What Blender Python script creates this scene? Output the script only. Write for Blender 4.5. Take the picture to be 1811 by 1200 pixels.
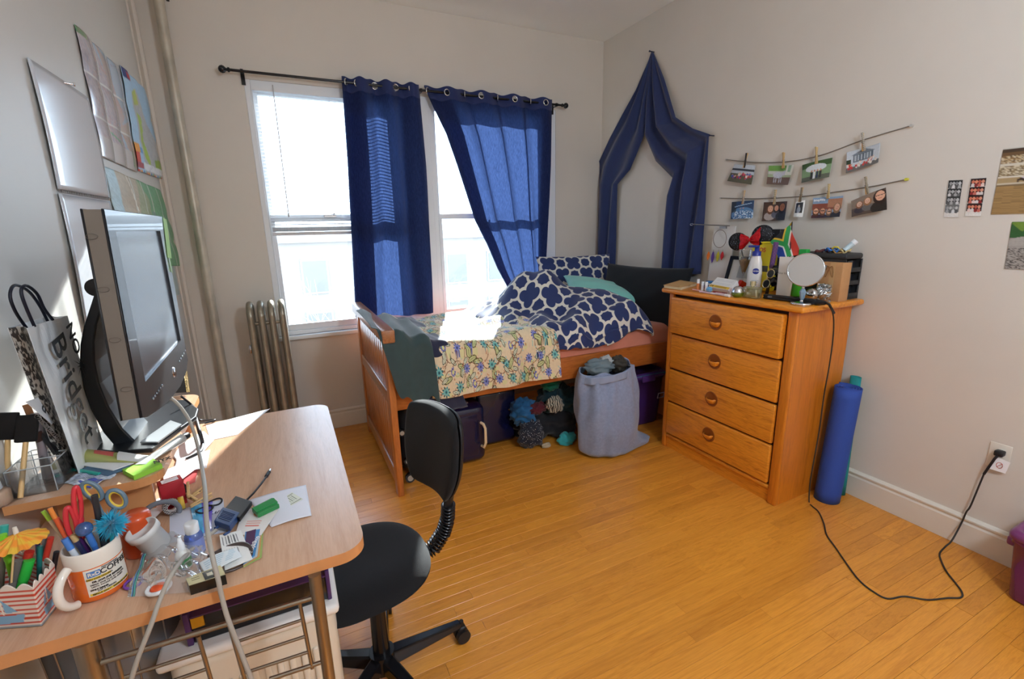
import bpy, bmesh, math, random
import numpy as np
from mathutils import Matrix, Vector
random.seed(7)
for o in list(bpy.data.objects): bpy.data.objects.remove(o)
S = bpy.context.scene
COL = S.collection
pi = math.pi
# ---------------------------------------------------------------- camera
FPX = 822.12
CH = 1.5
yaw, pitch, roll = (math.radians(a) for a in (-25.689, 76.552, -1.307))
CR = Matrix.Rotation(yaw, 3, 'Z') @ Matrix.Rotation(pitch, 3, 'X') @ Matrix.Rotation(roll, 3, 'Z')
cam = bpy.data.cameras.new('camera'); co = bpy.data.objects.new('camera', cam); COL.objects.link(co)
cam.sensor_width = 36; cam.lens = FPX / 1811 * 36; cam.clip_start = .05; cam.clip_end = 300
co.matrix_world = Matrix.Translation((0, 0, CH)) @ CR.to_4x4()
S.camera = co
# ---------------------------------------------------------------- light
S.view_settings.view_transform = 'Standard'; S.view_settings.look = 'None'
S.view_settings.gamma = 1; S.view_settings.use_curve_mapping = False
S.view_settings.exposure = 0.36
S.cycles.use_denoising = True; S.cycles.max_bounces = 10; S.cycles.diffuse_bounces = 5
S.cycles.transparent_max_bounces = 16; S.cycles.caustics_refractive = False; S.cycles.caustics_reflective = False
S.cycles.sample_clamp_indirect = 6
W = bpy.data.worlds.new('sky'); S.world = W; W.use_nodes = True
nt = W.node_tree; bg = nt.nodes['Background']
tc = nt.nodes.new('ShaderNodeTexCoord'); sx = nt.nodes.new('ShaderNodeSeparateXYZ'); rp = nt.nodes.new('ShaderNodeValToRGB')
nt.links.new(tc.outputs['Generated'], sx.inputs[0]); nt.links.new(sx.outputs['Z'], rp.inputs[0]); nt.links.new(rp.outputs[0], bg.inputs[0])
rp.color_ramp.elements[0].color = (.80, .93, 1.08, 1); rp.color_ramp.elements[1].color = (.5, .70, 1.05, 1)
bg.inputs[1].default_value = 7.0
sun = bpy.data.lights.new('sun', 'SUN'); so = bpy.data.objects.new('sun', sun); COL.objects.link(so)
sun.energy = 25; sun.angle = math.radians(.6); sun.color = (1, .97, .92)
so.rotation_euler = Vector((-.37, -1, -.53)).to_track_quat('-Z', 'Y').to_euler()
XR, XL, YB, YF, ZC = 2.724, -.61, 3.695, -2.2, 3.05
ZD, ZH = .83, .95            # desk top, raised shelf top
for nm, cxw in (('portal_1', .45), ('portal_2', 1.66)):
    l = bpy.data.lights.new(nm, 'AREA'); l.shape = 'RECTANGLE'; l.size = .98; l.size_y = 1.66
    l.cycles.is_portal = True
    o = bpy.data.objects.new(nm, l); COL.objects.link(o); o.location = (cxw, 3.93, 1.62); o.rotation_euler = (-pi / 2, 0, 0)
# ---------------------------------------------------------------- pixel helpers: the line of sight meets a real plane
def ray(x, y): return CR @ Vector(((x - 905.5) / FPX, -(y - 600) / FPX, -1))
def az(x, y, z): d = ray(x, y); return Vector((0, 0, CH)) + d * ((z - CH) / d.z)
def ax(x, y, X): d = ray(x, y); return Vector((0, 0, CH)) + d * (X / d.x)
def ay(x, y, Y): d = ray(x, y); return Vector((0, 0, CH)) + d * (Y / d.y)
def mpp(p): return -(CR.transposed() @ (Vector(p) - Vector((0, 0, CH)))).z / FPX
# ---------------------------------------------------------------- materials
def lin(c):
    if isinstance(c, str): c = tuple(int(c[i:i + 2], 16) for i in (0, 2, 4))
    return tuple(((v / 255) / 12.92 if v / 255 <= .04045 else ((v / 255 + .055) / 1.055) ** 2.4) for v in c[:3])
class NT:
    def __init__(s, m): s.t = m.node_tree; s.n = s.t.nodes; s.l = s.t.links
    def new(s, ty, **k):
        n = s.n.new('ShaderNode' + ty)
        for a, v in k.items(): setattr(n, a, v)
        return n
    def ln(s, a, b): s.l.new(a, b)
    def mix(s, f, a, b, bt='MIX'):
        n = s.new('MixRGB', blend_type=bt)
        for i, v in enumerate((f, a, b)):
            if hasattr(v, 'links'): s.ln(v, n.inputs[i])
            elif i == 0: n.inputs[0].default_value = v
            else: n.inputs[i].default_value = (*v, 1)
        return n.outputs[0]
    def coords(s, scale=(1, 1, 1), rnd=False, rot=(0, 0, 0)):
        tc = s.new('TexCoord'); mp = s.new('Mapping'); mp.inputs['Scale'].default_value = scale; mp.inputs['Rotation'].default_value = rot
        s.ln(tc.outputs['Object'], mp.inputs[0])
        if rnd:
            oi = s.new('ObjectInfo'); mu = s.new('Math', operation='MULTIPLY'); mu.inputs[1].default_value = 37
            s.ln(oi.outputs['Random'], mu.inputs[0]); cb = s.new('CombineXYZ')
            for i in range(3): s.ln(mu.outputs[0], cb.inputs[i])
            s.ln(cb.outputs[0], mp.inputs['Location'])
        return mp.outputs[0]
    def noise(s, vec, scale, detail=4, rough=.55, dist=0):
        n = s.new('TexNoise'); n.inputs['Scale'].default_value = scale; n.inputs['Detail'].default_value = detail
        n.inputs['Roughness'].default_value = rough; n.inputs['Distortion'].default_value = dist
        s.ln(vec, n.inputs['Vector']); return n.outputs['Fac']
    def ramp(s, fac, stops):
        r = s.new('ValToRGB'); e = r.color_ramp.elements
        while len(e) < len(stops): e.new(.5)
        for k, (p, c) in enumerate(stops):
            e[k].position = p; e[k].color = (*c, 1) if len(c) == 3 else c
        s.ln(fac, r.inputs[0]); return r.outputs[0]
MATS = {}
def mat(name, c, rough=.6, metal=0, var=.0, vs=6, bump=0, bs=60, sheen=0, coat=0, alpha=1, trans=0, emit=0, spec=.5, ior=1.45, aniso=None):
    if name in MATS: return MATS[name]
    m = bpy.data.materials.new(name); m.use_nodes = True; N = NT(m); b = N.n['Principled BSDF']
    col = lin(c); b.inputs['Base Color'].default_value = (*col, 1)
    b.inputs['Roughness'].default_value = rough; b.inputs['Metallic'].default_value = metal
    b.inputs['Sheen Weight'].default_value = sheen; b.inputs['Coat Weight'].default_value = coat
    b.inputs['Alpha'].default_value = alpha; b.inputs['Transmission Weight'].default_value = trans
    b.inputs['Specular IOR Level'].default_value = spec; b.inputs['IOR'].default_value = ior
    if emit: b.inputs['Emission Color'].default_value = (*col, 1); b.inputs['Emission Strength'].default_value = emit
    if var:
        n = N.noise(N.coords(aniso or (1, 1, 1)), vs); d = tuple(v * (1 - var) for v in col); h = tuple(min(1, v * (1 + var)) for v in col)
        N.ln(N.ramp(n, [(.3, d), (.7, h)]), b.inputs['Base Color'])
    if bump:
        n = N.noise(N.coords(aniso or (1, 1, 1)), bs, 3); bp = N.new('Bump'); bp.inputs['Strength'].default_value = bump; bp.inputs['Distance'].default_value = .002
        N.ln(n, bp.inputs['Height']); N.ln(bp.outputs[0], b.inputs['Normal'])
    MATS[name] = m; return m
def wood(name, c1, c2, scale=(1, 14, 14), s=3.0, rough=.4, coat=.2, rnd=True, tint=0, dist=1.2):
    m = bpy.data.materials.new(name); m.use_nodes = True; N = NT(m); b = N.n['Principled BSDF']
    v = N.coords(scale, rnd)
    n1 = N.noise(v, s, 6, .65, dist); n2 = N.noise(v, s * 7, 3, .5, .2)
    a = N.ramp(n1, [(.32, lin(c2)), (.5, lin(c1)), (.68, tuple(min(1, x * 1.12) for x in lin(c1)))])
    o = N.mix(.35, a, N.ramp(n2, [(.35, lin(c2)), (.6, lin(c1))]), 'MIX')
    if tint:
        oi = N.new('ObjectInfo')
        o = N.mix(tint, o, N.ramp(oi.outputs['Random'], [(0, (.42, .3, .22)), (.3, (.78, .7, .6)), (.75, (1, 1, 1)), (1, (1.0, 1, .92))]), 'MULTIPLY')
    N.ln(o, b.inputs['Base Color']); b.inputs['Roughness'].default_value = rough; b.inputs['Coat Weight'].default_value = coat
    b.inputs['Coat Roughness'].default_value = .25
    bp = N.new('Bump'); bp.inputs['Strength'].default_value = .12; bp.inputs['Distance'].default_value = .001
    N.ln(n2, bp.inputs['Height']); N.ln(bp.outputs[0], b.inputs['Normal'])
    MATS[name] = m; return m
def printed(name, rough=.35, spec=.5, coat=0, sheen=0, bump=0, transl=0):
    m = bpy.data.materials.new(name); m.use_nodes = True; N = NT(m); b = N.n['Principled BSDF']
    a = N.new('Attribute', attribute_name='Col'); N.ln(a.outputs['Color'], b.inputs['Base Color'])
    b.inputs['Roughness'].default_value = rough; b.inputs['Specular IOR Level'].default_value = spec; b.inputs['Coat Weight'].default_value = coat
    b.inputs['Sheen Weight'].default_value = sheen
    if bump:
        n = N.noise(N.coords(), 400, 2); bp = N.new('Bump'); bp.inputs['Strength'].default_value = bump; bp.inputs['Distance'].default_value = .002
        N.ln(n, bp.inputs['Height']); N.ln(bp.outputs[0], b.inputs['Normal'])
    return m
def fabric(name, c, tl=None, tf=.4, ws=(500, 500, 90), var=.15):
    """thin woven cloth that lets some light through"""
    m = bpy.data.materials.new(name); m.use_nodes = True; N = NT(m); b = N.n['Principled BSDF']
    n = N.noise(N.coords((1, 1, .14)), 260, 2)
    col = lin(c); N.ln(N.ramp(n, [(.3, tuple(v * (1 - var) for v in col)), (.7, tuple(v * (1 + var) for v in col))]), b.inputs['Base Color'])
    b.inputs['Roughness'].default_value = .8; b.inputs['Sheen Weight'].default_value = .15; b.inputs['Specular IOR Level'].default_value = .2
    t = N.new('BsdfTranslucent'); tcn = lin(tl)
    N.ln(N.ramp(n, [(.3, tuple(v * .6 for v in tcn)), (.7, tuple(v * 1.3 for v in tcn))]), t.inputs[0])
    mx = N.new('MixShader'); mx.inputs[0].default_value = tf
    out = N.n['Material Output']; N.ln(b.outputs[0], mx.inputs[1]); N.ln(t.outputs[0], mx.inputs[2]); N.ln(mx.outputs[0], out.inputs[0])
    return m
def clear(name, tint=(250, 250, 250), gloss=.12, haze=0.0):
    """clear thin plastic or glass: see-through with a gloss"""
    m = bpy.data.materials.new(name); m.use_nodes = True; N = NT(m)
    t = N.new('BsdfTransparent'); t.inputs[0].default_value = (*lin(tint), 1)
    g = N.new('BsdfGlossy'); g.inputs['Roughness'].default_value = .06
    lw = N.new('LayerWeight'); lw.inputs[0].default_value = .35
    mu = N.new('Math', operation='MULTIPLY_ADD'); mu.inputs[1].default_value = .6; mu.inputs[2].default_value = gloss * .3
    N.ln(lw.outputs['Fresnel'], mu.inputs[0])
    mx = N.new('MixShader'); N.ln(mu.outputs[0], mx.inputs[0]); N.ln(t.outputs[0], mx.inputs[1]); N.ln(g.outputs[0], mx.inputs[2])
    last = mx
    if haze:
        d = N.new('BsdfDiffuse'); d.inputs[0].default_value = (*lin(tint), 1)
        m2 = N.new('MixShader'); m2.inputs[0].default_value = haze; N.ln(mx.outputs[0], m2.inputs[1]); N.ln(d.outputs[0], m2.inputs[2]); last = m2
    N.ln(last.outputs[0], N.n['Material Output'].inputs[0]); return m
# ---------------------------------------------------------------- mesh builder
class MB:
    def __init__(s): s.v = []; s.f = []; s.m = []; s.sm = []; s.T = Matrix.Identity(4)
    def add(s, vs, fs, m=0, sm=False):
        o = len(s.v); s.v += [tuple(s.T @ Vector(p)) for p in vs]
        for f in fs: s.f.append(tuple(i + o for i in f)); s.m.append(m); s.sm.append(sm)
        return s
    def box(s, c, d, m=0, R=None, bev=0, seg=2, sm=None):
        bm = bmesh.new(); bmesh.ops.create_cube(bm, size=1)
        for v in bm.verts: v.co = Vector((v.co.x * d[0], v.co.y * d[1], v.co.z * d[2]))
        if bev: bmesh.ops.bevel(bm, geom=bm.edges[:] , offset=min(bev, min(d) * .49), segments=seg, profile=.5, affect='EDGES')
        Q = Matrix.Translation(c) @ (R.to_4x4() if R else Matrix.Identity(4))
        bm.verts.index_update()
        s.add([Q @ v.co for v in bm.verts], [[v.index for v in f.verts] for f in bm.faces], m, bool(bev) if sm is None else sm); bm.free(); return s
    def span(s, a, b, **k):
        return s.box([(a[i] + b[i]) / 2 for i in range(3)], [abs(b[i] - a[i]) for i in range(3)], **k)
    def cyl(s, p0, p1, r0, r1=None, n=16, m=0, cap=True, sm=True):
        r1 = r0 if r1 is None else r1; p0 = Vector(p0); p1 = Vector(p1); q = (p1 - p0).to_track_quat('Z', 'Y').to_matrix()
        vs = []; fs = []
        for p, r in ((p0, r0), (p1, r1)):
            for i in range(n): a = 2 * pi * i / n; vs.append(p + q @ Vector((r * math.cos(a), r * math.sin(a), 0)))
        for i in range(n): j = (i + 1) % n; fs.append((i, j, n + j, n + i))
        s.add(vs, fs, m, sm)
        if cap: s.add(vs[:n], [tuple(range(n))[::-1]], m); s.add(vs[n:], [tuple(range(n))], m)
        return s
    def lathe(s, prof, c=(0, 0, 0), ax=(0, 0, 1), n=24, m=0, sm=True, sc=(1, 1)):
        q = Vector(ax).to_track_quat('Z', 'Y').to_matrix(); c = Vector(c); vs = []; fs = []
        for r, z in prof:
            for i in range(n): a = 2 * pi * i / n; vs.append(c + q @ Vector((max(r, 1e-5) * math.cos(a) * sc[0], max(r, 1e-5) * math.sin(a) * sc[1], z)))
        for k in range(len(prof) - 1):
            for i in range(n): j = (i + 1) % n; fs.append((k * n + i, k * n + j, k * n + n + j, k * n + n + i))
        return s.add(vs, fs, m, sm)
    def tube(s, pts, r, n=8, m=0, closed=False, rr=None, flat=1):
        pts = [Vector(p) for p in pts]; k = len(pts); vs = []; fs = []; up = None
        for i, p in enumerate(pts):
            a = pts[(i - 1) % k] if (closed or i) else p; b = pts[(i + 1) % k] if (closed or i < k - 1) else p
            t = (b - a).normalized()
            if up is None: up = t.orthogonal().normalized()
            up = (up - t * up.dot(t)).normalized() if (up - t * up.dot(t)).length > 1e-6 else t.orthogonal().normalized()
            w = t.cross(up); R_ = rr[i] if rr else r
            for j in range(n): g = 2 * pi * j / n; vs.append(p + up * R_ * math.cos(g) + w * R_ * flat * math.sin(g))
        for i in range(k if closed else k - 1):
            for j in range(n): j2 = (j + 1) % n; i2 = (i + 1) % k; fs.append((i * n + j, i * n + j2, i2 * n + j2, i2 * n + j))
        s.add(vs, fs, m, True)
        if not closed: s.add(vs[:n], [tuple(range(n))[::-1]], m); s.add(vs[-n:], [tuple(range(n))], m)
        return s
    def ball(s, c, r, n=16, m=0, sc=(1, 1, 1)):
        c = Vector(c); vs = []; fs = []; h = n // 2
        for k in range(h + 1):
            t = pi * k / h
            for i in range(n): a = 2 * pi * i / n; vs.append(c + Vector((r * sc[0] * math.sin(t) * math.cos(a), r * sc[1] * math.sin(t) * math.sin(a), r * sc[2] * math.cos(t))))
        for k in range(h):
            for i in range(n): j = (i + 1) % n; fs.append((k * n + i, k * n + n + i, k * n + n + j, k * n + j))
        return s.add(vs, fs, m, True)
    def prism(s, poly, z0, z1, m=0, sm=False):
        n = len(poly); vs = [(x, y, z0) for x, y in poly] + [(x, y, z1) for x, y in poly]
        fs = [tuple(range(n))[::-1], tuple(range(n, 2 * n))] + [(i, (i + 1) % n, n + (i + 1) % n, n + i) for i in range(n)]
        return s.add(vs, fs, m, sm)
    def slab(s, a, b, c, d, t, m=0):
        """thin plate through four corners"""
        a, b, c, d = (Vector(p) for p in (a, b, c, d)); n = (b - a).cross(d - a).normalized() * t
        vs = [a, b, c, d, a + n, b + n, c + n, d + n]
        return s.add(vs, [(3, 2, 1, 0), (4, 5, 6, 7), (0, 1, 5, 4), (1, 2, 6, 5), (2, 3, 7, 6), (3, 0, 4, 7)], m)
    def grid(s, fn, nu, nv, m=0, sm=True, wrap=False):
        vs = [fn(i / nu, j / nv) for j in range(nv + 1) for i in range(nu + 1)]
        fs = [(j * (nu + 1) + i, j * (nu + 1) + i + 1, (j + 1) * (nu + 1) + i + 1, (j + 1) * (nu + 1) + i) for j in range(nv) for i in range(nu)]
        return s.add(vs, fs, m, sm)
    def build(s, name, mats, parent=None, world=True, solid=0, sub=0, col=None, att=None, bev=0):
        me = bpy.data.meshes.new(name); L = Vector((0, 0, 0))
        inv = WM[parent.name].inverted() if (parent and world) else None
        if parent is None:
            a = np.array(s.v); L = Vector(((a[:, 0].min() + a[:, 0].max()) / 2, (a[:, 1].min() + a[:, 1].max()) / 2, a[:, 2].min())); inv = Matrix.Translation(-L)
        vs = [inv @ Vector(p) for p in s.v] if inv else s.v
        me.from_pydata([tuple(p) for p in vs], [], s.f); o = bpy.data.objects.new(name, me); COL.objects.link(o)
        for m_ in (mats if isinstance(mats, (list, tuple)) else [mats]): me.materials.append(m_)
        me.polygons.foreach_set('material_index', s.m); me.polygons.foreach_set('use_smooth', s.sm)
        if col is not None:
            ca = me.color_attributes.new('Col', 'FLOAT_COLOR', 'POINT'); c4 = np.ones((len(vs), 4), 'f'); c4[:, :3] = col; ca.data.foreach_set('color', c4.ravel())
        if att is not None:
            at = me.attributes.new('D', 'FLOAT', 'POINT'); at.data.foreach_set('value', np.array(att, 'f'))
        if parent is None: o.location = L; WM[o.name] = Matrix.Translation(L)
        else: o.parent = parent; WM[o.name] = WM[parent.name]
        if bev: b_ = o.modifiers.new('edge', 'BEVEL'); b_.width = bev; b_.segments = 2; b_.limit_method = 'ANGLE'
        if solid: sd = o.modifiers.new('thick', 'SOLIDIFY'); sd.thickness = solid; sd.offset = 0
        if sub: ss = o.modifiers.new('sub', 'SUBSURF'); ss.levels = sub; ss.render_levels = sub
        me.update(); return o
WM = {}
def tag(o, label, cat, group=None, kind=None):
    if label: o['label'] = label
    if cat: o['category'] = cat
    if group: o['group'] = group
    if kind: o['kind'] = kind
    return o
def thing(name, label, cat, loc=(0, 0, 0), rot=(0, 0, 0), group=None, kind=None):
    o = bpy.data.objects.new(name, None); COL.objects.link(o); o.location = loc; o.rotation_euler = rot; o.empty_display_size = .05
    from mathutils import Euler
    WM[o.name] = Matrix.Translation(loc) @ Euler(rot).to_matrix().to_4x4()
    return tag(o, label, cat, group, kind)
def one(mb, name, m, label, cat, group=None, **k): return tag(mb.build(name, m, **k), label, cat, group)
def struct(mb, name, m, **k): o = mb.build(name, m, **k); o['kind'] = 'structure'; return o
def dup(src, loc=None, rotz=None, label=None, parent=None):
    r = src.copy(); COL.objects.link(r)
    if parent: r.parent = parent
    if loc is not None: r.location = loc
    if rotz is not None: r.rotation_euler = (0, 0, rotz)
    if label: r['label'] = label
    for ch in [c for c in src.children]:
        c = ch.copy(); COL.objects.link(c); c.parent = r
        for g in ch.children: d = g.copy(); COL.objects.link(d); d.parent = c
    return r
FONTM = {}
def text(s, size, name, m, parent, T, thick=.0003, warp=None, sx=1, shear=0, bold=0):
    """raised lettering: flat print of real characters"""
    cu = bpy.data.curves.new('t', 'FONT'); cu.body = s; cu.size = size; cu.extrude = thick; cu.align_x = 'CENTER'; cu.align_y = 'CENTER'; cu.shear = shear; cu.offset = bold; cu.resolution_u = 3
    to = bpy.data.objects.new('t', cu); COL.objects.link(to); dg = bpy.context.evaluated_depsgraph_get()
    me = bpy.data.meshes.new_from_object(to.evaluated_get(dg)); bpy.data.objects.remove(to)
    mb = MB(); mb.T = T
    vs = [Vector((v.co.x * sx, v.co.y, v.co.z)) for v in me.vertices]
    if warp: vs = [warp(p) for p in vs]
    mb.add(vs, [tuple(p.vertices) for p in me.polygons]); return mb.build(name, m, parent)
def frame(o, u, v):
    """matrix whose x runs along u, y along v, z out of the face, origin o"""
    u = Vector(u).normalized(); n = u.cross(Vector(v)).normalized(); v = n.cross(u)
    M_ = Matrix.Identity(4)
    for i in range(3): M_[i][0] = u[i]; M_[i][1] = v[i]; M_[i][2] = n[i]; M_[i][3] = o[i]
    return M_
_r = np.random.RandomState(3)
_W = [(_r.randn(2) , _r.rand() * 6.28) for _ in range(60)]
def sn(x, y, f=1, k=0, n=6):
    """smooth pseudo-random field, about -1..1"""
    t = 0
    for i in range(n):
        d, p = _W[(i + k * 7) % 60]; t += math.sin((x * d[0] + y * d[1]) * f * (1 + .35 * i) + p) / (1 + .35 * i)
    return t / 2.2
# ---------------------------------------------------------------- small pictures painted into arrays (flat prints)
class Pic:
    def __init__(s, w, h, c): s.w, s.h = w, h; s.a = np.zeros((h, w, 3)) + np.array(lin(c)); s.Y, s.X = np.mgrid[0:h, 0:w]; s.X = (s.X + .5) / w; s.Y = (s.Y + .5) / h
    def put(s, msk, c, a=1):
        s.a[msk] = s.a[msk] * (1 - a) + np.array(lin(c)) * a; return s
    def rect(s, x0, y0, x1, y1, c, a=1): return s.put((s.X >= x0) & (s.X < x1) & (s.Y >= y0) & (s.Y < y1), c, a)
    def ell(s, x, y, rx, ry, c, a=1, t=0):
        k = s.h / s.w; dx = s.X - x; dy = (s.Y - y) * k; u = dx * math.cos(t) + dy * math.sin(t); v = -dx * math.sin(t) + dy * math.cos(t)
        return s.put((u / rx) ** 2 + (v / (ry * k)) ** 2 < 1, c, a)
    def line(s, x0, y0, x1, y1, w, c, a=1):
        dx, dy = x1 - x0, y1 - y0; t = np.clip(((s.X - x0) * dx + (s.Y - y0) * dy) / (dx * dx + dy * dy + 1e-9), 0, 1)
        return s.put(np.hypot(s.X - x0 - t * dx, s.Y - y0 - t * dy) < w, c, a)
    def poly(s, pts, c, a=1):
        ins = np.zeros(s.X.shape, bool); n = len(pts)
        for i in range(n):
            x0, y0 = pts[i]; x1, y1 = pts[(i + 1) % n]
            if y0 == y1: continue
            ins ^= ((s.Y < y0) != (s.Y < y1)) & (s.X < (x1 - x0) * (s.Y - y0) / (y1 - y0) + x0)
        return s.put(ins, c, a)
    def speck(s, amt, seed=0, cell=1):
        r = np.random.RandomState(seed); n = r.rand(s.h // cell + 1, s.w // cell + 1); n = np.kron(n, np.ones((cell, cell)))[:s.h, :s.w]
        s.a *= (1 + (n[..., None] - .5) * 2 * amt); s.a = np.clip(s.a, 0, 1); return s
    def noise_col(s, msk, cols, seed=0, cell=2):
        r = np.random.RandomState(seed); n = r.randint(0, len(cols), (s.h // cell + 1, s.w // cell + 1)); n = np.kron(n, np.ones((cell, cell), int))[:s.h, :s.w]
        L_ = np.array([lin(c) for c in cols])[n]; s.a[msk] = L_[msk]; return s
def picture(pic, TL, TR, BR, BL, name, m, parent=None, curl=None, solid=.0006, **k):
    TL, TR, BR, BL = (Vector(p) for p in (TL, TR, BR, BL)); nrm = (TR - TL).cross(BL - TL).normalized() * -1
    def fn(u, v):
        p = TL.lerp(TR, u).lerp(BL.lerp(BR, u), v)
        if curl: p = p + nrm * curl(u, v)
        return p
    mb = MB().grid(fn, pic.w - 1, pic.h - 1, sm=bool(curl)); return mb.build(name, m, parent, col=pic.a.reshape(-1, 3), solid=solid, **k)
# ================================================================ SETTING
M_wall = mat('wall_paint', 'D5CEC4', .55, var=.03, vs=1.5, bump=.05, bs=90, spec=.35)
M_wallL = mat('wall_paint_daylit', 'CBC8C2', .45, var=.02, vs=1.5, bump=.05, bs=90, spec=.4)  # same wall paint with the cool daylight cast put into its colour
M_ceil = mat('ceiling_paint', 'EFEDE8', .8, var=.02, vs=1.2)
M_trim = mat('trim_paint', 'DCD6CA', .35, var=.03, vs=4)
M_white = mat('white_frame', 'E6EAEE', .35)
M_dark = mat('gap_dark', '6A4018', .8)
M_board = wood('maple_board', 'E29838', 'C97C22', (1.6, 26, 26), 2.2, .3, .25, True, .3)
M_black = mat('black_plastic', '17171A', .45, bump=.1, bs=300)
M_blackg = mat('black_gloss', '121216', .2)
M_chrome = mat('chrome', 'D8D8DC', .12, 1)
M_steel = mat('brushed_steel', '9A9490', .3, 1)
M_paper = mat('white_paper', 'EEEEF0', .6)
fl = struct(MB().span((XL - .1, YF - .1, -.05), (XR + .1, YB + .3, -.0102)), 'floor', M_dark)
BW = .0575; mb = MB()
bm_ = MB().box((.5, 0, -.005), (1, BW - .0007, .0098), bev=.0006, seg=1, sm=False)
proto = bm_.build('floorboard', M_board, fl, world=False); L0 = WM['floor'].inverted()
rest = MB(); nrow = int((YB - YF) / BW) + 1; first = True; cnt = 0; bnd = []
for r in range(nrow):
    y = YB - .01 - BW * (r + .5); x = XL - random.random() * .7
    while x < XR:
        ln = random.choice((.32, .45, .62, .8, 1.05, 1.3)) * random.uniform(.85, 1.15)
        x0, x1 = max(x, XL), min(x + ln, XR); x += ln
        if x1 - x0 < .05: continue
        vis = y > .3 and x1 > max(-.45, -.05 - .3 * max(0, 1.4 - y)) and not (y < 1.0 and x1 < .2)
        if vis and cnt < 300: bnd.append((y, x0, x1)); cnt += 1
        else: rest.box(((x0 + x1) / 2, y, -.005), (x1 - x0 - .0007, BW - .0007, .0098))
for i, (y, x0, x1) in enumerate(bnd):
    o = proto if i == 0 else proto.copy()
    if i: COL.objects.link(o)
    o.parent = fl; o.location = L0 @ Vector((x0 + .0006, y, 0)); o.scale = (x1 - x0 - .0007, 1, 1)
rest.build('floorboards', M_board, fl)['kind'] = 'stuff'
OX0, OX1, OZ0, OZ1 = -.09, 2.24, .773, 2.47
mb = MB(); T_ = .27
mb.span((XL - .1, YB, -.05), (OX0, YB + T_, ZC)).span((OX1, YB, -.05), (XR + .1, YB + T_, ZC))
mb.span((OX0, YB, -.05), (OX1, YB + T_, OZ0)).span((OX0, YB, OZ1), (OX1, YB + T_, ZC))
struct(mb, 'wall_back', M_wall)
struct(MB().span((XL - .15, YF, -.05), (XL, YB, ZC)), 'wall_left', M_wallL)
struct(MB().span((XR, YF, -.05), (XR + .15, YB, ZC)), 'wall_right', M_wall)
struct(MB().span((XL - .15, YF - .15, -.05), (XR + .15, YF, ZC)), 'wall_front', M_wall)
struct(MB().span((XL - .15, YF - .15, ZC), (XR + .15, YB + T_, ZC + .1)), 'ceiling', M_ceil)
mb = MB(); mb.cyl((XL + .012, YB - .03, 0), (XL + .012, YB - .03, ZC), .014, n=10); mb.span((XL, YB - .13, 0), (XL + .008, YB, ZC))
struct(mb, 'trim_1', M_wall)
def baseboard(name, prof_dir, a, b):
    mb = MB(); pr = [(0, 0), (.018, 0), (.018, .112), (.013, .12), (.013, .128), (.02, .133), (.02, .14), (.008, .149), (0, .15)]
    for (u0, z0), (u1, z1) in zip(pr, pr[1:]):
        q = [Vector(a) + Vector(prof_dir) * u0 + Vector((0, 0, z0)), Vector(b) + Vector(prof_dir) * u0 + Vector((0, 0, z0)), Vector(b) + Vector(prof_dir) * u1 + Vector((0, 0, z1)), Vector(a) + Vector(prof_dir) * u1 + Vector((0, 0, z1))]
        mb.add(q, [(0, 1, 2, 3)])
    struct(mb, name, M_trim)
baseboard('baseboard_back', (0, -1, 0), (XL, YB, .001), (XR, YB, .001))
baseboard('baseboard_right', (-1, 0, 0), (XR, YF, .001), (XR, YB, .001))
baseboard('baseboard_left', (1, 0, 0), (XL, YF, .001), (XL, YB, .001))
# windows
M_glass = clear('window_glass', (245, 250, 252), .2)
def window(n, x0, x1, FR=.035):
    w = thing('window_%d' % n, None, None, ((x0 + x1) / 2, 3.75, OZ0), kind='structure')
    mb = MB(); F = .035; y0, y1 = 3.70, 3.80
    mb.span((x0, y0, OZ0), (x0 + F, y1, OZ1)).span((x1 - FR, y0, OZ0), (x1, y1, OZ1)).span((x0 + F, y0, OZ1 - F), (x1 - FR, y1, OZ1)).span((x0 + F, y0, OZ0), (x1 - FR, y1, OZ0 + .03))
    mb.span((x0 + F, y0 - .006, OZ0), (x0 + F + .008, y0, OZ1 - F))
    mb.build('window_frame', M_white, w, bev=.003)
    for nm, za, zb, y, g in (('lower_sash', .803, 1.625, 3.722, .035), ('upper_sash', 1.585, 2.435, 3.757, .032)):
        mb = MB(); a, b = x0 + F, x1 - FR
        mb.span((a, y, za), (a + g, y + .03, zb)).span((b - g, y, za), (b, y + .03, zb)).span((a + g, y, za), (b - g, y + .03, za + .045)).span((a + g, y, zb - .04), (b - g, y + .03, zb))
        sa = mb.build(nm, M_white, w, bev=.002)
        MB().span((a + g, y + .012, za + .045), (b - g, y + .016, zb - .04)).build('pane', M_glass, sa)
        if nm == 'lower_sash':
            MB().span(((a + b) / 2 - .11, y - .012, zb - .02), ((a + b) / 2 - .03, y + .002, zb - .004)).cyl(((a + b) / 2 - .04, y - .008, zb - .004), ((a + b) / 2 - .04, y - .008, zb + .012), .008).build('latch', M_steel, sa)
    return w
window(1, OX0, .92); window(2, 1.12, OX1, .13)
struct(MB().span((.92, 3.697, OZ0), (1.12, 3.93, OZ1)), 'trim_2', M_white)
struct(MB().span((OX0 - .005, 3.655, OZ0 - .03), (OX1 + .005, 3.72, OZ0), bev=.006), 'trim_3', M_white)
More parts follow.
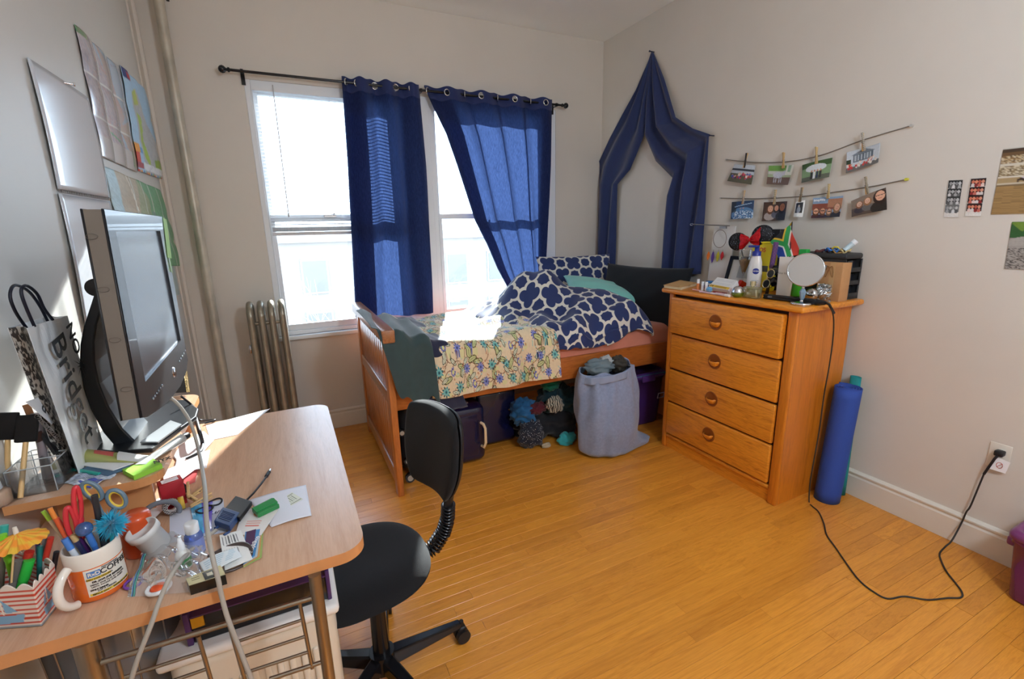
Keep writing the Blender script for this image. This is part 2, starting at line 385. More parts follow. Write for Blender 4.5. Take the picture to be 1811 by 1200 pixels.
# outside
M_fac = mat('pale_facade', '989088', .9, var=.08, vs=.5)
mb = MB(); bl = thing('apartment_building', 'pale grey apartment block outside beyond the window', 'building', (6, 32, -12))
mb.span((-6, 28, -12), (17, 38, 1.0)).build('facade', M_fac, bl)
MB().span((-6.3, 27.7, 1.0), (17.3, 38, 1.5)).build('cornice', mat('facade_trim', 'A39C93', .9), bl)
Mw = mat('facade_window', '7A756E', .4); wn = None
for i in range(8):
    for j in range(4):
        x = -4.6 + i * 2.75; z = -10.4 + j * 2.9
        wf = MB().span((x - .1, 27.9, z - .1), (x + 1.3, 28, z + 1.8)).build('window_frame', mat('far_frame', 'AAA49C', .6), bl)
        MB().span((x, 27.86, z), (x + 1.2, 27.9, z + 1.7)).build('pane', Mw, wf)
struct(MB().span((-60, 4.5, -12.3), (60, 90, -12)), 'ground', mat('street', '808284', .9, var=.1, vs=.3))
def tree(loc, h, seed):
    r = random.Random(seed); t = MB()
    def br(p, d, l, rad, k):
        q = p + d * l; mid = p + d * l * .5 + Vector((r.uniform(-1, 1), r.uniform(-1, 1), 0)) * l * .06
        t.tube([p, mid, q], rad, 4, rr=[rad * .7, rad * .6, rad * .45])
        if k:
            for _ in range(3 if k > 1 else 4):
                nd = (d + Vector((r.uniform(-1, 1), r.uniform(-1, 1), r.uniform(-.2, .7))) * .75).normalized(); br(q if _ < 2 else mid, nd, l * r.uniform(.6, .8), rad * .6, k - 1)
    br(Vector(loc), Vector((0, 0, 1)), h, h * .028, 5)
    one(t, 'bare_tree', mat('pale_bark', 'B5B0AC', .9), 'bare leafless tree outside the uncurtained window pane', 'tree')
tree((1.0, 15, -12), 4.2, 4)
# added fill lamp, hung unseen behind the viewer to brighten the room
cl = thing('added_fill_lamp', 'added white globe fill lamp hanging unseen from the ceiling', 'fill light', (1.15, -.6, 2.25))
MB().cyl((0, 0, .76), (0, 0, .80), .07).cyl((0, 0, .1), (0, 0, .77), .012).build('stem', M_white, cl, world=False)
gl = MB().ball((0, 0, 0), .17, 24).build('globe', mat('fill_lamp_globe', 'E0EFFF', .5, emit=74), cl, world=False)
# ================================================================ RADIATOR, PIPE
M_rad = mat('silver_paint', '98907F', .38, .55, var=.18, vs=9, bump=.15, bs=60)
ra = thing('radiator', 'tall silver painted column radiator below the window beside the wall pipe', 'radiator', (-.15, 3.5, 0))
for i in range(4):
    x = -.235 + i * .062; s = MB()
    for y in (3.40, 3.475, 3.55):
        s.tube([(x, y, .09), (x, y, .9), (x, y, .98)], .021, 10)
    s.tube([(x, 3.40, .97), (x, 3.405, 1.01), (x, 3.43, 1.035), (x, 3.475, 1.052), (x, 3.52, 1.035), (x, 3.545, 1.01), (x, 3.55, .97)], .021, 10)
    s.tube([(x, 3.40, .11), (x, 3.475, .085), (x, 3.55, .11)], .026, 10); s.ball((x, 3.475, 1.052), .017, 10)
    s.build('column', M_rad, ra)
mb = MB()
for z in (.13, .93): mb.cyl((-.25, 3.42, z), (-.03, 3.42, z), .012, n=10)
for x in (-.235, -.049): mb.cyl((x, 3.40, 0), (x, 3.40, .1), .016).cyl((x, 3.55, 0), (x, 3.55, .1), .016)
mb.build('tie_rod', M_rad, ra)
p = ay(444, 618, 3.46); MB().lathe([(0, -.025), (.014, -.022), (.014, .012), (.008, .03), (0, .034)], p, n=14).cyl((p.x, p.y, p.z - .01), (-.23, 3.45, p.z - .02), .006).build('air_valve', M_chrome, ra)
M_pipe = mat('pipe_paint', 'B7AF9E', .42, .25, var=.22, vs=7, bump=.25, bs=40)
mb = MB(); mb.tube([(-.46, 3.6, 0), (-.46, 3.6, 1.5), (-.46, 3.6, ZC)], .028, 16); pp = one(mb, 'steam_pipe', M_pipe, 'vertical painted steam pipe rising floor to ceiling by the corner', 'pipe')
MB().cyl((-.46, 3.6, .002), (-.46, 3.6, .03), .045).build('floor_collar', M_pipe, pp)
p = ay(297, 2, 3.6); one(MB().tube([p + Vector((0, .095, .2)), p + Vector((0, .02, .1)), p + Vector((.0, 0, .02)), p], .008), 'wall_hook', M_blackg, 'dark metal hook high on the wall by the steam pipe', 'hook')
# ================================================================ CURTAIN ROD, BLIND, CURTAINS
yr = 3.615; zr = 2.49
rod = thing('curtain_rod', 'thin black curtain rod with ball ends over both windows', 'curtain rod', (1.05, yr, zr))
MB().cyl((-.155, yr, zr), (2.25, yr, zr), .0085).build('pole', M_blackg, rod)
for x, s in ((-.165, -1), (2.26, 1)):
    MB().lathe([(.009, 0), (.014, .004), (.014, .012), (.008, .016), (.01, .022), (.019, .03), (.023, .042), (.019, .054), (.01, .062), (0, .064)], (x - s * .012, yr, zr), (s, 0, 0), 16).build('finial', M_blackg, rod)
for x in (-.09, 1.05, 2.2):
    MB().span((x - .008, yr, zr - .013), (x + .008, 3.694, zr - .008)).span((x - .011, 3.685, zr - .06), (x + .011, 3.6945, zr + .02)).cyl((x - .008, yr, zr), (x + .008, yr, zr), .013).build('bracket', M_blackg, rod)
M_blind = fabric('blind_slat_white', 'F0F2F4', 'F4F6F8', .25, var=.02)
bd = thing('window_blind', 'white venetian blind half lowered behind the uncurtained window', 'blind', (.45, 3.70, 2.43))
MB().span((-.05, 3.685, 2.405), (.88, 3.72, 2.436)).build('headrail', M_white, bd)
sl = None
for i in range(38):
    z = 2.392 - i * .0225
    if sl is None:
        sl = MB().box((.415, 3.7, z), (.91, .024, .0012), R=Matrix.Rotation(.27, 3, 'X')).build('slat', M_blind, bd); z00 = z
    else: o = dup(sl, parent=bd); o.location = (0, 0, z - z00)
for i in range(9):
    z = 1.54 - i * .0032; o = dup(sl, parent=bd); o.location = (0, 0, z - z00)
MB().span((-.045, 3.688, 1.485), (.87, 3.712, 1.508)).build('bottom_rail', mat('blind_rail', 'CFCFD2', .4), bd)
mb = MB()
for x in (.05, .42, .80): mb.cyl((x, 3.688, 1.5), (x, 3.688, 2.41), .0009, n=4).cyl((x, 3.712, 1.5), (x, 3.712, 2.41), .0009, n=4)
mb.build('ladder_cord', M_white, bd)
w0 = ay(482, 150, 3.67); w1 = ay(510, 376, 3.67); MB().cyl(w0, w1, .0035, n=6).cyl(w1, w1 - Vector((0, 0, .03)), .005, n=6).build('wand', mat('wand', 'B9B9BB', .3), bd)
M_cur = fabric('navy_curtain', '1C2A58', '354873', .31)
M_drp = mat('navy_drape', '1A2A58', .75, sheen=.3, var=.12, vs=90, aniso=(1, 1, .2))
M_ring = mat('grommet_steel', 'C9CBCC', .2, 1)
def curtain(label, topx, botfn, rings, folds, seed, amp=.022):
    c = thing('curtain', label, 'curtain', (sum(topx) / 2, yr, zr - 1.6)); (a, b) = topx
    def fn(u, v):
        # wave at the heading follows the rings, then relaxes into soft folds
        ph = u * folds * 2 * pi
        w = math.sin(ph) * .028 * (1 - min(1, v * 1.6)) + amp * min(1, v * 2) * (math.sin(ph * .97 + 1.2 * sn(u, v, 2, seed)) * .8 + .5 * sn(u * 3, v * .7, 2.2, seed + 1))
        x0, x1, z1 = botfn(v); x = (a + (b - a) * u) * 0 + x0 + (x1 - x0) * u
        zt = zr + .035 + .006 * math.sin(ph * 2); z = zt + (z1(u) - zt) * v
        x += .010 * math.cos(ph + .6) * min(1, v * 3)
        return Vector((x, yr + w * (1 if v > 0 else 1) - .012 * min(1, v * 3), z))
    def spot(x):
        u = min((abs(fn(k / 300, .028).x - x), k / 300) for k in range(301))[1]; v = min((abs(fn(u, k / 400).z - zr), k / 400) for k in range(40))[1]; return fn(u, v)
    cent = [spot(x) for x, t in rings if abs(t) < .6]
    def holed(f, nu, nv):
        g = MB().grid(f, nu, nv); k = [i for i, q in enumerate(g.f) if not any((sum(g.v[j][0] for j in q) / 4 - h.x) ** 2 + (sum(g.v[j][2] for j in q) / 4 - h.z) ** 2 < .0185 ** 2 for h in cent)]
        g.f = [g.f[i] for i in k]; g.m = [g.m[i] for i in k]; g.sm = [g.sm[i] for i in k]; return g
    holed(lambda u, v: fn(u, v ** 1.6), 200, 140).build('panel', M_cur, c)
    holed(lambda u, v: fn(u, v * .055) + Vector((0, -.0028, 0)), 200, 24).build('heading', mat('navy_heading', '1B2A5C', .8, sheen=.2), c, solid=.001)
    if seed == 1: MB().grid(lambda u, v: fn(u * .26, v) + Vector((.006, .018, 0)), 40, 60).build('folded_edge', M_cur, c)
    if seed == 3:
        MB().grid(lambda u, v: fn(u * .16, v) + Vector((.004, .02, 0)), 30, 60).build('folded_edge', M_cur, c); MB().grid(lambda u, v: fn(.90 + u * .1, v) + Vector((0, .02, 0)), 20, 60).build('folded_edge', M_cur, c)
        for k in (.30, .52, .73): MB().grid(lambda u, v, k=k: fn(k + u * .022, v) + Vector((0, .016, 0)), 6, 60).build('pleat', M_cur, c)
    for x, t in rings:
        u = (x - a) / (b - a); y_ = fn(u, .02).y
        R_ = Matrix.Rotation(t if abs(t) >= .6 else 0, 3, 'Z'); h_ = Vector((x, yr, zr)) if abs(t) >= .6 else spot(x) + Vector((0, -.005, 0)); pts = [h_ + R_ @ Vector((.021 * math.cos(q), 0, .021 * math.sin(q))) for q in [2 * pi * k / 24 for k in range(24)]]
        MB().tube(pts, .0045, 8, closed=True).build('grommet', M_ring, c)
    return c
rx = lambda px: ay(px, 170, yr).x
curtain('navy grommet curtain hanging straight beside the uncurtained window pane', (.505, 1.035),
        lambda v: (.505 - .075 * v, 1.035 + .015 * math.sin(v * 3) - .015 * v, lambda u: .86 + .012 * sn(u * 3, 0, 2)), [(rx(665), .3), (rx(700), -.5), (.53, 1.1), (.60, .7), (.97, 1.0)], 3, 1, .03)
# side-swept curtain: left edge sweeps towards the bed
ledge = [(0, 1.075), (.08, 1.13), (.2, 1.22), (.34, 1.29), (.45, 1.345), (.6, 1.42), (.72, 1.52), (.85, 1.61), (1, 1.74)]
def sweep(v):
    for (v0, a0), (v1, a1) in zip(ledge, ledge[1:]):
        if v <= v1 + 1e-9: t = (v - v0) / (v1 - v0); return a0 + (a1 - a0) * t, 2.155 - .10 * v, lambda u: .93 + .05 * u
    return 1.74, 2.05, lambda u: .95
curtain('navy grommet curtain swept aside towards the pillows', (1.075, 2.155), sweep, [(rx(790), .25), (rx(850), .25), (rx(908), .25), (rx(962), .3), (rx(822), 1.2), (rx(880), 1.2), (rx(938), 1.2), (1.1, .8)], 4, 3, .02)
# ================================================================ SWAG ON THE RIGHT WALL
dr = thing('wall_drape', 'navy cloth pinned to a peak on the wall and parted over the bed', 'drape', (XR - .03, 2.9, 1.1))
def strip(inner, outer, name, seed, amp):
    def samp(pl, t):
        k = t * (len(pl) - 1); i = min(int(k), len(pl) - 2); a, b = Vector((*pl[i], 0)), Vector((*pl[i + 1], 0)); return a.lerp(b, k - i)
    def fn(u, v):
        a = samp(inner, v); b = samp(outer, v); p = a.lerp(b, u); q = ax(p.x, p.y, XR)
        wd = min(1, v * 4)
        d = .03 + amp * 1.9 * wd * (.5 + .5 * math.sin(u * 2 * pi * (1.9 + seed * .12) + 1.2 * v + 2.2 * sn(u * .6, v * 2, 1.6, seed))) + .02 * wd * sn(u * 3, v * 2, 2, seed)
        d *= (.35 + .65 * math.sin(pi * min(max(u, .02), .98)) ** .4)
        return Vector((XR - max(.004, d * .75), q.y, q.z))
    MB().grid(fn, 60, 80).build(name, M_drp, dr, solid=.002)
strip([(1157, 91), (1150, 170), (1145, 241), (1132, 275), (1121, 300), (1098, 326), (1095, 375), (1093, 430), (1091, 478)],
      [(1156, 91), (1128, 160), (1104, 205), (1082, 245), (1060, 292), (1058, 330), (1056, 380), (1054, 430), (1052, 470)], 'drape_panel', 0, .04)
strip([(1156.5, 92), (1149, 170), (1147, 241), (1164, 285), (1195, 316.5), (1184, 350), (1180, 400), (1178, 440), (1176, 480)],
      [(1157, 91), (1180, 140), (1204, 208), (1235, 228), (1264.6, 238), (1261, 300), (1257, 350), (1250, 420), (1244, 484)], 'drape_panel', 4, .05)
for q in ((1157, 92), (1263, 240), (1062, 292)):
    p = ax(*q, XR); MB().cyl((XR, p.y, p.z), (XR - .045, p.y, p.z), .004, n=8).cyl((XR - .045, p.y, p.z), (XR - .048, p.y, p.z), .007, n=10).build('push_pin', mat('pin_navy', '1A2244', .4), dr)
# ================================================================ BED
M_oakR = wood('pine_red', 'BC7034', '8F4E1C', (12, 12, 1.2), 3, .38, .3)
M_oakH = wood('pine_red_long', 'BC6C2E', '8F4A18', (1.2, 12, 12), 3, .38, .3)
M_oakY = wood('pine_red_cross', 'A9714A', '84502C', (12, 1.2, 12), 3, .3, .4)
bed = thing('bed_frame', 'reddish pine twin bed frame with slatted footboard under the windows', 'bed', (1.5, 3.0, 0))
fx = .452; FH = .995
for y in (2.50, 3.50):
    MB().box((fx, y, FH / 2 - .02), (.036, .075, FH - .04), bev=.004).build('post', M_oakR, bed)
MB().box((fx - .004, 3.0, FH - .035), (.066, 1.16, .07), bev=.006).build('top_rail', M_oakY, bed)
MB().box((fx, 3.0, .585), (.034, .925, .075), bev=.004).build('middle_rail', M_oakY, bed)
MB().box((fx, 3.0, .10), (.034, .925, .09), bev=.004).build('bottom_rail', M_oakY, bed)
pk = MB().box((0, 0, 0), (.016, .0635, 1), bev=.003, seg=1)
base = pk.build('plank', M_oakR, bed, world=False); n_ = 14; L_ = WM[bed.name].inverted()
for z0, z1 in ((.15, .55), (.62, .925)):
    for i in range(n_):
        o = base if (i == 0 and z0 == .15) else base.copy()
        if o is not base: COL.objects.link(o); o.parent = bed
        o.location = L_ @ Vector((fx, 2.57 + i * .0663, (z0 + z1) / 2)); o.scale = (1, 1, z1 - z0)
for y in (2.508, 3.492):
    MB().box((1.50, y, .59), (2.06, .03, .15), bev=.004).build('side_rail', M_oakH, bed)
MB().box((2.56, 3.0, .55), (.04, 1.03, 1.02), bev=.006).build('headboard', M_oakR, bed)
for y in (2.5, 3.5): MB().box((2.55, y, .3), (.06, .06, .6), bev=.004).build('leg', M_oakR, bed)
s0 = None
for i in range(9): 
    o = MB().box((.62 + i * .22, 3.0, .535), (.09, .95, .018)).build('slat', M_oakH, bed)
M_sal = mat('salmon_sheet', 'D98A72', .85, sheen=.4, var=.06, vs=8, bump=.2, bs=300)
def matf(u, v): return None
mb = MB().box((1.51, 3.0, .685), (2.04, .975, .22), bev=.05, seg=4)
one(mb, 'mattress', M_sal, 'mattress in a fitted salmon pink sheet on the bed frame', 'mattress', world=True)
# --- cloth laid over the bed: flat on top, rolls over the near edge and hangs
def drape_over(x, s, zt, edge=2.52, r=.05):
    """s = distance from the far side towards the near side; returns y,z, outward amount"""
    top = 3.46 - edge - r
    if s < top: return 3.46 - s, zt, 0
    a = (s - top) / r
    if a < pi / 2: return edge + r - r * math.sin(a), zt - r + r * math.cos(a), a / (pi / 2)
    return edge, zt - r - (s - top - r * pi / 2), 1
# floral throw
W_, H_ = 330, 330
pc = Pic(W_, H_, 'E3D0AE'); pc.speck(.05, 1, 3)
rr = random.Random(5)
def flower(x, y, c1, c2, c3, r):
    for k in range(9): a = k * 2 * pi / 9 + x * 9; pc.ell(x + r * .85 * math.cos(a), y + r * .85 * math.sin(a), r * .34, r * .20, c1 if k % 3 else c3, 1, a)
    pc.ell(x, y, r * .72, r * .66, c2)
    pc.ell(x, y, r * .38, r * .38, c3); pc.ell(x, y, r * .16, r * .16, '2E3440')
def leaf(x, y, t, r, fill, edge):
    pc.ell(x, y, r, r * .45, edge, 1, t); pc.ell(x, y, r * .84, r * .30, fill, 1, t); pc.line(x - r * .7 * math.cos(t), y - r * .7 * math.sin(t), x + r * .7 * math.cos(t), y + r * .7 * math.sin(t), .0011, edge)
for i in range(10):
    for j in range(12):
        x = (i + .5 + .5 * (j % 2)) / 10 + rr.uniform(-.01, .01); y = (j + .5) / 12 + rr.uniform(-.01, .01); k = (i * 2 + j * 3) % 5; P0 = (x, y)
        for q in range(3):
            a = rr.uniform(0, 6.3); px_, py_ = x, y
            for st in range(7):
                a += .34 * (1 if q % 2 else -1); nx, ny = px_ + .013 * math.cos(a), py_ + .013 * math.sin(a); pc.line(px_, py_, nx, ny, .0020, '7A4A30'); px_, py_ = nx, ny
            if q == 0: leaf(px_, py_, a, .034, 'C9CF95', '5E5A3A')
            elif q == 1: pc.ell(px_, py_, .006, .006, 'B3622F'); pc.ell(px_, py_, .0032, .0032, 'E3D0AE')
            else: leaf(px_, py_, a + 1, .026, 'DFE3C8', '3C463C')
        pc.ell(x + .03, y + .02, .018, .012, 'D8DC9A', .6)
        if k in (0, 3): flower(x, y, '2F5F66', '7FC2BF', '4E9AA0', .025)
        elif k in (1, 4): flower(x, y, '5560A8', '7F8CD0', '5A66B0', .022)
        else:
            for q in range(8): a = q * .7; pc.ell(x + .013 * math.cos(a), y + .017 * math.sin(a), .0042, .006, '5865B5')
            pc.ell(x, y, .007, .008, 'D5D98F')
        for q in range(4):
            a = rr.uniform(0, 6.3); pc.ell(x + .036 * math.cos(a), y + .036 * math.sin(a), .0045, .0045, '8FC9C6' if q % 2 else 'B8663A'); pc.ell(x + .036 * math.cos(a), y + .036 * math.sin(a), .002, .002, 'E3D0AE')
M_fl = printed('floral_fleece', .9, .15, sheen=.5, bump=.3)
def floral(u, v):
    s = .03 + v * 1.24; x0 = .60 + .07 * min(1, v * 1.2) - .12 * (1 - v) ** 2 * 0; x1 = 1.42 + .10 * v
    x = x0 + (x1 - x0) * u
    zt = .862 + .018 * sn(x * 3, s * 2, 2.2, 2) + .022 * max(0, sn(x * 1.3, s * 1.3, 3, 4)) + .05 * math.exp(-((u - .02) / .08) ** 2) * (1 - v)
    y, z, o = drape_over(x, s, zt, 2.462, .07)
    zf = zt - .862
    z = z - o * zf * (0 if o < 1 else 1)
    if o >= 1: y -= (.012 + .016 * math.sin(u * 15 + 1.5 * sn(u, v, 3, 5)) + .008 * sn(u * 4, v, 4, 2)) * min(1, (zt - z) * 6); z = max(z, .562 + .01 * sn(u * 4, 0, 3, 1) - .01 * u)
    if o < 1: z += .012 * math.sin(x * 9 + y * 14 + 2 * sn(x, y, 3, 3)) * (1 - o)
    return Vector((x, y, z))
bl_ = MB().grid(floral, W_ - 1, H_ - 1).build('floral_blanket', M_fl, col=pc.a.reshape(-1, 3), solid=.006)
tag(bl_, 'cream fleece blanket printed with teal and violet flowers hanging over the bed side', 'blanket')
# patterned duvet and pillow: trellis distance field on the cloth, line drawn in the material
def quatre(u, v):
    a = (u + v) * .7071; b = (u - v) * .7071; a -= round(a); b -= round(b); d = 9
    for cx_, cy_ in ((.26, 0), (-.26, 0), (0, .26), (0, -.26)): d = min(d, math.hypot(a - cx_, b - cy_) - .262)
    d = min(d, math.hypot(a, b) - .30)
    return abs(d)
M_tr = bpy.data.materials.new('trellis_cotton'); M_tr.use_nodes = True; N = NT(M_tr); b_ = N.n['Principled BSDF']
at_ = N.new('Attribute', attribute_name='D')
N.ln(N.ramp(at_.outputs['Fac'], [(0, lin('D9D6CC')), (.052, lin('D9D6CC')), (.062, lin('1B2F63')), (1, lin('1B2F63'))]), b_.inputs['Base Color'])
b_.inputs['Roughness'].default_value = .8; b_.inputs['Sheen Weight'].default_value = .2
def duvet(u, v):
    s = -.02 + v * 1.15; x = 1.36 + u * .94 - .16 * (1 - v) * (1 - u)
    hump = .26 * math.exp(-((x - 1.72) / .22) ** 2 - ((s - .38) / .26) ** 2) + .15 * math.exp(-((x - 2.05) / .30) ** 2 - ((s - .68) / .28) ** 2) + .10 * math.exp(-((x - 1.5) / .25) ** 2 - ((s - .35) / .2) ** 2)
    fold = .030 * sn(x * 2.2, s * 2.2, 3.2, 6) + .020 * math.sin((x + s * .8) * 18 + 2 * sn(x, s, 3, 2)) * (.4 + .6 * math.exp(-((x - 1.7) / .3) ** 2))
    edge_soft = min(1, u * 7) * min(1, (1 - u) * 7)
    zt = .845 + (hump + fold + .04) * edge_soft ** .6
    y, z, o = drape_over(x, s, zt, 2.468 + .03 * (x > 2.2) * (x - 2.2), .09)
    if o >= 1:
        lo = (.715 + .03 * sn(x * 3, 0, 2, 1) if x < 1.9 else .715 + (x - 1.9) * .40)
        y -= .014 * math.sin(x * 20 + sn(x, z, 4, 2)) + .006; z = max(z, min(lo, zt - .11))
    else:
        z -= o * o * (hump * .55 + .02)
    return Vector((x, y, max(z, .80 - .2 * o)))
nu, nv = 300, 300
D_ = [min(1, quatre((i / nu) * 6.4 + .3, (j / nv) * 7.6) ) for j in range(nv + 1) for i in range(nu + 1)]
dv = MB().grid(duvet, nu, nv).build('duvet', M_tr, att=D_, solid=.012)
tag(dv, 'rumpled navy duvet with a white trellis pattern heaped on the bed', 'duvet')
def pillow(name, m, label, c, R, w, h, t, att=None, n=46, pinch=.07):
    mb = MB(); at = []
    for sgn in (1, -1):
        def fn(u, v):
            a, b = u * 2 - 1, v * 2 - 1; k = (1 - abs(a) ** 2.6) * (1 - abs(b) ** 2.6); e = max(0, k) ** .42
            sx_ = 1 - pinch * (1 - b * b) * abs(a); sy_ = 1 - pinch * (1 - a * a) * abs(b)
            return Vector(c) + R @ Vector((a * w / 2 * sx_, b * h / 2 * sy_, sgn * (t / 2 * e + .006 * sn(a * 2, b * 2, 2, 3) * e) + .0))
        mb.grid(fn, n, n)
        if att: at += [min(1, quatre(i / n * att * w / h + .2, j / n * att)) for j in range(n + 1) for i in range(n + 1)]
    o = mb.build(name, m, att=at if att else None); tag(o, label, 'pillow'); return o
def EUL(x, y, z): return (Matrix.Rotation(math.radians(z), 3, 'Z') @ Matrix.Rotation(math.radians(y), 3, 'Y') @ Matrix.Rotation(math.radians(x), 3, 'X'))
pillow('patterned_pillow', M_tr, 'navy pillow with white trellis print standing against the wall corner', (2.28, 3.42, 1.06), EUL(72, 0, -10), .70, .42, .15, 2.6, 90)
pillow('teal_pillow', mat('aqua_cotton', '86CFC4', .85, sheen=.3), 'pale aqua pillow poking out behind the duvet', (2.27, 3.02, 1.0), EUL(14, 13, -22), .62, .34, .13)
pillow('dark_cushion', mat('black_cloth', '15181D', .95, sheen=.12), 'large charcoal black cushion leaning behind the dresser at the bed head', (2.50, 2.82, .97), EUL(78, 0, -78), .80, .46, .17)
# clothes over the footboard
M_grn = mat('dark_green_jersey', '34494B', .9, sheen=.4, var=.08, vs=20, bump=.25, bs=500)
M_nvy = mat('navy_fleece', '262B45', .95, sheen=.5, bump=.3, bs=400)
def shirt2(u, v):
    # v runs from the far side of the pile, over the near edge and down; u from footboard corner to blanket
    w = u; s = v * .98
    topy = 3.02 - .06 * w; ln = topy - 2.475
    x = .392 + .29 * w + .006 * math.sin(v * 5 + w * 3)
    zt = 1.018 - .055 * w - .03 * w * w + .014 * math.sin(w * 14 + 3 * v) + .01 * sn(u * 3, v * 3, 2, 4)
    if s < ln: return Vector((x - .02 * (1 - w), topy - s, zt - .02 * (s / ln)))
    d = s - ln; hang = .355 + .035 * w + .03 * math.sin(w * 5) + .012 * math.sin(w * 21)
    k = min(1, d / (.98 - ln)); rd = min(1, k * 6)
    return Vector((x + .085 * k * (1 - w) + .02 * k * w, 2.470 - .036 * math.sin(rd * pi / 2) - .007 * math.sin(w * 13 + k * 3) * rd, zt - .02 - hang * k))
one(MB().grid(shirt2, 60, 80), 'green_shirt', M_grn, 'dark green jersey shirt draped over the footboard corner', 'shirt', solid=.004)
p = ax(655, 571, .40)
def swe(u, v):
    s = v * 1.25; x = .54 + .24 * u + .0 * v; ln = .79
    zt = .89 + .03 * math.exp(-((u - .25) / .3) ** 2) + .012 * sn(u * 4, v * 5, 2, 3)
    if s < ln: return Vector((x, 3.28 - s, zt))
    d = (s - ln) / .45; rd = min(1, d * 5)
    return Vector((x + .10 * d + .01 * math.sin(d * 6), 2.486 - .026 * rd - .005 * math.sin(u * 13) * rd, zt - .41 * d))
one(MB().grid(swe, 40, 70), 'navy_sweatshirt', M_nvy, 'dark navy sweatshirt hanging between the green shirt and the floral blanket', 'sweatshirt', solid=.006)
# ================================================================ UNDER THE BED
M_case = mat('navy_shell', '14163A', .22, coat=.5, bump=.06, bs=30)
sc_ = thing('navy_suitcase', 'navy hard shell suitcase with cream handle under the bed', 'suitcase', (.93, 2.80, 0))
MB().box((.80, 2.80, .205), (.52, .36, .40), bev=.05, seg=4).build('shell', M_case, sc_)
MB().box((.80, 2.622, .205), (.40, .012, .28), bev=.005).build('front_panel', M_case, sc_)
MB().tube([(1.015, 2.60, .29), (1.02, 2.57, .29), (1.03, 2.565, .26), (1.03, 2.565, .16), (1.02, 2.57, .13), (1.015, 2.60, .13)], .009, 8).build('handle', mat('cream_plastic', 'E8CFA6', .4), sc_)
MB().box((.80, 2.80, .205), (.53, .014, .41), bev=.006).build('zip_band', M_black, sc_)
for x in (.88, .95): MB().box((x, 2.70, .408), (.03, .04, .012), bev=.004).build('latch', M_steel, sc_)
s2 = thing('black_suitcase', 'black wheeled suitcase lying behind the footboard under the bed', 'suitcase', (.62, 2.95, 0))
MB().box((.66, 3.02, .27), (.30, .74, .44), bev=.04, seg=3).build('shell', mat('black_nylon', '101216', .7), s2)
for q, r_ in (((.535, 2.60, .038), .03), ((.535, 2.64, .13), .022), ((.51, 2.62, .33), .022)):
    w_ = MB().cyl((q[0], q[1], q[2]), (q[0], q[1] - .022, q[2]), r_, n=20).build('wheel', M_blackg, s2)
    MB().cyl((q[0], q[1] - .022, q[2]), (q[0], q[1] - .026, q[2]), r_ * .6, n=16).build('hub', mat('wheel_hub', 'B9B4A8', .4, .4), w_)
s3 = thing('black_case', 'low black case with a metal latch pushed deep under the bed', 'suitcase', (1.2, 3.05, 0))
MB().box((1.22, 3.1, .21), (.30, .60, .40), bev=.03).build('shell', M_case, s3)
MB().tube([(1.30, 2.79, .26), (1.30, 2.775, .26), (1.33, 2.775, .28), (1.33, 2.79, .28)], .005, 6).build('latch', M_steel, s3)
def heap(c, r, seed, flat=.6, n=36, bump=.2):
    def fn(u, v):
        a = u * 2 * pi; t = v * pi; d = Vector((math.sin(t) * math.cos(a), math.sin(t) * math.sin(a), math.cos(t)))
        k = 1 + bump * sn(d.x * 2 + seed, d.y * 2 + d.z * 1.5, 2.4, seed) + bump * .5 * math.sin(9 * d.z + 4 * sn(d.x, d.y, 3, seed))
        return Vector((c[0] + d.x * r[0] * k, c[1] + d.y * r[1] * k, max(.004, c[2] + d.z * r[2] * k)))
    return MB().grid(fn, n, n)
for i, (nm, lab, colr, c, r_) in enumerate([
    ('black_garments', 'black clothes at the bottom of the heap under the bed', '14161C', (1.62, 2.78, .12), (.25, .16, .14)),
    ('blue_garment', 'bright blue garment in the heap of clothes under the bed', '1F5C8C', (1.40, 2.74, .24), (.10, .09, .09)),
    ('dark_teal_garment', 'dark teal garment on the heap beside the laundry bag', '16363E', (1.70, 2.74, .27), (.16, .12, .11)),
    ('green_garment', 'emerald green garment tucked on top of the heap under the bed', '0E6A50', (1.60, 2.72, .42), (.07, .06, .05)),
    ('striped_scarf', 'cream and black striped scarf on the heap under the bed', 'A49C84', (1.58, 2.62, .30), (.06, .04, .06)),
    ('dotted_garment', 'black garment with small white dots at the front of the heap', '20222C', (1.41, 2.66, .10), (.09, .07, .10)),
    ('red_garment', 'dark red garment peeking from the heap under the bed', '5A1522', (1.47, 2.68, .27), (.07, .05, .04)),
    ('turquoise_top', 'turquoise and white top fallen beside the laundry bag', '35A5AA', (1.66, 2.585, .035), (.065, .04, .045)),
    ('white_sock', 'small crumpled off-white sock on the floor under the bed', 'B8A78C', (1.50, 2.60, .015), (.035, .02, .018))]):
    m_ = mat('cloth_' + nm, colr, .9, sheen=.2, var=.15, vs=30, bump=.4, bs=120)
    if nm == 'dotted_garment':
        N = NT(m_); vo = N.new('TexVoronoi'); vo.inputs['Scale'].default_value = 90; N.ln(N.coords(), vo.inputs['Vector']); N.ln(N.ramp(vo.outputs['Distance'], [(.16, (.7, .7, .7)), (.22, (.015, .017, .03))]), N.n['Principled BSDF'].inputs['Base Color'])
    if nm == 'striped_scarf':
        N = NT(m_); wv = N.new('TexWave'); wv.inputs['Scale'].default_value = 22; wv.inputs['Distortion'].default_value = 3; N.ln(N.coords(), wv.inputs['Vector']); N.ln(N.ramp(wv.outputs['Fac'], [(.4, (.06, .06, .05)), (.55, (.5, .46, .36))]), N.n['Principled BSDF'].inputs['Base Color'])
    one(heap(c, r_, i), nm, m_, lab, 'clothes')
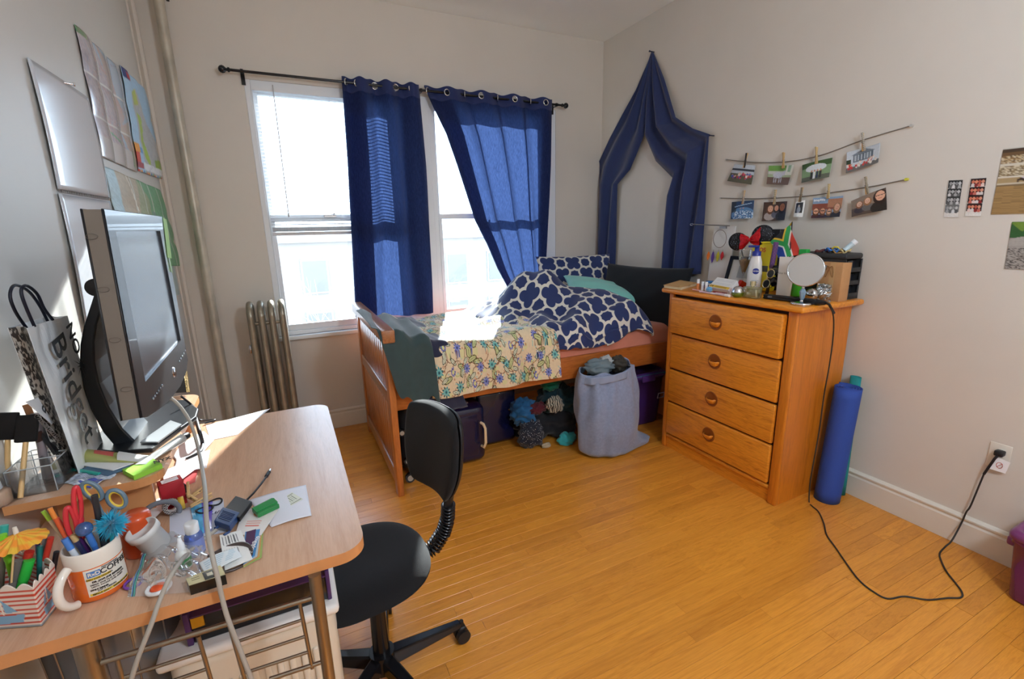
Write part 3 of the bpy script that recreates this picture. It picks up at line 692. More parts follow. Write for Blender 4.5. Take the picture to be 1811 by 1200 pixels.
def bin_(name, label, loc, rotz, w, d, h, c, band, alpha):
    t = thing(name, label, 'storage bin', loc, (0, 0, rotz)); m_ = mat(name + '_plastic', c, .25, coat=.3, alpha=alpha); ml = mat(name + '_lid', band, .3, coat=.3, alpha=min(1, alpha + .12))
    mb = MB(); k = .86; vs = []
    ring = lambda s, z: [(x * w / 2 * s, y * d / 2 * s, z) for x, y in [(math.copysign(abs(math.cos(a)) ** .25, math.cos(a)), math.copysign(abs(math.sin(a)) ** .25, math.sin(a))) for a in [2 * pi * i / 48 + .001 for i in range(48)]]]
    lv = [(k * .96, .0), (k, .012), (k + .05, h * .5), (.955, h - .03), (.985, h - .028), (.985, h)]
    V_ = []; [V_.extend(ring(s, z)) for s, z in lv]
    F_ = [(i + 48 * j, (i + 1) % 48 + 48 * j, (i + 1) % 48 + 48 * (j + 1), i + 48 * (j + 1)) for j in range(len(lv) - 1) for i in range(48)]
    mb.add(V_, F_ + [tuple(range(48))[::-1]], 0, True); mb.build('tub', m_, t, world=False, solid=.003)
    mb = MB(); lv = [(.99, h - .012), (1.03, h - .01), (1.03, h + .008), (.97, h + .026), (.90, h + .026), (.87, h + .014)]
    V_ = []; [V_.extend(ring(s, z)) for s, z in lv]
    F_ = [(i + 48 * j, (i + 1) % 48 + 48 * j, (i + 1) % 48 + 48 * (j + 1), i + 48 * (j + 1)) for j in range(len(lv) - 1) for i in range(48)]
    mb.add(V_, F_ + [tuple(range(48 * 5, 48 * 6))], 0, True); mb.build('lid', ml, t, world=False)
    for s in (-1, 1): MB().box((0, s * d / 2 * 1.03, h - .01), (.12, .02, .05), bev=.006).build('clasp', ml, t, world=False)
    for s in (-1, 1): MB().box((s * w / 2 * 1.0, 0, h - .05), (.03, .14, .04), bev=.01).build('handle', ml, t, world=False)
    return t
b1 = bin_('purple_bin', 'purple plastic storage bin under the bed behind the laundry bag', (2.34, 2.80, 0), 0, .40, .52, .40, '4A2C72', '54347C', 1)
MB().box((.0, -.262, .41), (.42, .004, .012)).build('rim_stripe', mat('teal_stripe', '2E8E9C', .4), b1, world=False)
MB().tube([(.11, -.255, .21), (.11, -.262, .25), (.17, -.262, .25), (.17, -.255, .21)], .005, 6, closed=True).build('front_latch', mat('pale_latch', 'A8A0B8', .4), b1, world=False)
# laundry bag
M_bag = mat('chambray', '8A97B4', .95, sheen=.3, var=.1, vs=60, bump=.5, bs=350)
lb = thing('laundry_bag', 'pale blue grey cloth laundry bag overflowing beside the bed', 'bag', (1.86, 2.37, 0))
def bag(u, v):
    a = u * 2 * pi; z = v * .60
    rx_ = .205 + .035 * math.sin(pi * min(1, v * 1.1)) ** .8 * 1 - .02 * v; ry_ = .145 + .03 * math.sin(pi * v)
    if v < .06: k = .75 + .25 * (v / .06) ** .5; rx_ *= k; ry_ *= k
    if v > .9: rx_ *= 1 - .5 * (v - .9); ry_ *= 1 - .3 * (v - .9)
    cx_ = 1.86 + .0 - .035 * v; fold = .010 * math.sin(a * 9 + 3 * sn(math.cos(a), v, 2)) * (.25 + v * .9) + .016 * sn(math.cos(a) * 2, math.sin(a) * 2 + v * 3, 2, 4)
    x = cx_ + (rx_ + fold) * math.cos(a); y = 2.38 + (ry_ + fold) * math.sin(a)
    if v < .25 and math.cos(a) > .3: x += .16 * (1 - v / .25) ** 2.2 * (math.cos(a) - .3) / .7 * 1.35; 
    zz = .004 + z + (.014 * math.sin(a * 5) + .02 * math.cos(a - .5)) * v
    return Vector((x, y, zz))
MB().grid(bag, 120, 60).build('sack', M_bag, lb, solid=.004)
MB().grid(lambda u, v: Vector((1.826 + (.183 - .005 * v + .003 * math.sin(u * 90)) * math.cos(u * 2 * pi), 2.38 + (.148 + .003 * math.sin(u * 90)) * math.sin(u * 2 * pi), .535 + .05 * v + .012 * math.sin(u * 10) + .01 * math.cos(u * 2 * pi))), 120, 6).build('drawstring_hem', mat('chambray_hem', '93A0BC', .95, bump=.5, bs=300), lb, solid=.004)
for i, (nm, c, q, r_, lab) in enumerate([('grey_garment', '6E7E86', (1.78, 2.39, .60), (.10, .08, .05), 'grey blue garment bulging out of the laundry bag'), ('dark_garment', '3E3A34', (1.93, 2.38, .60), (.055, .06, .055), 'dark brown garment at the mouth of the laundry bag'), ('white_garment', 'B9BFC0', (1.86, 2.42, .61), (.05, .05, .045), 'pale garment in the middle of the laundry bag mouth')]):
    one(heap(q, r_, 20 + i, n=30), nm, mat('cl_' + nm, c, .9, bump=.4, bs=120), lab, 'clothes')
# ================================================================ DRESSER
M_d = wood('oak_honey', 'E29028', 'B26010', (14, 1.3, 14), 3.2, .36, .3, True, 0, 1.6)
M_ds = wood('oak_side', 'D07A1E', 'B26314', (14, 14, 1.0), 2.6, .38, .25, True, 0, 1.6)
X0, X1, Y0, Y1, H = 2.235, 2.69, 1.41, 2.255, 1.07
ds = thing('dresser', 'honey oak dresser with four drawers standing against the wall', 'dresser', (2.46, 1.83, 0))
mb = MB(); mb.span((X0, Y0, .0), (X1, Y0 + .022, H)).build('side_panel', M_ds, ds)
MB().span((X0, Y1 - .022, 0), (X1, Y1, H)).build('side_panel', M_ds, ds)
MB().span((X0 - .004, Y0 - .006, 0), (X0 + .022, Y0 + .045, H), bev=.009, seg=3).build('corner_post', M_ds, ds)
MB().span((X0 - .004, Y1 - .032, 0), (X0 + .022, Y1 + .006, H), bev=.009, seg=3).build('corner_post', M_ds, ds)
MB().span((X1 - .01, Y0 + .022, .02), (X1, Y1 - .022, H)).build('back_panel', M_ds, ds)
MB().span((X0 - .035, Y0 - .05, H), (X1 + .015, Y1 + .05, H + .03), bev=.012, seg=4).build('top', M_d, ds)
MB().span((X0 + .012, Y0 + .03, .0), (X0 + .025, Y1 - .02, .085)).build('plinth', M_d, ds)
MB().span((X0 - .002, Y0 + .045, .078), (X0 + .03, Y1 - .03, .102), bev=.008, seg=3).build('base_rail', M_d, ds)
MB().span((X0 + .015, Y0 + .045, .1), (X0 + .04, Y1 - .03, H)).build('gap_shade_sheet', mat('drawer_gap_shade', '3A1D0A', .8), ds)  # dark sheet behind the drawers, shade of the gaps put into its colour
zs = [(.112, .336), (.346, .566), (.577, .806), (.818, 1.05)]
for i, (z0, z1) in enumerate(zs[::1]):
    out = .012 if i < 3 else .03
    dw = MB().span((X0 - out, Y0 + .052, z0), (X0 + .014, Y1 - .036, z1), bev=.009, seg=3).build('drawer', M_d, ds)
    zc = (z0 + z1) / 2 + (.015 if i < 3 else .01); yc = 1.862; xf = X0 - out
    MB().lathe([(0, .0006), (.038, .0006), (.043, .003), (.046, .0006)], (xf, yc, zc), (-1, 0, 0), 32).build('recess_ring', mat('drawer_recess', '8E4A14', .5), dw)
    k = MB(); vs_ = []
    def kn(u, v): a = pi + pi * u; t = v * pi / 2; return Vector((xf - .026 * math.sin(t) ** .6 * (1 if True else 0) * max(.0, 1) * math.sin(pi * min(.999, max(.001, u))) ** .3, yc + .034 * math.cos(a) * math.cos(t * .0) * (1 - .25 * v), zc + .004 + .036 * math.sin(a) * (1 - v)))
    k.grid(kn, 20, 10).build('knob', M_d, dw, solid=.002)
# ================================================================ CHAIR
M_seat = mat('black_upholstery', '101114', .95, sheen=.06, bump=.6, bs=700, var=.2, vs=300)
ch = thing('office_chair', 'black fabric swivel task chair beside the desk', 'chair', (.139, 1.36, 0))
sx0, sy0 = .115, 1.375
def seat(u, v, top=True):
    a = u * 2 * pi; r = math.sin(v * pi / 2) ** .9; e = 2.6
    c_, s_ = math.cos(a), math.sin(a); k = (abs(c_) ** e + abs(s_) ** e) ** (-1 / e)
    X = k * c_ * r; Y = k * s_ * r
    z = .505 - .055 * r ** 6 - .012 * (1 - r) + .008 * X
    return Vector((sx0 + X * .205, sy0 + Y * (.215 - .02 * X), z))
mb = MB().grid(seat, 72, 24); mb.grid(lambda u, v: (lambda p: Vector((p.x, p.y, .45 - .02 * (1 - v) - .0)))(seat(u, v)), 72, 24); mb.build('seat', M_seat, ch)
bx = .405
def bpt(u, v, s):
    a, b = u * 2 - 1, v * 2 - 1; k = max(0, (1 - abs(a) ** 3.5) * (1 - abs(b) ** 3.5)) ** .35
    hw = .158 - .045 * max(0, -b) ** 1.5; ang = math.radians(8)
    r_ = 1 - .12 * (abs(a) * abs(b)) ** 3
    y = a * hw * r_; z = b * .146 * r_; x = -s * .03 * k + .035 * (a * a) * -1 + .01
    q = Matrix.Rotation(math.radians(15), 3, 'Z') @ Vector((x + z * .12, y, z)); return Vector((bx - .02, 1.392, .792)) + q
MB().grid(lambda u, v: bpt(u, v, 1), 40, 40).build('backrest', M_seat, ch, solid=.006)
MB().grid(lambda u, v: bpt(u, v, -.65) + Vector((.006, 0, 0)), 40, 40).build('back_shell', M_black, ch, solid=.004)
pts = [(.24, 1.37, .435), (.30, 1.372, .43), (.345, 1.373, .445), (.382, 1.373, .49), (.40, 1.372, .54), (.405, 1.37, .60), (.418, 1.37, .68)]
MB().tube(pts, .012, 8, flat=2).build('back_bar', M_black, ch)
mb = MB(); seg_n = 22
P_ = [Vector(p) for p in pts]
for i in range(seg_n):
    t = .6 + i / seg_n * 4.4; j = int(t); p = P_[j].lerp(P_[j + 1], t - j); d = (P_[j + 1] - P_[j]).normalized()
    o_ = MB().lathe([(.021, -.0042), (.031, -.0005), (.031, .0012), (.021, .0045)], p, d, 16, sc=(1.15, .8)).build('bellows_ring', M_blackg, ch)
MB().cyl((.139, 1.36, .1), (.139, 1.36, .34), .028, .025).build('gas_column', M_blackg, ch)
MB().cyl((.139, 1.36, .34), (.139, 1.36, .43), .018).cyl((.139, 1.36, .335), (.139, 1.36, .342), .03).build('piston', M_chrome, ch)
MB().box((.15, 1.365, .435), (.2, .16, .02), bev=.004).build('mechanism', M_black, ch)
MB().cyl((.139, 1.36, .055), (.139, 1.36, .125), .042).build('hub', M_blackg, ch)
p = az(822, 1128, 0); a0 = math.atan2(p.y - 1.36, p.x - .139)
for k in range(5):
    a = a0 + k * 2 * pi / 5; d = Vector((math.cos(a), math.sin(a), 0)); c = Vector((.139, 1.36, 0)); w = Vector((-d.y, d.x, 0))
    lg = MB(); A = c + d * .03; B = c + d * .29
    q = [A + w * .022 + Vector((0, 0, .115)), A - w * .022 + Vector((0, 0, .115)), A - w * .022 + Vector((0, 0, .06)), A + w * .022 + Vector((0, 0, .06)),
         B + w * .013 + Vector((0, 0, .088)), B - w * .013 + Vector((0, 0, .088)), B - w * .013 + Vector((0, 0, .062)), B + w * .013 + Vector((0, 0, .062))]
    lg.add(q, [(0, 1, 5, 4), (1, 2, 6, 5), (2, 3, 7, 6), (3, 0, 4, 7), (4, 5, 6, 7), (3, 2, 1, 0)]); l_ = lg.build('leg', M_blackg, ch, bev=.006)
    e = c + d * .295; cs = MB()
    for s in (-1, 1): cs.cyl(e + w * (s * .004) + Vector((0, 0, .026)), e + w * (s * .022) + Vector((0, 0, .026)), .026, n=20)
    cs.box(e + Vector((0, 0, .05)), (.03, .03, .03), bev=.008).cyl(e + Vector((0, 0, .05)), e + Vector((0, 0, .085)), .008).build('caster', M_black, ch)
# ================================================================ DESK
M_dt = wood('beech_laminate', 'CBA283', 'BC8F6E', (18, 1.4, 18), 3, .32, .25, False, 0, .6)
M_de = mat('beech_edge', 'C98B57', .45, var=.06, vs=20)
def rounded(x0, y0, x1, y1, r, corners=(1, 1, 1, 1), n=8):
    out = []
    for (cx_, cy_, a0, k) in ((x1 - r, y0 + r, -pi / 2, corners[0]), (x1 - r, y1 - r, 0, corners[1]), (x0 + r, y1 - r, pi / 2, corners[2]), (x0 + r, y0 + r, pi, corners[3])):
        if k: out += [(cx_ + r * math.cos(a0 + i / n * pi / 2), cy_ + r * math.sin(a0 + i / n * pi / 2)) for i in range(n + 1)]
        else: out.append((cx_ + r * (1 if a0 in (-pi / 2, 0) else -1), cy_ + r * (-1 if a0 in (-pi / 2, pi) else 1)))
    return out
dk = thing('computer_desk', 'beech computer desk with raised back shelf and steel legs', 'desk', (-.26, 1.43, 0))
DX1, DY0, DY1 = .088, .942, 1.925
def plate(name, poly, z1, t, par):
    mb = MB(); n = len(poly); mb.add([(x, y, z1) for x, y in poly], [tuple(range(n))], 0); mb.add([(x, y, z1 - t) for x, y in poly], [tuple(range(n))[::-1]], 1)
    mb.add([(x, y, z1 - t) for x, y in poly] + [(x, y, z1) for x, y in poly], [(i, (i + 1) % n, n + (i + 1) % n, n + i) for i in range(n)], 1)
    return mb.build(name, [M_dt, M_de], par)
plate('desktop', rounded(XL + .012, DY0, DX1, DY1, .055, (1, 1, 0, 0)), ZD, .026, dk)
q = az(288, 838, ZH); HY0 = 1.262; HX1 = -.325
plate('raised_shelf', rounded(XL + .012, HY0, HX1, 1.918, .05, (1, 1, 0, 0)), ZH, .02, dk)
for y in (1.33, 1.86): MB().box((-.45, y, (ZD + ZH - .02) / 2), (.18, .016, ZH - .02 - ZD), bev=.002).build('shelf_support', M_de, dk)
la = az(556, 1014, ZD - .026); lb_ = az(150, 1130, ZD - .026)
M_leg = mat('satin_steel', '8E8272', .32, .9)
for p, r_ in ((la, .0125), (lb_, .019)):
    MB().cyl((p.x, p.y, .0), (p.x, p.y, ZD - .026), r_).build('leg', M_leg, dk); MB().cyl((p.x, p.y, 0), (p.x, p.y, .025), r_ + .004).build('foot', M_black, dk)
for x in (la.x, lb_.x): MB().cyl((x, 1.86, 0), (x, 1.86, ZD - .026), .0125).build('leg', M_leg, dk)
for x in (la.x, lb_.x): MB().cyl((x, la.y, .12), (x, 1.86, .12), .009, n=10).build('foot_rail', M_leg, dk)
# magazine rack of steel rods hung between the front legs
yk = la.y
def onr(x, y): return ay(x, y, yk)
def rod_(a, b, r, nm='rack_rod'): MB().cyl(onr(*a), onr(*b), r, n=8).build(nm, M_leg, dk)
p0 = lambda a, b: (120 + a / 3.622, 1000 + b / 3.622)
rod_(p0(215, 618), p0(1570, 203), .0055, 'rack_rail')
rod_(p0(1290, 726), p0(1640, 612), .0045, 'rack_rail')
for a, b in (((315, 600), (400, 880)), ((835, 450), (990, 980)), ((1035, 378), (1190, 930)), ((1485, 240), (1566, 655))): rod_(p0(*a), p0(*b), .004)
for a, b in (((1070, 490), (1505, 345)), ((1100, 590), (1525, 450)), ((1120, 690), (1545, 550)), ((362, 712), (852, 555)), ((400, 830), (884, 662))): rod_(p0(*a), p0(*b), .0033)
# ================================================================ UNDER THE DESK
M_box = mat('frosted_plastic', 'E4D9C6', .3, coat=.3, alpha=.93)
sb = thing('ribbed_storage_box', 'frosted white ribbed plastic box behind the steel rack under the desk', 'storage box', (-.15, 1.32, .0))
mb = MB().span((-.36, 1.14, .0), (.012, 1.60, .53), bev=.035, seg=4); mb.build('tub', M_box, sb)
for i in range(12): MB().span((-.335 + i * .028, 1.133, .06), (-.320 + i * .028, 1.142, .44), bev=.005).build('rib', M_box, sb)
MB().span((-.375, 1.125, .525), (.022, 1.61, .555), bev=.012, seg=3).build('lid', mat('white_lid', 'EDEAE4', .3), sb)
bk = thing('binder', 'black folder with purple spine and brass corner on the white box', 'binder', (-.14, 1.3, .556))
A_ = rounded(-.30, 1.16, .0, 1.42, .004)
MB().span((-.30, 1.155, .557), (.0, 1.42, .628), bev=.003).build('cover', mat('binder_black', '141418', .25), bk)
MB().span((-.302, 1.153, .627), (.002, 1.42, .6305)).build('edge_band', mat('binder_purple', '4B2C63', .4), bk)
MB().span((-.002, 1.15, .557), (.008, 1.42, .645), bev=.002).build('spine', MATS['binder_purple'], bk); MB().span((-.312, 1.15, .557), (-.30, 1.42, .645), bev=.002).build('spine', MATS['binder_purple'], bk)
MB().span((-.298, 1.152, .60), (-.272, 1.156, .627)).build('corner_clip', mat('brass', 'C9B24A', .3, 1), bk)
M_mesh = clear('wire_mesh', (120, 124, 130), .5, .55)
wb = thing('mesh_basket', 'tall silver wire mesh basket standing in the shadow under the desk', 'basket', (-.47, 1.25, 0))
def msh(u, v): a = u * 2 * pi; r = .10 + .03 * v; return Vector((-.47 + r * math.cos(a), 1.26 + r * math.sin(a), .02 + .66 * v))
MB().grid(msh, 32, 6).build('mesh_wall', M_mesh, wb)
MB().tube([msh(i / 40, 1) for i in range(40)], .006, 6, closed=True).build('rim', M_steel, wb)
MB().cyl((-.47, 1.26, .0), (-.47, 1.26, .022), .10).build('base', M_steel, wb)
for i in range(12): MB().cyl(msh(i / 12, 0), msh(i / 12, 1), .002, n=5).build('wire', M_steel, wb)
sp = thing('grey_notebook', 'brown wicker box end standing behind the binder under the desk', 'box', (-.37, 1.28, .626)) if 0 else None
# ================================================================ MONITOR
mo = thing('computer_monitor', 'black flat screen monitor on a curved stand facing the room', 'monitor', (-.40, 1.56, ZH))
MX = -.325; MD = .034
pt = lambda x, y, X=MX: ax(x, y, X)
out_px = [(182, 370), (285, 383), (331, 636), (329, 655), (318, 682), (300, 706), (278, 725), (262, 735), (250, 738)]
PO = [pt(*p) for p in out_px]
mb = MB(); n = len(PO)
mb.add([p for p in PO] + [p - Vector((MD, 0, 0)) for p in PO], [tuple(range(n, 2 * n))] + [(i, (i + 1) % n, n + (i + 1) % n, n + i) for i in range(n)], 0)
mb.build('casing', mat('taupe_plastic', '6E655B', .4, bump=.1, bs=200), mo)
SC = [pt(203, 408), pt(281.8, 408), pt(318.5, 601.5), pt(255.5, 675)]
fr = MB(); M_bez = mat('bezel', '2E3136', .3, coat=.2)
ib = [SC[0], SC[1], SC[2], SC[3]]; V_ = [p + Vector((.002, 0, 0)) for p in PO] + [p + Vector((.002, 0, 0)) for p in ib] + [p - Vector((.006, 0, 0)) for p in ib]
F_ = [(0, n, n + 1, 1), (1, n + 1, n + 2, 2), (2, n + 2, n + 3, 8, 7, 6, 5, 4, 3), (8, n + 3, n, 0)] + [(n + k, n + 4 + k, n + 4 + (k + 1) % 4, n + (k + 1) % 4) for k in range(4)]
fr.add(V_, [f[::-1] for f in F_]); fr.build('bezel', M_bez, mo)
scn = MB().add([p - Vector((.004, 0, 0)) for p in ib], [(3, 2, 1, 0)]).build('screen', mat('lcd_off', '59616A', .22, spec=.9), mo)
for off in (.001, MD + .001):   # dark seams of the casing
    MB().tube([p - Vector((off, 0, 0)) for p in PO], .0022, 6, closed=True).build('seam', M_black, mo)
for (x, y) in ((162, 418), (183, 512), (203, 601), (224, 688)):   # embossed ovals along the casing side
    c_ = ay(x, y, PO[0].y - .003 + (PO[8].y - PO[0].y) * (y - 370) / 368)
    MB().tube([c_ + Vector((.010 * math.cos(a), 0, .0055 * math.sin(a))) for a in [2 * pi * k / 20 for k in range(20)]], .0005, 4, closed=True).build('embossed_oval', mat('emboss', '554D45', .5), mo)
for s0_, k in (((281, 693), 6), ((323, 627), 5)):
    for i in range(k):
        p_ = pt(s0_[0] - (13 if k == 6 else 8) + i * (3.2 if k == 6 else 2.6), s0_[1] + 12 - i * 4.6)
        MB().ball(p_ + Vector((.003, 0, 0)), .0035, 10, sc=(.8, 1, 1)).build('button', mat('button_silver', '8D949B', .2, .8), mo)
p_ = pt(306, 658); MB().lathe([(0, .004), (.013, .003), (.015, 0)], p_ + Vector((.002, 0, 0)), (1, 0, 0), 20, sc=(1.2, 1)).build('power_button', M_chrome, mo)
YA = 1.50
outc = [(166, 520), (158, 545), (147, 578), (141, 610), (140, 645), (146, 685), (160, 725), (182, 765), (205, 792)]
oc = [ay(x, y, YA) for x, y in outc]; ic = [p + Vector((.026 + .02 * (i / 8) ** 2, 0, .003)) for i, p in enumerate(oc)]
mb = MB(); wv = .15; n = len(oc)
V_ = oc + ic + [p + Vector((.0, wv, 0)) for p in oc] + [p + Vector((0, wv, 0)) for p in ic]
F_ = []
for i in range(n - 1): F_ += [(i, i + 1, n + i + 1, n + i), (2 * n + i, 3 * n + i, 3 * n + i + 1, 2 * n + i + 1), (i, 2 * n + i, 2 * n + i + 1, i + 1), (n + i, n + i + 1, 3 * n + i + 1, 3 * n + i)]
F_ += [(0, n, 3 * n, 2 * n), (n - 1, 3 * n - 1, 4 * n - 1, 2 * n - 1)]
mb.add(V_, F_, 0, False); mb.build('stand_arm', mat('stand_black', '1C1F24', .35), mo, bev=.004, sub=0)
bc = ay(170, 508, YA); MB().cyl(bc + Vector((0, -.004, 0)), bc + Vector((0, wv, 0)), .022, n=24).cyl(bc + Vector((0, wv / 2, 0)), bc + Vector((.09, wv / 2, -.01)), .02).build('hinge', M_black, mo)
MB().add([tuple(v) for v in [az(150, 800, ZH), az(205, 805, ZH), az(270, 800, ZH), az(348, 742, ZH), az(352, 728, ZH), az(330, 712, ZH), az(230, 715, ZH)]] + [tuple(v + Vector((0, 0, .012))) for v in [az(150, 800, ZH), az(205, 805, ZH), az(270, 800, ZH), az(348, 742, ZH), az(352, 728, ZH), az(330, 712, ZH), az(230, 715, ZH)]],
         [tuple(range(7))[::-1], tuple(range(7, 14))] + [(i, (i + 1) % 7, 7 + (i + 1) % 7, 7 + i) for i in range(7)]).build('stand_base', MATS['stand_black'], mo, bev=.003)
# ================================================================ SHOPPING BAG
M_bagp = mat('gloss_white_paper', 'F0F2F4', .3, coat=.3, bump=.3, bs=12)
sg = thing('paper_shopping_bag', 'white paper shopping bag with black lettering leaning by the monitor stand', 'shopping bag', (-.5, 1.35, ZH))
BX = -.50; TL_, TR_, BR_, BL_ = ax(47, 580, BX), ax(119, 558, BX), ax(171, 745, BX), ax(119, 780, BX)
ext = lambda a, b: a + (b - a) * ((a.z - ZH - .003) / (a.z - b.z)) if a.z != b.z else b
B2l, B2r = ext(TL_, BL_), ext(TR_, BR_)
def crump(u, v): return .006 * sn(u * 3, v * 5, 2.4, 8) * math.sin(pi * u) + .010 * (abs(((u * 1.3 + v * 2.1) % 1) - .5) - .25) * math.sin(pi * u)
def ff(u, v):
    p = TL_.lerp(TR_, u).lerp(B2l.lerp(B2r, u), v); return p + Vector((crump(u, v), 0, 0))
MB().grid(ff, 26, 40, sm=False).build('front_panel', M_bagp, sg, solid=.0012)
gx = -.075; gv = ax(16, 587, -.54) - TL_; gv.z = 0
MB().grid(lambda u, v: ff(u, v) + gv, 12, 16, sm=False).build('back_panel', M_bagp, sg, solid=.0012)
prt = Pic(44, 150, 'A6A29A'); r3 = random.Random(9)
for _ in range(520):
    x, y = r3.random(), r3.random(); prt.line(x, y, x + r3.uniform(-.1, .1), y + r3.uniform(-.02, .02), .012, '1B1A1A')
M_prt = printed('script_print', .4)
pass
def gus(u, v):
    p = TL_.lerp(B2l, v); return p + gv * (1 - u) + Vector((0, .018 * math.sin(pi * u), 0))
MB().grid(gus, 43, 149).build('gusset', M_prt, sg, col=prt.a.reshape(-1, 3), solid=.001)
MB().grid(lambda u, v: gus(u, v) + (TR_ - TL_).lerp(B2r - B2l, v) + Vector((0, -.036 * math.sin(pi * u), 0)), 10, 10).build('gusset', M_bagp, sg, solid=.001)
e1 = (TR_ - TL_).normalized(); dn = (B2l - TL_).normalized()
M_ink = mat('grey_ink', '2E3338', .4)
def bagtext(s, size, u, v, sx=1.0):
    o_ = TL_.lerp(TR_, u).lerp(B2l.lerp(B2r, u), v) + Vector((.013, 0, 0)); text(s, size, 'lettering', M_ink, sg, frame(o_, dn, e1), sx=sx, bold=.0006)
bagtext('Bridget', .100, .42, .46, .95); bagtext('NO', .056, .80, .15, .9)
o_ = TL_.lerp(TR_, .80).lerp(B2l.lerp(B2r, .80), .34) + Vector((.014, 0, 0)); st = []
for k in range(24): a = 2 * pi * k / 24; r_ = (.042 if k % 4 == 0 else .028) if k % 2 == 0 else .007; st.append(o_ + dn * r_ * math.cos(a) + e1 * r_ * math.sin(a))
MB().add(st + [o_], [(k, (k + 1) % 24, 24) for k in range(24)]).build('star_print', M_ink, sg)
def hand(pxs, X, nm='handle'):
    P2 = [ax(x, y, X) for x, y in pxs]; out = []
    for i in range(len(P2) - 1):
        a = P2[max(i - 1, 0)]; b = P2[i]; c = P2[i + 1]; d = P2[min(i + 2, len(P2) - 1)]
        for k in range(6): t = k / 6; out.append(.5 * ((2 * b) + (c - a) * t + (2 * a - 5 * b + 4 * c - d) * t * t + (3 * b - a - 3 * c + d) * t ** 3))
    out.append(P2[-1]); MB().tube(out, .0032, 8).build(nm, mat('navy_cord', '0E1222', .5), sg)
hand([(61, 577), (48, 548), (38, 520), (40, 507), (50, 506), (66, 520), (78, 545), (93, 565)], BX)
hand([(47, 580), (28, 552), (18, 525), (22, 507), (33, 505), (52, 516), (70, 540), (84, 567)], BX - .03)
# ================================================================ LEFT WALL: calendar and maps
def wallpic(pic, px, name, m, label, cat, d=.004, curl=None, X=XL, group=None):
    c_ = [ax(x, y, X + d) for x, y in px]; o = picture(pic, c_[0], c_[1], c_[2], c_[3], name, m, curl=curl, solid=.0008); return tag(o, label, cat, group)
M_gp = printed('gloss_print', .14, .7, .5); M_mp = printed('matte_print', .5)
ca = thing('wall_calendar', 'blank glossy spiral wall calendar hanging open above the shopping bag', 'calendar', (XL + .004, 2.3, 1.4))
def page(px, nm, cu):
    c_ = [ax(x, y, XL + .007) for x, y in px]; MB().grid(lambda u, v: c_[0].lerp(c_[1], u).lerp(c_[3].lerp(c_[2], u), v) + Vector((cu(u, v), 0, 0)), 20, 20).build(nm, mat('calendar_page', 'C9CED6', .16, coat=.5, spec=.7), ca, solid=.003)
page([(48.5, 101.6), (155, 172.5), (194, 350), (103, 335)], 'upper_page', lambda u, v: .004 * math.sin(pi * v) + .003 * math.sin(3 * u))
page([(104, 342), (195, 356), (218, 558), (153, 583)], 'lower_page', lambda u, v: .004 * math.sin(pi * v))
wa, wb_ = ax(104, 337, XL + .01), ax(195, 352, XL + .01)
pts = []
for i in range(320): t = i / 320; a = t * 2 * pi * 34; pts.append(wa.lerp(wb_, t) + Vector((.004 * math.cos(a), 0, .0055 * math.sin(a))))
MB().tube(pts, .0008, 4).build('spiral_wire', M_steel, ca)
p_ = ax(108, 145, XL + .004); MB().cyl(p_, p_ + Vector((.03, .012, -.002)), .003, n=8).lathe([(0, -.004), (.006, -.003), (.006, .003), (0, .004)], p_ + Vector((.03, .012, -.002)), (1, .3, 0), 10).build('push_pin', M_chrome, ca)
mp = Pic(70, 70, 'B9B3BE'); mp.speck(.10, 3, 1)
mp.poly([(.30, 0), (.5, .25), (.62, .55), (.75, 1), (1, 1), (1, .0)], 'A9BFD6'); mp.poly([(.38, 0), (.62, .12), (.8, .5), (.7, .62), (.55, .45)], 'BDB2B4'); mp.poly([(.66, .62), (.95, .5), (1, .85), (.8, .9)], 'BFB3AE')
for k in range(30): mp.line(r3.random(), r3.random(), r3.random(), r3.random(), .004, r3.choice(['A58C96', 'C9A2A0', '8FA6C4']), .5)
mp.rect(0, 0, .18, .06, '4E8A5A'); mp.rect(.0, .82, 1, 1, 'C4C2C6'); mp.rect(.84, .80, 1, .96, '6E9A74'); mp.line(.28, .72, .6, .80, .01, '7FB29A')
for k in (.34, .67): mp.line(0, k, 1, k, .006, 'DFE2E6'); mp.line(k * 1.0, 0, k, 1, .005, 'DFE2E6')
fold = lambda u, v: .006 * abs(math.sin(u * 3 * pi)) + .004 * abs(math.sin(v * 3 * pi))
wallpic(mp, [(131, 42), (210, 122), (243, 305), (180, 277)], 'road_map', M_gp, 'creased glossy road map in grey and blue pinned above the calendar', 'map', .004, fold)
mp = Pic(60, 70, 'A9CBE6'); mp.poly([(.18, .22), (.4, .12), (.5, .25), (.75, .5), (1, .62), (1, 1), (.25, 1), (.2, .6)], 'B9BDC0'); mp.poly([(.2, .2), (.38, .14), (.42, .28), (.24, .32)], 'B5C26A'); mp.poly([(.3, .36), (.42, .40), (.38, .62), (.5, .95), (.3, .8)], 'A8C25A')
mp.poly([(.7, .8), (1, .78), (1, .92), (.7, .9)], '8FB04E'); mp.rect(.02, .0, .22, .10, '2C3C7A'); mp.rect(.14, .03, .26, .09, 'B8323C'); mp.rect(0, .72, .13, .80, 'E59A3A'); mp.rect(.13, .74, .22, .8, '5B9BD0'); mp.rect(0, .80, .1, .9, 'D0452E'); mp.rect(.0, .9, .16, .96, 'A23A4A')
mp.rect(.18, .88, 1, .96, 'E6EAEF'); mp.speck(.06, 4)
for k in range(20): mp.line(r3.uniform(.2, 1), r3.uniform(.3, 1), r3.uniform(.2, 1), r3.uniform(.3, 1), .004, '9A9CA8', .4)
for k in range(14): mp.rect(k / 14, .965, (k + .6) / 14, 1, ['D0452E', 'E59A3A', '3C78B0', '5BA35A'][k % 4])
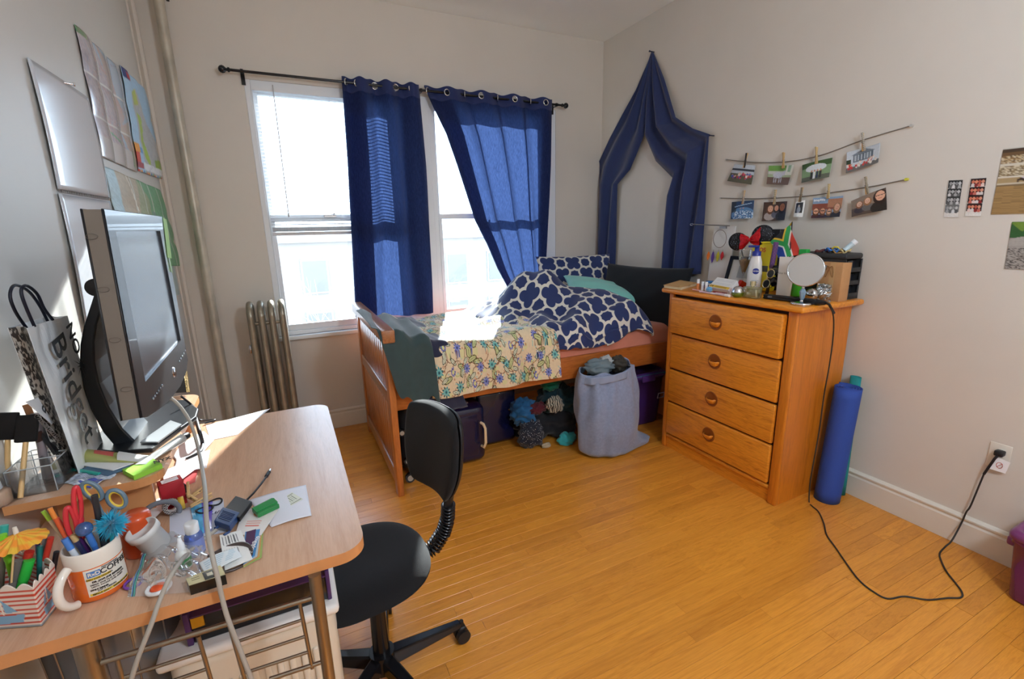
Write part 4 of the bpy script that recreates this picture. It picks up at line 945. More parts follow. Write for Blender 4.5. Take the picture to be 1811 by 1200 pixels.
wallpic(mp, [(212, 115), (257, 160), (288, 318), (245, 302)], 'coast_map', M_mp, 'tourist map with pale blue sea and colour blocks beside the corner', 'map', .004, fold)
mp = Pic(80, 60, '6FA37A'); mp.rect(0, 0, .45, 1, 'B4A78F'); mp.rect(0, 0, .13, 1, 'A9C4CC'); mp.poly([(.45, 0), (.62, .2), (.5, 1), (.3, 1)], '9CA582'); mp.ell(.66, .5, .05, .12, 'A9BED2'); mp.speck(.12, 6); mp.poly([(.0, .75), (.12, .6), (.2, 1), (0, 1)], '7C9CB8')
for k in (.2, .36, .52, .68, .84): mp.line(k, 0, k, 1, .004, 'C9CFC6')
mp.line(.3, 0, .42, .6, .006, 'E8E4D8')
wallpic(mp, [(181, 293), (283, 336), (322, 470), (226, 470)], 'terrain_map', M_mp, 'green and tan terrain map behind the monitor', 'map', .004, fold)
mp = Pic(20, 40, 'A9B9B4'); mp.rect(0, 0, 1, .12, '7C9890'); mp.ell(.5, .35, .2, .05, 'DCE6E2'); mp.speck(.05, 2)
wallpic(mp, [(268, 372), (290, 385), (318, 520), (297, 527)], 'wall_leaflet', M_mp, 'long grey green leaflet on the wall right beside the monitor edge', 'leaflet', .006)
# green slips on the monitor's far edge
for i, (a, b) in enumerate((((286, 385), (297, 455)), ((288, 425), (300, 480)))):
    c_ = [pt(a[0], a[1]), pt(a[0] + 6, a[1] + 3), pt(b[0] + 4, b[1] + 2), pt(b[0] - 3, b[1])]
    one(MB().slab(*[q + Vector((.004 - .002 * i, .001, 0)) for q in c_], .0006), 'green_slip', mat('lime_slip', 'A9D58A', .7), ['upper pale green paper slip stuck on the monitor edge', 'lower pale green paper slip stuck on the monitor edge'][i], 'note')
# ================================================================ ITEMS ON THE RAISED SHELF
def flat(px, z, t, name, m, label, cat, group=None):
    c_ = [az(x, y, z) for x, y in px]; n = (c_[1] - c_[0]).cross(c_[3] - c_[0])
    if n.z < 0: c_ = [c_[0], c_[3], c_[2], c_[1]]
    return one(MB().slab(*c_, t), name, m, label, cat, group)
def fpic(pic, px, z, name, m, label, cat, group=None, curl=None):
    c_ = [az(x, y, z) for x, y in px]; return tag(picture(pic, *c_, name, m, curl=curl), label, cat, group)
ACR = clear('clear_acrylic', (252, 253, 254), .15, .015); ACE = clear('acrylic_edge', (235, 240, 244), .5, .45)
og = thing('acrylic_organizer', 'clear acrylic makeup organizer with compartments on the raised shelf', 'organizer', tuple(az(70, 870, ZH)))
c0, c1, c2, c3 = az(20, 882, ZH), az(102, 866, ZH), az(140, 826, ZH), az(66, 838, ZH)
up = Vector((0, 0, .062)); t_ = .0022
for a, b in ((c0, c1), (c1, c2), (c2, c3), (c3, c0)): 
    mb = MB(); mb.slab(a, b, b + up, a + up, t_).tube([a, b], .001, 4); mb.build('wall_panel', ACR, og); MB().tube([a + up, b + up], .0016, 6).build('panel_edge', ACE, og); MB().tube([b, b + up], .0012, 6).build('panel_edge', ACE, og)
MB().slab(c0, c1, c2, c3, .003).build('base', ACR, og)
for t in (.45, .72): a, b = c0.lerp(c3, t), c1.lerp(c2, t); mb = MB().slab(a, b, b + up * .98, a + up * .98, t_).tube([a, b], .001, 4); mb.build('divider', ACR, og); MB().tube([a + up, b + up], .0014, 6).build('panel_edge', ACE, og)
a, b = c0.lerp(c1, .5).lerp(c3.lerp(c2, .5), .45), c3.lerp(c2, .5); MB().slab(a, b, b + up, a + up, t_).tube([a + up, b + up], .0015, 6).build('divider', ACR, og)
M_foam = mat('black_foam', '15110F', .95, bump=.3, bs=200); M_pine = mat('pale_handle', 'D9B27A', .45, var=.08, vs=30, aniso=(6, 6, 1))
def foam_brush(a, b, w, label):
    """a = foot of the handle, b = top of the head"""
    a, b = Vector(a), Vector(b); d = (b - a).normalized(); L_ = (b - a).length; br = thing('foam_brush', label, 'brush', tuple(a), group='foam brushes on the raised shelf')
    MB().cyl(a, a + d * (L_ - .05), .0048, .0048, 12).build('handle', M_pine, br)
    s = (b - a).cross(Vector((0, 1, 0))).normalized(); h0 = a + d * (L_ - .058); mb = MB(); mb.T = frame(h0 + d * .03, s, d)
    mb.box((0, 0, 0), (w, .06, .014), bev=.003).build('foam_head', M_foam, br)
foam_brush(az(13, 868, ZH + .004), ay(14, 731, az(13, 868, ZH).y + .01), .036, 'black foam brush with orange wood handle at the frame edge of the shelf')
foam_brush(az(36, 880, ZH + .004), ay(50, 735, az(36, 870, ZH).y + .03), .036, 'black foam brush with pale wood handle standing in the acrylic organizer')
def stick(a, b, r, name, m, label, cat, cap=None, capm=None, group=None, r1=None, tip=None, tipm=None):
    a, b = Vector(a), Vector(b); t = thing(name, label, cat, tuple(a), group=group)
    MB().cyl(a, a.lerp(b, 1 - (cap or 0)), r, r1, 12).build('barrel', m, t)
    if cap: MB().cyl(a.lerp(b, 1 - cap), b, r * 1.12, n=12).build('cap', capm, t)
    if tip: MB().cyl(b, b + (b - a).normalized() * tip, r * .8, r * .1, 12).build('tip', tipm, t)
    return t
S_ = lambda x, y, Y: ay(x, y, Y)
yo = az(60, 860, ZH).y
stick(az(88, 840, ZH + .004), S_(66, 762, yo + .03), .007, 'lip_gloss', mat('rose_gloss', 'B9736A', .3), 'rose lip gloss tube leaning in the acrylic organizer', 'lip gloss', .25, mat('brown_cap', '3A2420', .3))
stick(az(100, 842, ZH + .004), S_(46, 715, yo + .05), .006, 'makeup_brush', clear('brush_handle', (220, 220, 225), .4, .2), 'makeup brush with tan bristles in the acrylic organizer', 'brush', .2, mat('tan_bristle', 'B07B55', .9))
stick(az(84, 846, ZH + .004), S_(62, 730, yo + .04), .008, 'mascara_tube', clear('smoky_plastic', (190, 180, 185), .3, .4), 'smoky clear mascara tube standing in the organizer', 'mascara')
jr = thing('powder_jar', 'round beige powder jar with white lid at the shelf front edge', 'jar', tuple(az(-4, 900, ZH)))
c_ = az(-6, 893, ZH); MB().lathe([(0, 0), (.022, 0), (.026, .004), (.026, .028), (.022, .032), (0, .033)], c_, n=28).build('jar_body', mat('beige_powder', 'C9A488', .5), jr)
MB().lathe([(.029, 0), (.029, .03), (.027, .034), (.021, .036), (.018, .055), (0, .056)], c_ + Vector((0, 0, .001)), n=28).build('clear_shell', ACR, jr); MB().lathe([(.016, .036), (.015, .058), (0, .06)], c_, n=20).build('lid', M_white, jr)
# card and spiral notebook leaning behind the bag
nb = thing('spiral_notebook', 'black spiral notebook lying under the shopping bag', 'notebook', tuple(az(75, 800, ZH)))
a, b, c_, d = ax(62, 745, -.545), ax(70, 735, -.57), ax(118, 782, -.55), ax(108, 800, -.53)
MB().slab(ax(58, 742, -.56), ax(95, 735, -.56), ax(140, 792, -.53), ax(100, 802, -.53), .006).build('cover', M_black, nb)
A_, B_ = ax(64, 735, -.54), ax(117, 790, -.52); pts = [A_.lerp(B_, i / 200) + Vector((.004 * math.cos(i * .63), 0, .004 * math.sin(i * .63))) for i in range(200)]
MB().tube(pts, .0009, 4).build('spiral_wire', M_steel, nb)
cd = thing('white_card', 'white card with a black letter leaning against the notebook', 'card', tuple(az(60, 720, ZH)))
q4 = [ax(46, 710, -.535), ax(84, 697, -.535), ax(100, 742, -.525), ax(92, 750, -.525)]
MB().slab(*q4, .001).build('sheet', M_paper, cd); o_ = ax(78, 721, -.531); text('d', .034, 'letter', M_ink, cd, frame(o_, q4[3] - q4[0], q4[1] - q4[0]), bold=.0008)
# tubes
def tube_pack(A, B, r, w, name, label, m, mc, wtxt=None):
    """soft tube: round at A, crimped flat at B"""
    A, B = Vector(A), Vector(B); d = B - A; side = d.cross(Vector((0, 0, 1))).normalized(); t = thing(name, label, 'tube', tuple(A))
    def fn(u, v):
        a = u * 2 * pi; rx_ = r + (w - r) * v; rz = r * (1 - v) + .001; return A + d * v + side * rx_ * math.cos(a) + Vector((0, 0, max(r * .2, rz) * math.sin(a) * 1)) + Vector((0, 0, r * (1 - v) * .0))
    MB().grid(fn, 28, 20).build('tube_body', m, t); MB().cyl(A, A - d.normalized() * .022, r * .8, n=20).build('cap', mc, t)
    return t
A_, B_ = az(150, 806, ZH + .019), az(262, 812, ZH + .008)
gt = tube_pack(A_, B_, .017, .020, 'green_tube', 'olive green cosmetic tube in clear wrapper by the monitor base', mat('olive_plastic', 'A5A660', .35, coat=.4), mat('olive_cap', '8C8A3C', .4))
MB().grid(lambda u, v: A_.lerp(B_, .18 + .3 * u) + Vector((0, -.012 * math.cos(v * pi), .018 * math.sin(v * pi) * (1 - .2 * u) + .0004)), 8, 8).build('red_print', mat('red_print', 'B5564E', .4), gt)
MB().grid(lambda u, v: A_.lerp(B_, .55 + .44 * u) + Vector((0, -.019 * math.cos(v * pi), .0150 * math.sin(v * pi) * (1 - .75 * u) + .001)), 8, 8).build('pale_end', mat('pale_grey', 'D4D4D2', .3), gt)
A_, B_ = az(247, 822, ZH + .012), az(322, 775, ZH + .006)
nt_ = tube_pack(B_.lerp(A_, 0), A_, .012, .016, 'silver_tube', 'silver makeup tube with black lettering near the shelf edge', mat('silver_tube', 'B9BBB8', .3, .3), M_black)
text('NYX', .017, 'lettering', M_black, nt_, frame(az(287, 813, ZH + .018) , az(310, 804, ZH) - az(270, 816, ZH), Vector((-.3, 1, .2))), bold=.0004)
flat([(272, 753), (327, 738), (330, 757), (278, 780)], ZH + .02, .004, 'grey_sleeve', mat('grey_pouch', '9DA1A4', .4, coat=.3), 'grey paper sleeve lying on the monitor base', 'sleeve') if 0 else None
flat([(248, 783), (302, 745), (322, 752), (280, 783)], ZH + .014, .004, 'grey_sleeve', mat('grey_pouch', '9DA1A4', .4, coat=.3), 'grey paper sleeve lying across the monitor base', 'sleeve')
flat([(140, 822), (180, 812), (240, 818), (200, 832)], ZH + .0075, .002, 'white_leaflet', M_paper, 'folded white leaflet under the olive tube', 'paper')
flat([(137, 833), (175, 818), (236, 825), (190, 842)], ZH + .004, .0025, 'blue_folder', mat('slate_blue', '4C6A86', .5), 'slate blue card pack under the white leaflet', 'card')
flat([(205, 834), (262, 815), (290, 826), (240, 838)], ZH + .0008, .0015, 'pale_card', mat('pale_card', 'D8D6D0', .6), 'pale paper card under the green sticky notes', 'card')
stick(az(128, 829, ZH + .006), az(176, 838, ZH + .006), .004, 'teal_pen', mat('teal_plastic', '2FA596', .35), 'teal capped pen between organizer and foil sachet', 'pen')
fs = Pic(60, 30, 'C4CDDA'); fs.rect(.0, .55, .55, .95, '3F4FA8'); fs.ell(.2, .5, .1, .25, 'E8ECF2'); fs.ell(.2, .5, .06, .12, '3F4FA8')
for k in range(14): fs.line(.35 + k * .045, .1, .3 + k * .045, .75, .008, '46549C', .8)
fs.speck(.2, 3, 2); fpic(fs, [(112, 853), (152, 828), (206, 838), (162, 862)], ZH + .003, 'foil_sachet', M_gp, 'crinkled foil sachet with blue print on the shelf edge', 'sachet', curl=lambda u, v: .003 * sn(u * 6, v * 6, 2, 3))
st_ = flat([(218, 837.5), (270, 816.7), (288, 827.5), (238, 849)], ZH + .001, .012, 'sticky_note_pad', mat('lime_paper', '8CC63C', .6), 'pad of bright green sticky notes on the shelf corner', 'sticky notes')
# ================================================================ STRIPED PEN BOX
Zd = ZD + .001
pb = thing('striped_pen_box', 'red and white striped paper box with a sailboat full of pens', 'pen box', tuple(az(40, 1090, ZD)))
sp_ = Pic(64, 52, 'E4D9CE')
base = [az(-30, 1114, Zd), az(74, 1106, Zd), az(106, 1066, Zd), az(40, 1040, Zd), az(-66, 1060, Zd)]
cen = sum(base, Vector((0, 0, 0))) / 5; Hb = .088
topv = [cen + (p - cen) * 1.12 + Vector((0, 0, Hb)) for p in base]
def striped(boat, seed):
    s = Pic(70, 50, 'E2D6CA')
    for k in range(8): s.rect(0, .10 + k * .108, 1, .10 + k * .108 + .045, 'C8452E')
    s.rect(0, .94, 1, 1, '8E9AA2')
    if boat:
        s.poly([(.22, .70), (.78, .66), (.72, .86), (.28, .88)], '7FAFCF'); s.poly([(.42, .30), (.40, .62), (.24, .66)], '7FAFCF'); s.poly([(.46, .30), (.68, .60), (.48, .62)], '7FAFCF'); s.rect(.425, .26, .455, .66, 'F0E6DA')
    return s
M_st = printed('striped_paper', .5)
for i in range(5):
    a, b = base[i], base[(i + 1) % 5]; c_, d = topv[i], topv[(i + 1) % 5]; sc = striped(i in (0, 1), i); nsc = 4
    def fn(u, v):
        lo = a.lerp(b, u); hi = c_.lerp(d, u); w = (abs(math.sin(u * nsc * pi)) - .5) * .010; return hi.lerp(lo, v) + Vector((0, 0, w * max(0, 1 - v * 14)))
    MB().grid(fn, 69, 49).build('side_panel', M_st, pb, col=sc.a.reshape(-1, 3), solid=.0012)
MB().add(base, [tuple(range(5))]).build('base', M_st, pb, col=np.ones((5, 3)) * .6)
GRP = 'pens in the striped box'
def pen(name, foot, top, r, c, label, cat='pen', cap=.4, cc=None, grp=GRP, tip=None, tc=None, metal=0):
    m_ = mat('p_' + c, c, .3, metal); return stick(foot, top, r * .8, name, m_, label, cat, cap, mat('p_' + (cc or c), cc or c, .3), grp, tip=tip, tipm=mat('p_' + (tc or 'D9B27A'), tc or 'D9B27A', .5))
yb = cen.y
F = lambda x, k=.0: Vector((cen.x + x, cen.y + k, ZD + .006))
for nm, f, t, r, c, cc, lab in (
    ('marker', F(-.02), S_(8, 928, yb + .03), .0065, '9B9890', '35A79C', 'grey marker with teal end cap at the frame edge'),
    ('marker', F(.01, -.03), S_(52, 990, yb - .02), .009, '2DA83C', '32B944', 'bright green capped marker standing in front of the paper umbrella'),
    ('marker', F(.01, .0), S_(4, 945, yb), .007, '7FCF2E', '7FD035', 'lime green marker leaning out of the striped box'),
    ('marker', F(.03, .0), S_(90, 950, yb), .0055, 'A9A39C', 'C73A2C', 'grey pen with red cap beside the umbrella tip'),
    ('pencil', F(.03, .02), S_(66, 935, yb + .03), .004, '5A3F8A', '6A4A9E', 'purple capped pen behind the paper umbrella'),
    ('pen', F(.035, .01), S_(80, 948, yb + .01), .004, '22232A', '8F9096', 'black pen with grey top behind the red cap'),
    ('marker', F(.0, -.01), S_(52, 975, yb - .01), .008, 'B82A20', 'C8352A', 'red marker lying under the paper umbrella'),
    ('pen', F(-.03, -.02), S_(-6, 985, yb - .03), .006, 'A82C22', 'B7352A', 'red pen low at the frame edge in the striped box'),
    ('pencil_stub', F(.0, -.03), S_(33, 990, yb - .02), .0075, '77716A', '6B665F', 'grey stubby crayon standing next to the green marker'),
    ('pen', F(.04, -.01), S_(70, 965, yb), .005, '1F5F5A', '23706A', 'dark teal pen inside the striped box'),
    ('pen', F(.045, .02), S_(100, 975, yb + .02), .005, '2A2E38', '3A3F4A', 'dark slate pen nearest the mug in the striped box')):
    pen(nm, f, t, r, c, lab, 'marker' if nm == 'marker' else 'pen', .35, cc)
um = thing('paper_umbrella', 'orange and yellow paper cocktail umbrella sticking out of the pen box', 'cocktail umbrella', tuple(F(0)))
ut = S_(27, 937, yb - .01); ub = S_(20, 1030, yb - .04)
MB().cyl(ub, ut, .0016, n=8).build('stick', M_pine, um); cols = []
def umb(u, v): a = u * 2 * pi; r_ = .040 * v; return ut + Vector((r_ * math.cos(a), r_ * math.sin(a), -.006 - .017 * v - (.003 * v * (1 if int(u * 32) % 2 else 0))))
for j in range(9):
    for i in range(65): cols.append(lin('E8902E' if (i // 4 + j // 3) % 2 else 'E0B23C'))
MB().grid(umb, 64, 8, sm=False).build('canopy', M_mp, um, col=np.array(cols)); MB().lathe([(.004, 0), (.003, .012), (0, .013)], ut - Vector((0, 0, .006)), n=10).build('tip', mat('p_cream', 'D9CFC0', .6), um)
# ================================================================ COFFEE MUG
mg = thing('coffee_mug', 'white and orange mug printed COFFEE holding scissors and pens', 'mug', tuple(az(172, 1058, ZD)))
mc_ = (az(118, 1073, ZD) + az(228, 1043, ZD)) / 2; mc_ = az(176, 1052, ZD); mr = (az(118, 1070, ZD) - az(232, 1040, ZD)).length / 2 * .93; mr = .043; mc_ = Vector((az(180, 1040, ZD).x, az(172, 1062, ZD).y + mr * .9, ZD)); mh = .104
M_cer = mat('white_ceramic', 'E3DBCF', .12, coat=.6); M_or = mat('orange_glaze', 'E06A1E', .12, coat=.6)
MB().lathe([(0, .002), (mr * .9, .001), (mr * .97, .003), (mr, .008), (mr, mh * .69)], mc_, n=48).build('orange_band', M_or, mg)
MB().lathe([(mr, mh * .69), (mr, mh - .003), (mr - .002, mh), (mr - .004, mh - .002), (mr - .004, .006), (0, .005)], mc_, n=48).build('white_rim', M_cer, mg)
vdir = Vector((0, 0, CH)) - mc_; va = math.atan2(vdir.y, vdir.x); ha = va - math.radians(46)
hp = []
for k in range(15): a = -1.25 + 2.5 * k / 14; hp.append(mc_ + Vector((math.cos(ha), math.sin(ha), 0)) * (mr - .004 + .040 * math.cos(a)) + Vector((0, 0, mh * .45 + .040 * math.sin(a))))
MB().tube(hp, .0075, 12).build('handle', M_cer, mg)
def wrapc(a0, r): return lambda p: Vector((0, 0, 0)) + mc_ + Vector((r * math.cos(a0 + p.x / r), r * math.sin(a0 + p.x / r), p.y)) + Vector((math.cos(a0 + p.x / r), math.sin(a0 + p.x / r), 0)) * p.z
a0 = va + math.radians(18)
M_lab = mat('label_white', 'E2DCD0', .3); M_yel = mat('label_yellow', 'D9B83A', .4); M_bl = mat('label_blue', '4A7AB8', .4); M_tx = mat('label_ink', '241F1C', .5)
def lab(u0, u1, z0, z1, m, r, nm):
    w = wrapc(a0, mr + r); MB().grid(lambda u, v: w(Vector((u0 + (u1 - u0) * u, z0 + (z1 - z0) * v, 0))), 16, 1).build(nm, m, mg)
lab(-.034, .040, .014, .070, M_lab, .0004, 'label'); lab(-.030, -.010, .054, .066, M_bl, .0008, 'label_patch')
lab(-.032, .004, .0475, .0525, M_yel, .0008, 'label_stripe'); lab(-.032, .038, .0155, .0205, M_yel, .0008, 'label_stripe')
I4 = Matrix.Identity(4)
def mt(s, size, x, y, m=M_tx, bold=0): text(s, size, 'lettering', m, mg, I4, warp=lambda p: wrapc(a0, mr + .0013)(Vector((p.x + x, p.y + y, p.z))), bold=bold)
mt('COFFEE', .0145, .014, .0595, bold=.0002); mt('PRESCRIPTION', .0042, .006, .0675); mt('Rx', .010, -.0235, .060, M_lab, .0002); mt('D', .010, -.0145, .060, M_lab, .0003)
mt('DAILY DOSE REQUIRED', .0038, -.013, .050); mt('DR. JAVA JOE ESPRESSO', .0048, .0, .0435, bold=.0002); mt('DRINK ONE MUG BY MOUTH', .0042, -.001, .038); mt('UNTIL AWAKE AND ALERT', .0042, -.002, .0335); mt('ONLY DRINK', .0044, -.017, .0275, bold=.0002); mt('CUP IF NEEDED', .0042, -.006, .0235); mt('REFILLS: DAILY   DISPENSE OFTEN', .0042, .003, .018)
# things standing in the mug
GM = 'pens and tools in the coffee mug'
mI = lambda x, y: mc_ + Vector((x, y, .012)); ym = mc_.y
def scissors(name, label, foot, c1, c2, rx_, cat='scissors', tilt=0, cc='C8323A', inner=None):
    t = thing(name, label, cat, tuple(foot), group=GM)
    j = (c1 + c2) / 2; j = j.lerp(foot, .35)
    for c_, s in ((c1, -1), (c2, 1)):
        d = (c_ - foot).normalized(); w = (c2 - c1).normalized(); n_ = 28
        ring = [c_ + w * rx_[0] * math.cos(a) + d * rx_[1] * math.sin(a) for a in [2 * pi * k / n_ for k in range(n_)]]
        MB().tube(ring, .0042, 8, closed=True, flat=.9).build('handle_ring', mat('sc_' + cc, cc, .35), t)
        if inner: MB().tube([c_ + (p - c_) * .78 for p in ring], .0028, 6, closed=True).build('inner_grip', mat('sc_' + inner, inner, .4), t)
        MB().tube([c_ - d * rx_[1], j], .0055, 8, rr=[.0055, .006]).build('shank', mat('sc_' + cc, cc, .35), t)
    MB().cyl(foot, j, .003, .005, 8).build('blade', M_steel, t); return t
scissors('scissors', 'scissors with red handles standing in the coffee mug', mI(-.01, 0), S_(126, 925, ym), S_(137, 890, ym + .01), (.014, .030))
scissors('scissors', 'scissors with grey and yellow handles standing in the coffee mug', mI(.01, .01), S_(163, 868, ym + .03), S_(206, 882, ym + .03), (.017, .017), cc='5F7482', inner='D6B43A')
ZD_ = ZD
for nm, f, t, r, c, cc, cap, lab_ in (
    ('pencil', mI(-.01, -.01), S_(88, 898, ym), .0042, 'C8562E', 'D9843A', .12, 'orange pencil with foil band leaning in the mug'),
    ('pencil', mI(-.005, .0), S_(76, 903, ym + .01), .0038, 'B7A68A', '8FB83A', .12, 'beige pencil with green and yellow end in the mug'),
    ('marker', mI(.0, -.02), S_(114, 952, ym - .01), .0065, 'CFD4DA', '4A7CC4', .2, 'white pen with light blue collar in the mug'),
    ('pen', mI(.01, -.015), S_(128, 945, ym - .01), .0055, '22264A', 'B9A070', .12, 'navy pen with brass coil grip in the mug'),
    ('pen', mI(.02, -.01), S_(152, 935, ym - .01), .006, '2F5FA8', '3B72BC', .3, 'blue pen with silver neck under the marbled ball'),
    ('marker', mI(.012, .01), S_(167, 875, ym + .01), .006, '2C2E33', '2C2E33', .3, 'dark grey marker standing upright in the mug'),
    ('pencil', mI(0, .012), S_(100, 915, ym + .005), .004, '7A8F9A', 'B84A3A', .15, 'patterned pencil with red end in the mug'),
    ('pen', mI(.015, 0), S_(140, 950, ym), .0045, '5A2A6A', '4E2460', .3, 'purple pen low in the mug')):
    pen(nm, f, t, r, c, lab_, 'marker' if nm == 'marker' else nm, cap, cc, GM)
one(MB().ball(S_(150, 940, ym - .01) + Vector((0, 0, .006)), .0135, 20), 'marble_ball_topper', mat('marbled', '35558A', .15, coat=.6, var=.5, vs=60), 'blue green marbled ball topper on a pen in the mug', 'pen topper')
pf = MB(); pc_ = S_(197, 925, ym); r5 = random.Random(11)
for k in range(700):
    z_ = r5.uniform(-1, 1); a = r5.uniform(0, 2 * pi); s_ = math.sqrt(1 - z_ * z_); d = Vector((s_ * math.cos(a), s_ * math.sin(a), z_)); L_ = r5.uniform(.018, .032); side = d.orthogonal().normalized() * .0011
    m_ = pc_ + d * L_ * .6 + Vector((0, 0, -.001)); e = pc_ + d * L_ + Vector((r5.uniform(-1, 1), r5.uniform(-1, 1), r5.uniform(-1.5, .5))) * .004
    pf.add([pc_ + d * .004 - side, pc_ + d * .004 + side, m_ + side * .8, m_ - side * .8, e], [(0, 1, 2, 3), (3, 2, 4)])
pt_ = thing('pompom_pen', 'pen topped with a fluffy turquoise feather pompom in the mug', 'pen', tuple(mI(.02, 0)), group=GM)
pf.build('pompom', mat('turquoise_feather', '1FA3C6', .8, sheen=.3), pt_); MB().cyl(mI(.02, 0), pc_, .0035, n=10).build('barrel', mat('p_teal', '2AA7B8', .3), pt_)
# ================================================================ MORE DESK THINGS
def bottle(name, label, cat, c, prof, m, capprof, capm, extra=None, tilt=None, n=28, sc=(1, 1)):
    t = thing(name, label, cat, tuple(c)); T = Matrix.Identity(4)
    if tilt: T = Matrix.Translation(c) @ tilt.to_4x4() @ Matrix.Translation(-Vector(c))
    mb = MB(); mb.T = T; mb.lathe(prof, c, n=n, sc=sc).build('body', m, t)
    if capprof: mb = MB(); mb.T = T; mb.lathe(capprof, c, n=n, sc=sc).build('cap', capm, t)
    if extra: mb = MB(); mb.T = T; mb.lathe(extra[0], c, n=n, sc=sc).build(extra[2] if len(extra) > 2 else 'label', extra[1], t)
    return t
c_ = az(245, 990, ZD); oc_ = Vector((c_.x, c_.y + .03, ZD + .001))
bottle('orange_canister', 'tall orange plastic canister beside the coffee mug', 'canister', oc_, [(0, 0), (.027, 0), (.029, .004), (.029, .085), (.026, .092), (0, .093)], mat('orange_plastic', 'C84A1C', .3, coat=.3), None, None)
rb = thing('red_box', 'small red and white carton wedged behind the orange canister', 'box', tuple(az(285, 930, ZD))); c_ = az(288, 935, ZD)
MB().box((c_.x + .005, c_.y + .11, ZD + .035), (.05, .035, .068), R=EUL(0, 0, 20), bev=.001).build('carton', mat('red_card', 'A8222C', .4), rb)
MB().box((c_.x + .005, c_.y + .11, ZD + .0695), (.035, .02, .001), R=EUL(0, 0, 20)).build('label', M_paper, rb)
c_ = az(283, 985, ZD + .0)
c_ = Vector((c_.x + .0, c_.y + .01, ZD + .002))
bottle('white_tub', 'translucent white tub lying tilted beside the hand gel', 'tub', c_ + Vector((0, 0, .018)), [(0, 0), (.024, 0), (.026, .004), (.026, .045), (.030, .048), (.030, .062), (.027, .062), (.027, .05), (0, .049)], mat('milky', 'D4D3D0', .3, alpha=.92), None, None, tilt=EUL(0, -22, 30))
def sq(r, p=.25): return None
c_ = az(347, 985, ZD); hc = Vector((c_.x, c_.y + .012, ZD + .001))
M_gel = clear('gel', (120, 150, 225), .3, .35)
bottle('hand_gel', 'small clear hand gel bottle with white flip cap', 'bottle', hc, [(0, 0), (.015, 0), (.017, .003), (.017, .045), (.013, .053), (.009, .056)], M_gel, [(.012, .053), (.013, .055), (.013, .074), (.011, .076), (0, .076)], M_white, ([(.0175, .008), (.0175, .040)], mat('gel_label', '8A9AD8', .3, alpha=.8), 'label'))
c_ = az(326, 1010, ZD); dc = Vector((c_.x, c_.y + .012, ZD + .001))
bottle('dropper_bottle', 'white dropper bottle with a green label', 'bottle', dc, [(0, 0), (.012, 0), (.0135, .003), (.0135, .032), (.010, .040), (.006, .044)], mat('drop_white', 'D9D9D4', .35), [(.0068, .043), (.0068, .056), (.0045, .060), (.003, .07), (0, .07)], M_white, ([(.0138, .006), (.0138, .026)], mat('green_label', '3F9A58', .4), 'label'))
# zip bag: crumpled clear film with a coloured seal
M_film = clear('thin_film', (248, 249, 252), .3, .10)
zb = thing('zip_bag', 'clear crumpled plastic zip bag spread beside the mug', 'plastic bag', tuple(az(290, 1030, ZD)))
zq = [az(262, 960, ZD), az(372, 985, ZD), az(352, 1048, ZD), az(226, 1058, ZD)]
def zf(u, v):
    p = zq[0].lerp(zq[1], u).lerp(zq[3].lerp(zq[2], u), v); h = .010 + .030 * math.sin(pi * u) * (1 - v * .8) + .007 * sn(u * 4, v * 4, 2, 3) + .009 * abs(sn(u * 5, v * 5, 1.6, 5)); return Vector((p.x, p.y, ZD + max(.0015, h * min(1, (1 - v) * 5 + .2))))
MB().grid(zf, 70, 50, sm=True).build('film', M_film, zb)
for k, c_ in ((.07, '5E8FB8'), (.10, '4FA59A')):
    MB().tube([zf(k + .01 * math.sin(j / 5), j / 24) + Vector((0, 0, .0015)) for j in range(25)], .0011, 5).build('seal', mat('seal_' + c_, c_, .4), zb)
c_ = az(281, 1040, ZD + .006); 
fr_ = thing('candy_ring', 'orange and white round trinket inside the zip bag', 'trinket', tuple(c_)); MB().ball(c_ + Vector((0, 0, .002)), .014, 16, sc=(1, 1, .45)).build('disc', mat('trinket_orange', 'E85A2A', .3), fr_)
MB().tube([c_ + Vector((.018 * math.cos(a), .018 * math.sin(a), .002)) for a in [2 * pi * k / 24 for k in range(24)]], .004, 8, closed=True).build('rim', M_white, fr_)
c_ = az(236, 1030, ZD + .004); one(MB().tube([c_ + Vector((.014 * math.cos(a), .016 * math.sin(a), 0)) for a in [2 * pi * k / 24 for k in range(24)]], .0028, 8, closed=True), 'purple_ring', mat('purple_plastic', '7A4AA8', .3), 'small purple plastic ring between mug and zip bag', 'ring')
# black and gold carton
bx_ = [az(332, 1038, ZD), az(338, 1052, ZD), az(402, 1032, ZD), az(394, 1014, ZD)]
gb = thing('gold_carton', 'small black and cream carton lying at the desk front edge', 'box', tuple(bx_[0]))
MB().slab(bx_[1], bx_[2], bx_[3], bx_[0], .020).build('carton', mat('carton_black', '1E1B18', .3), gb)
cp = Pic(50, 20, 'CFC49A'); cp.rect(.45, .1, .8, .9, '201D1A'); cp.rect(.55, .3, .7, .6, 'E0D8BE'); cp.rect(.12, .3, .34, .36, '5A5240'); cp.rect(.12, .5, .34, .55, '5A5240'); cp.rect(0, .95, 1, 1, '3A3228')
up_ = Vector((0, 0, .0208)); T4 = [bx_[0] + up_, bx_[3] + up_, bx_[2] + up_, bx_[1] + up_]
picture(cp, *T4, 'printed_label', M_gp, gb)
# round clear headband / bangle set
hc_ = az(395, 995, ZD)
one(MB().tube([hc_ + Vector((.052 * math.cos(a), .040 * math.sin(a), .006 + .006 * math.sin(a * 2))) for a in [-2.2 + 4.4 * k / 40 for k in range(41)]], .003, 8, flat=2), 'headband', mat('brown_band', '4A3E3A', .3), 'thin brown plastic headband lying over the receipts', 'headband')
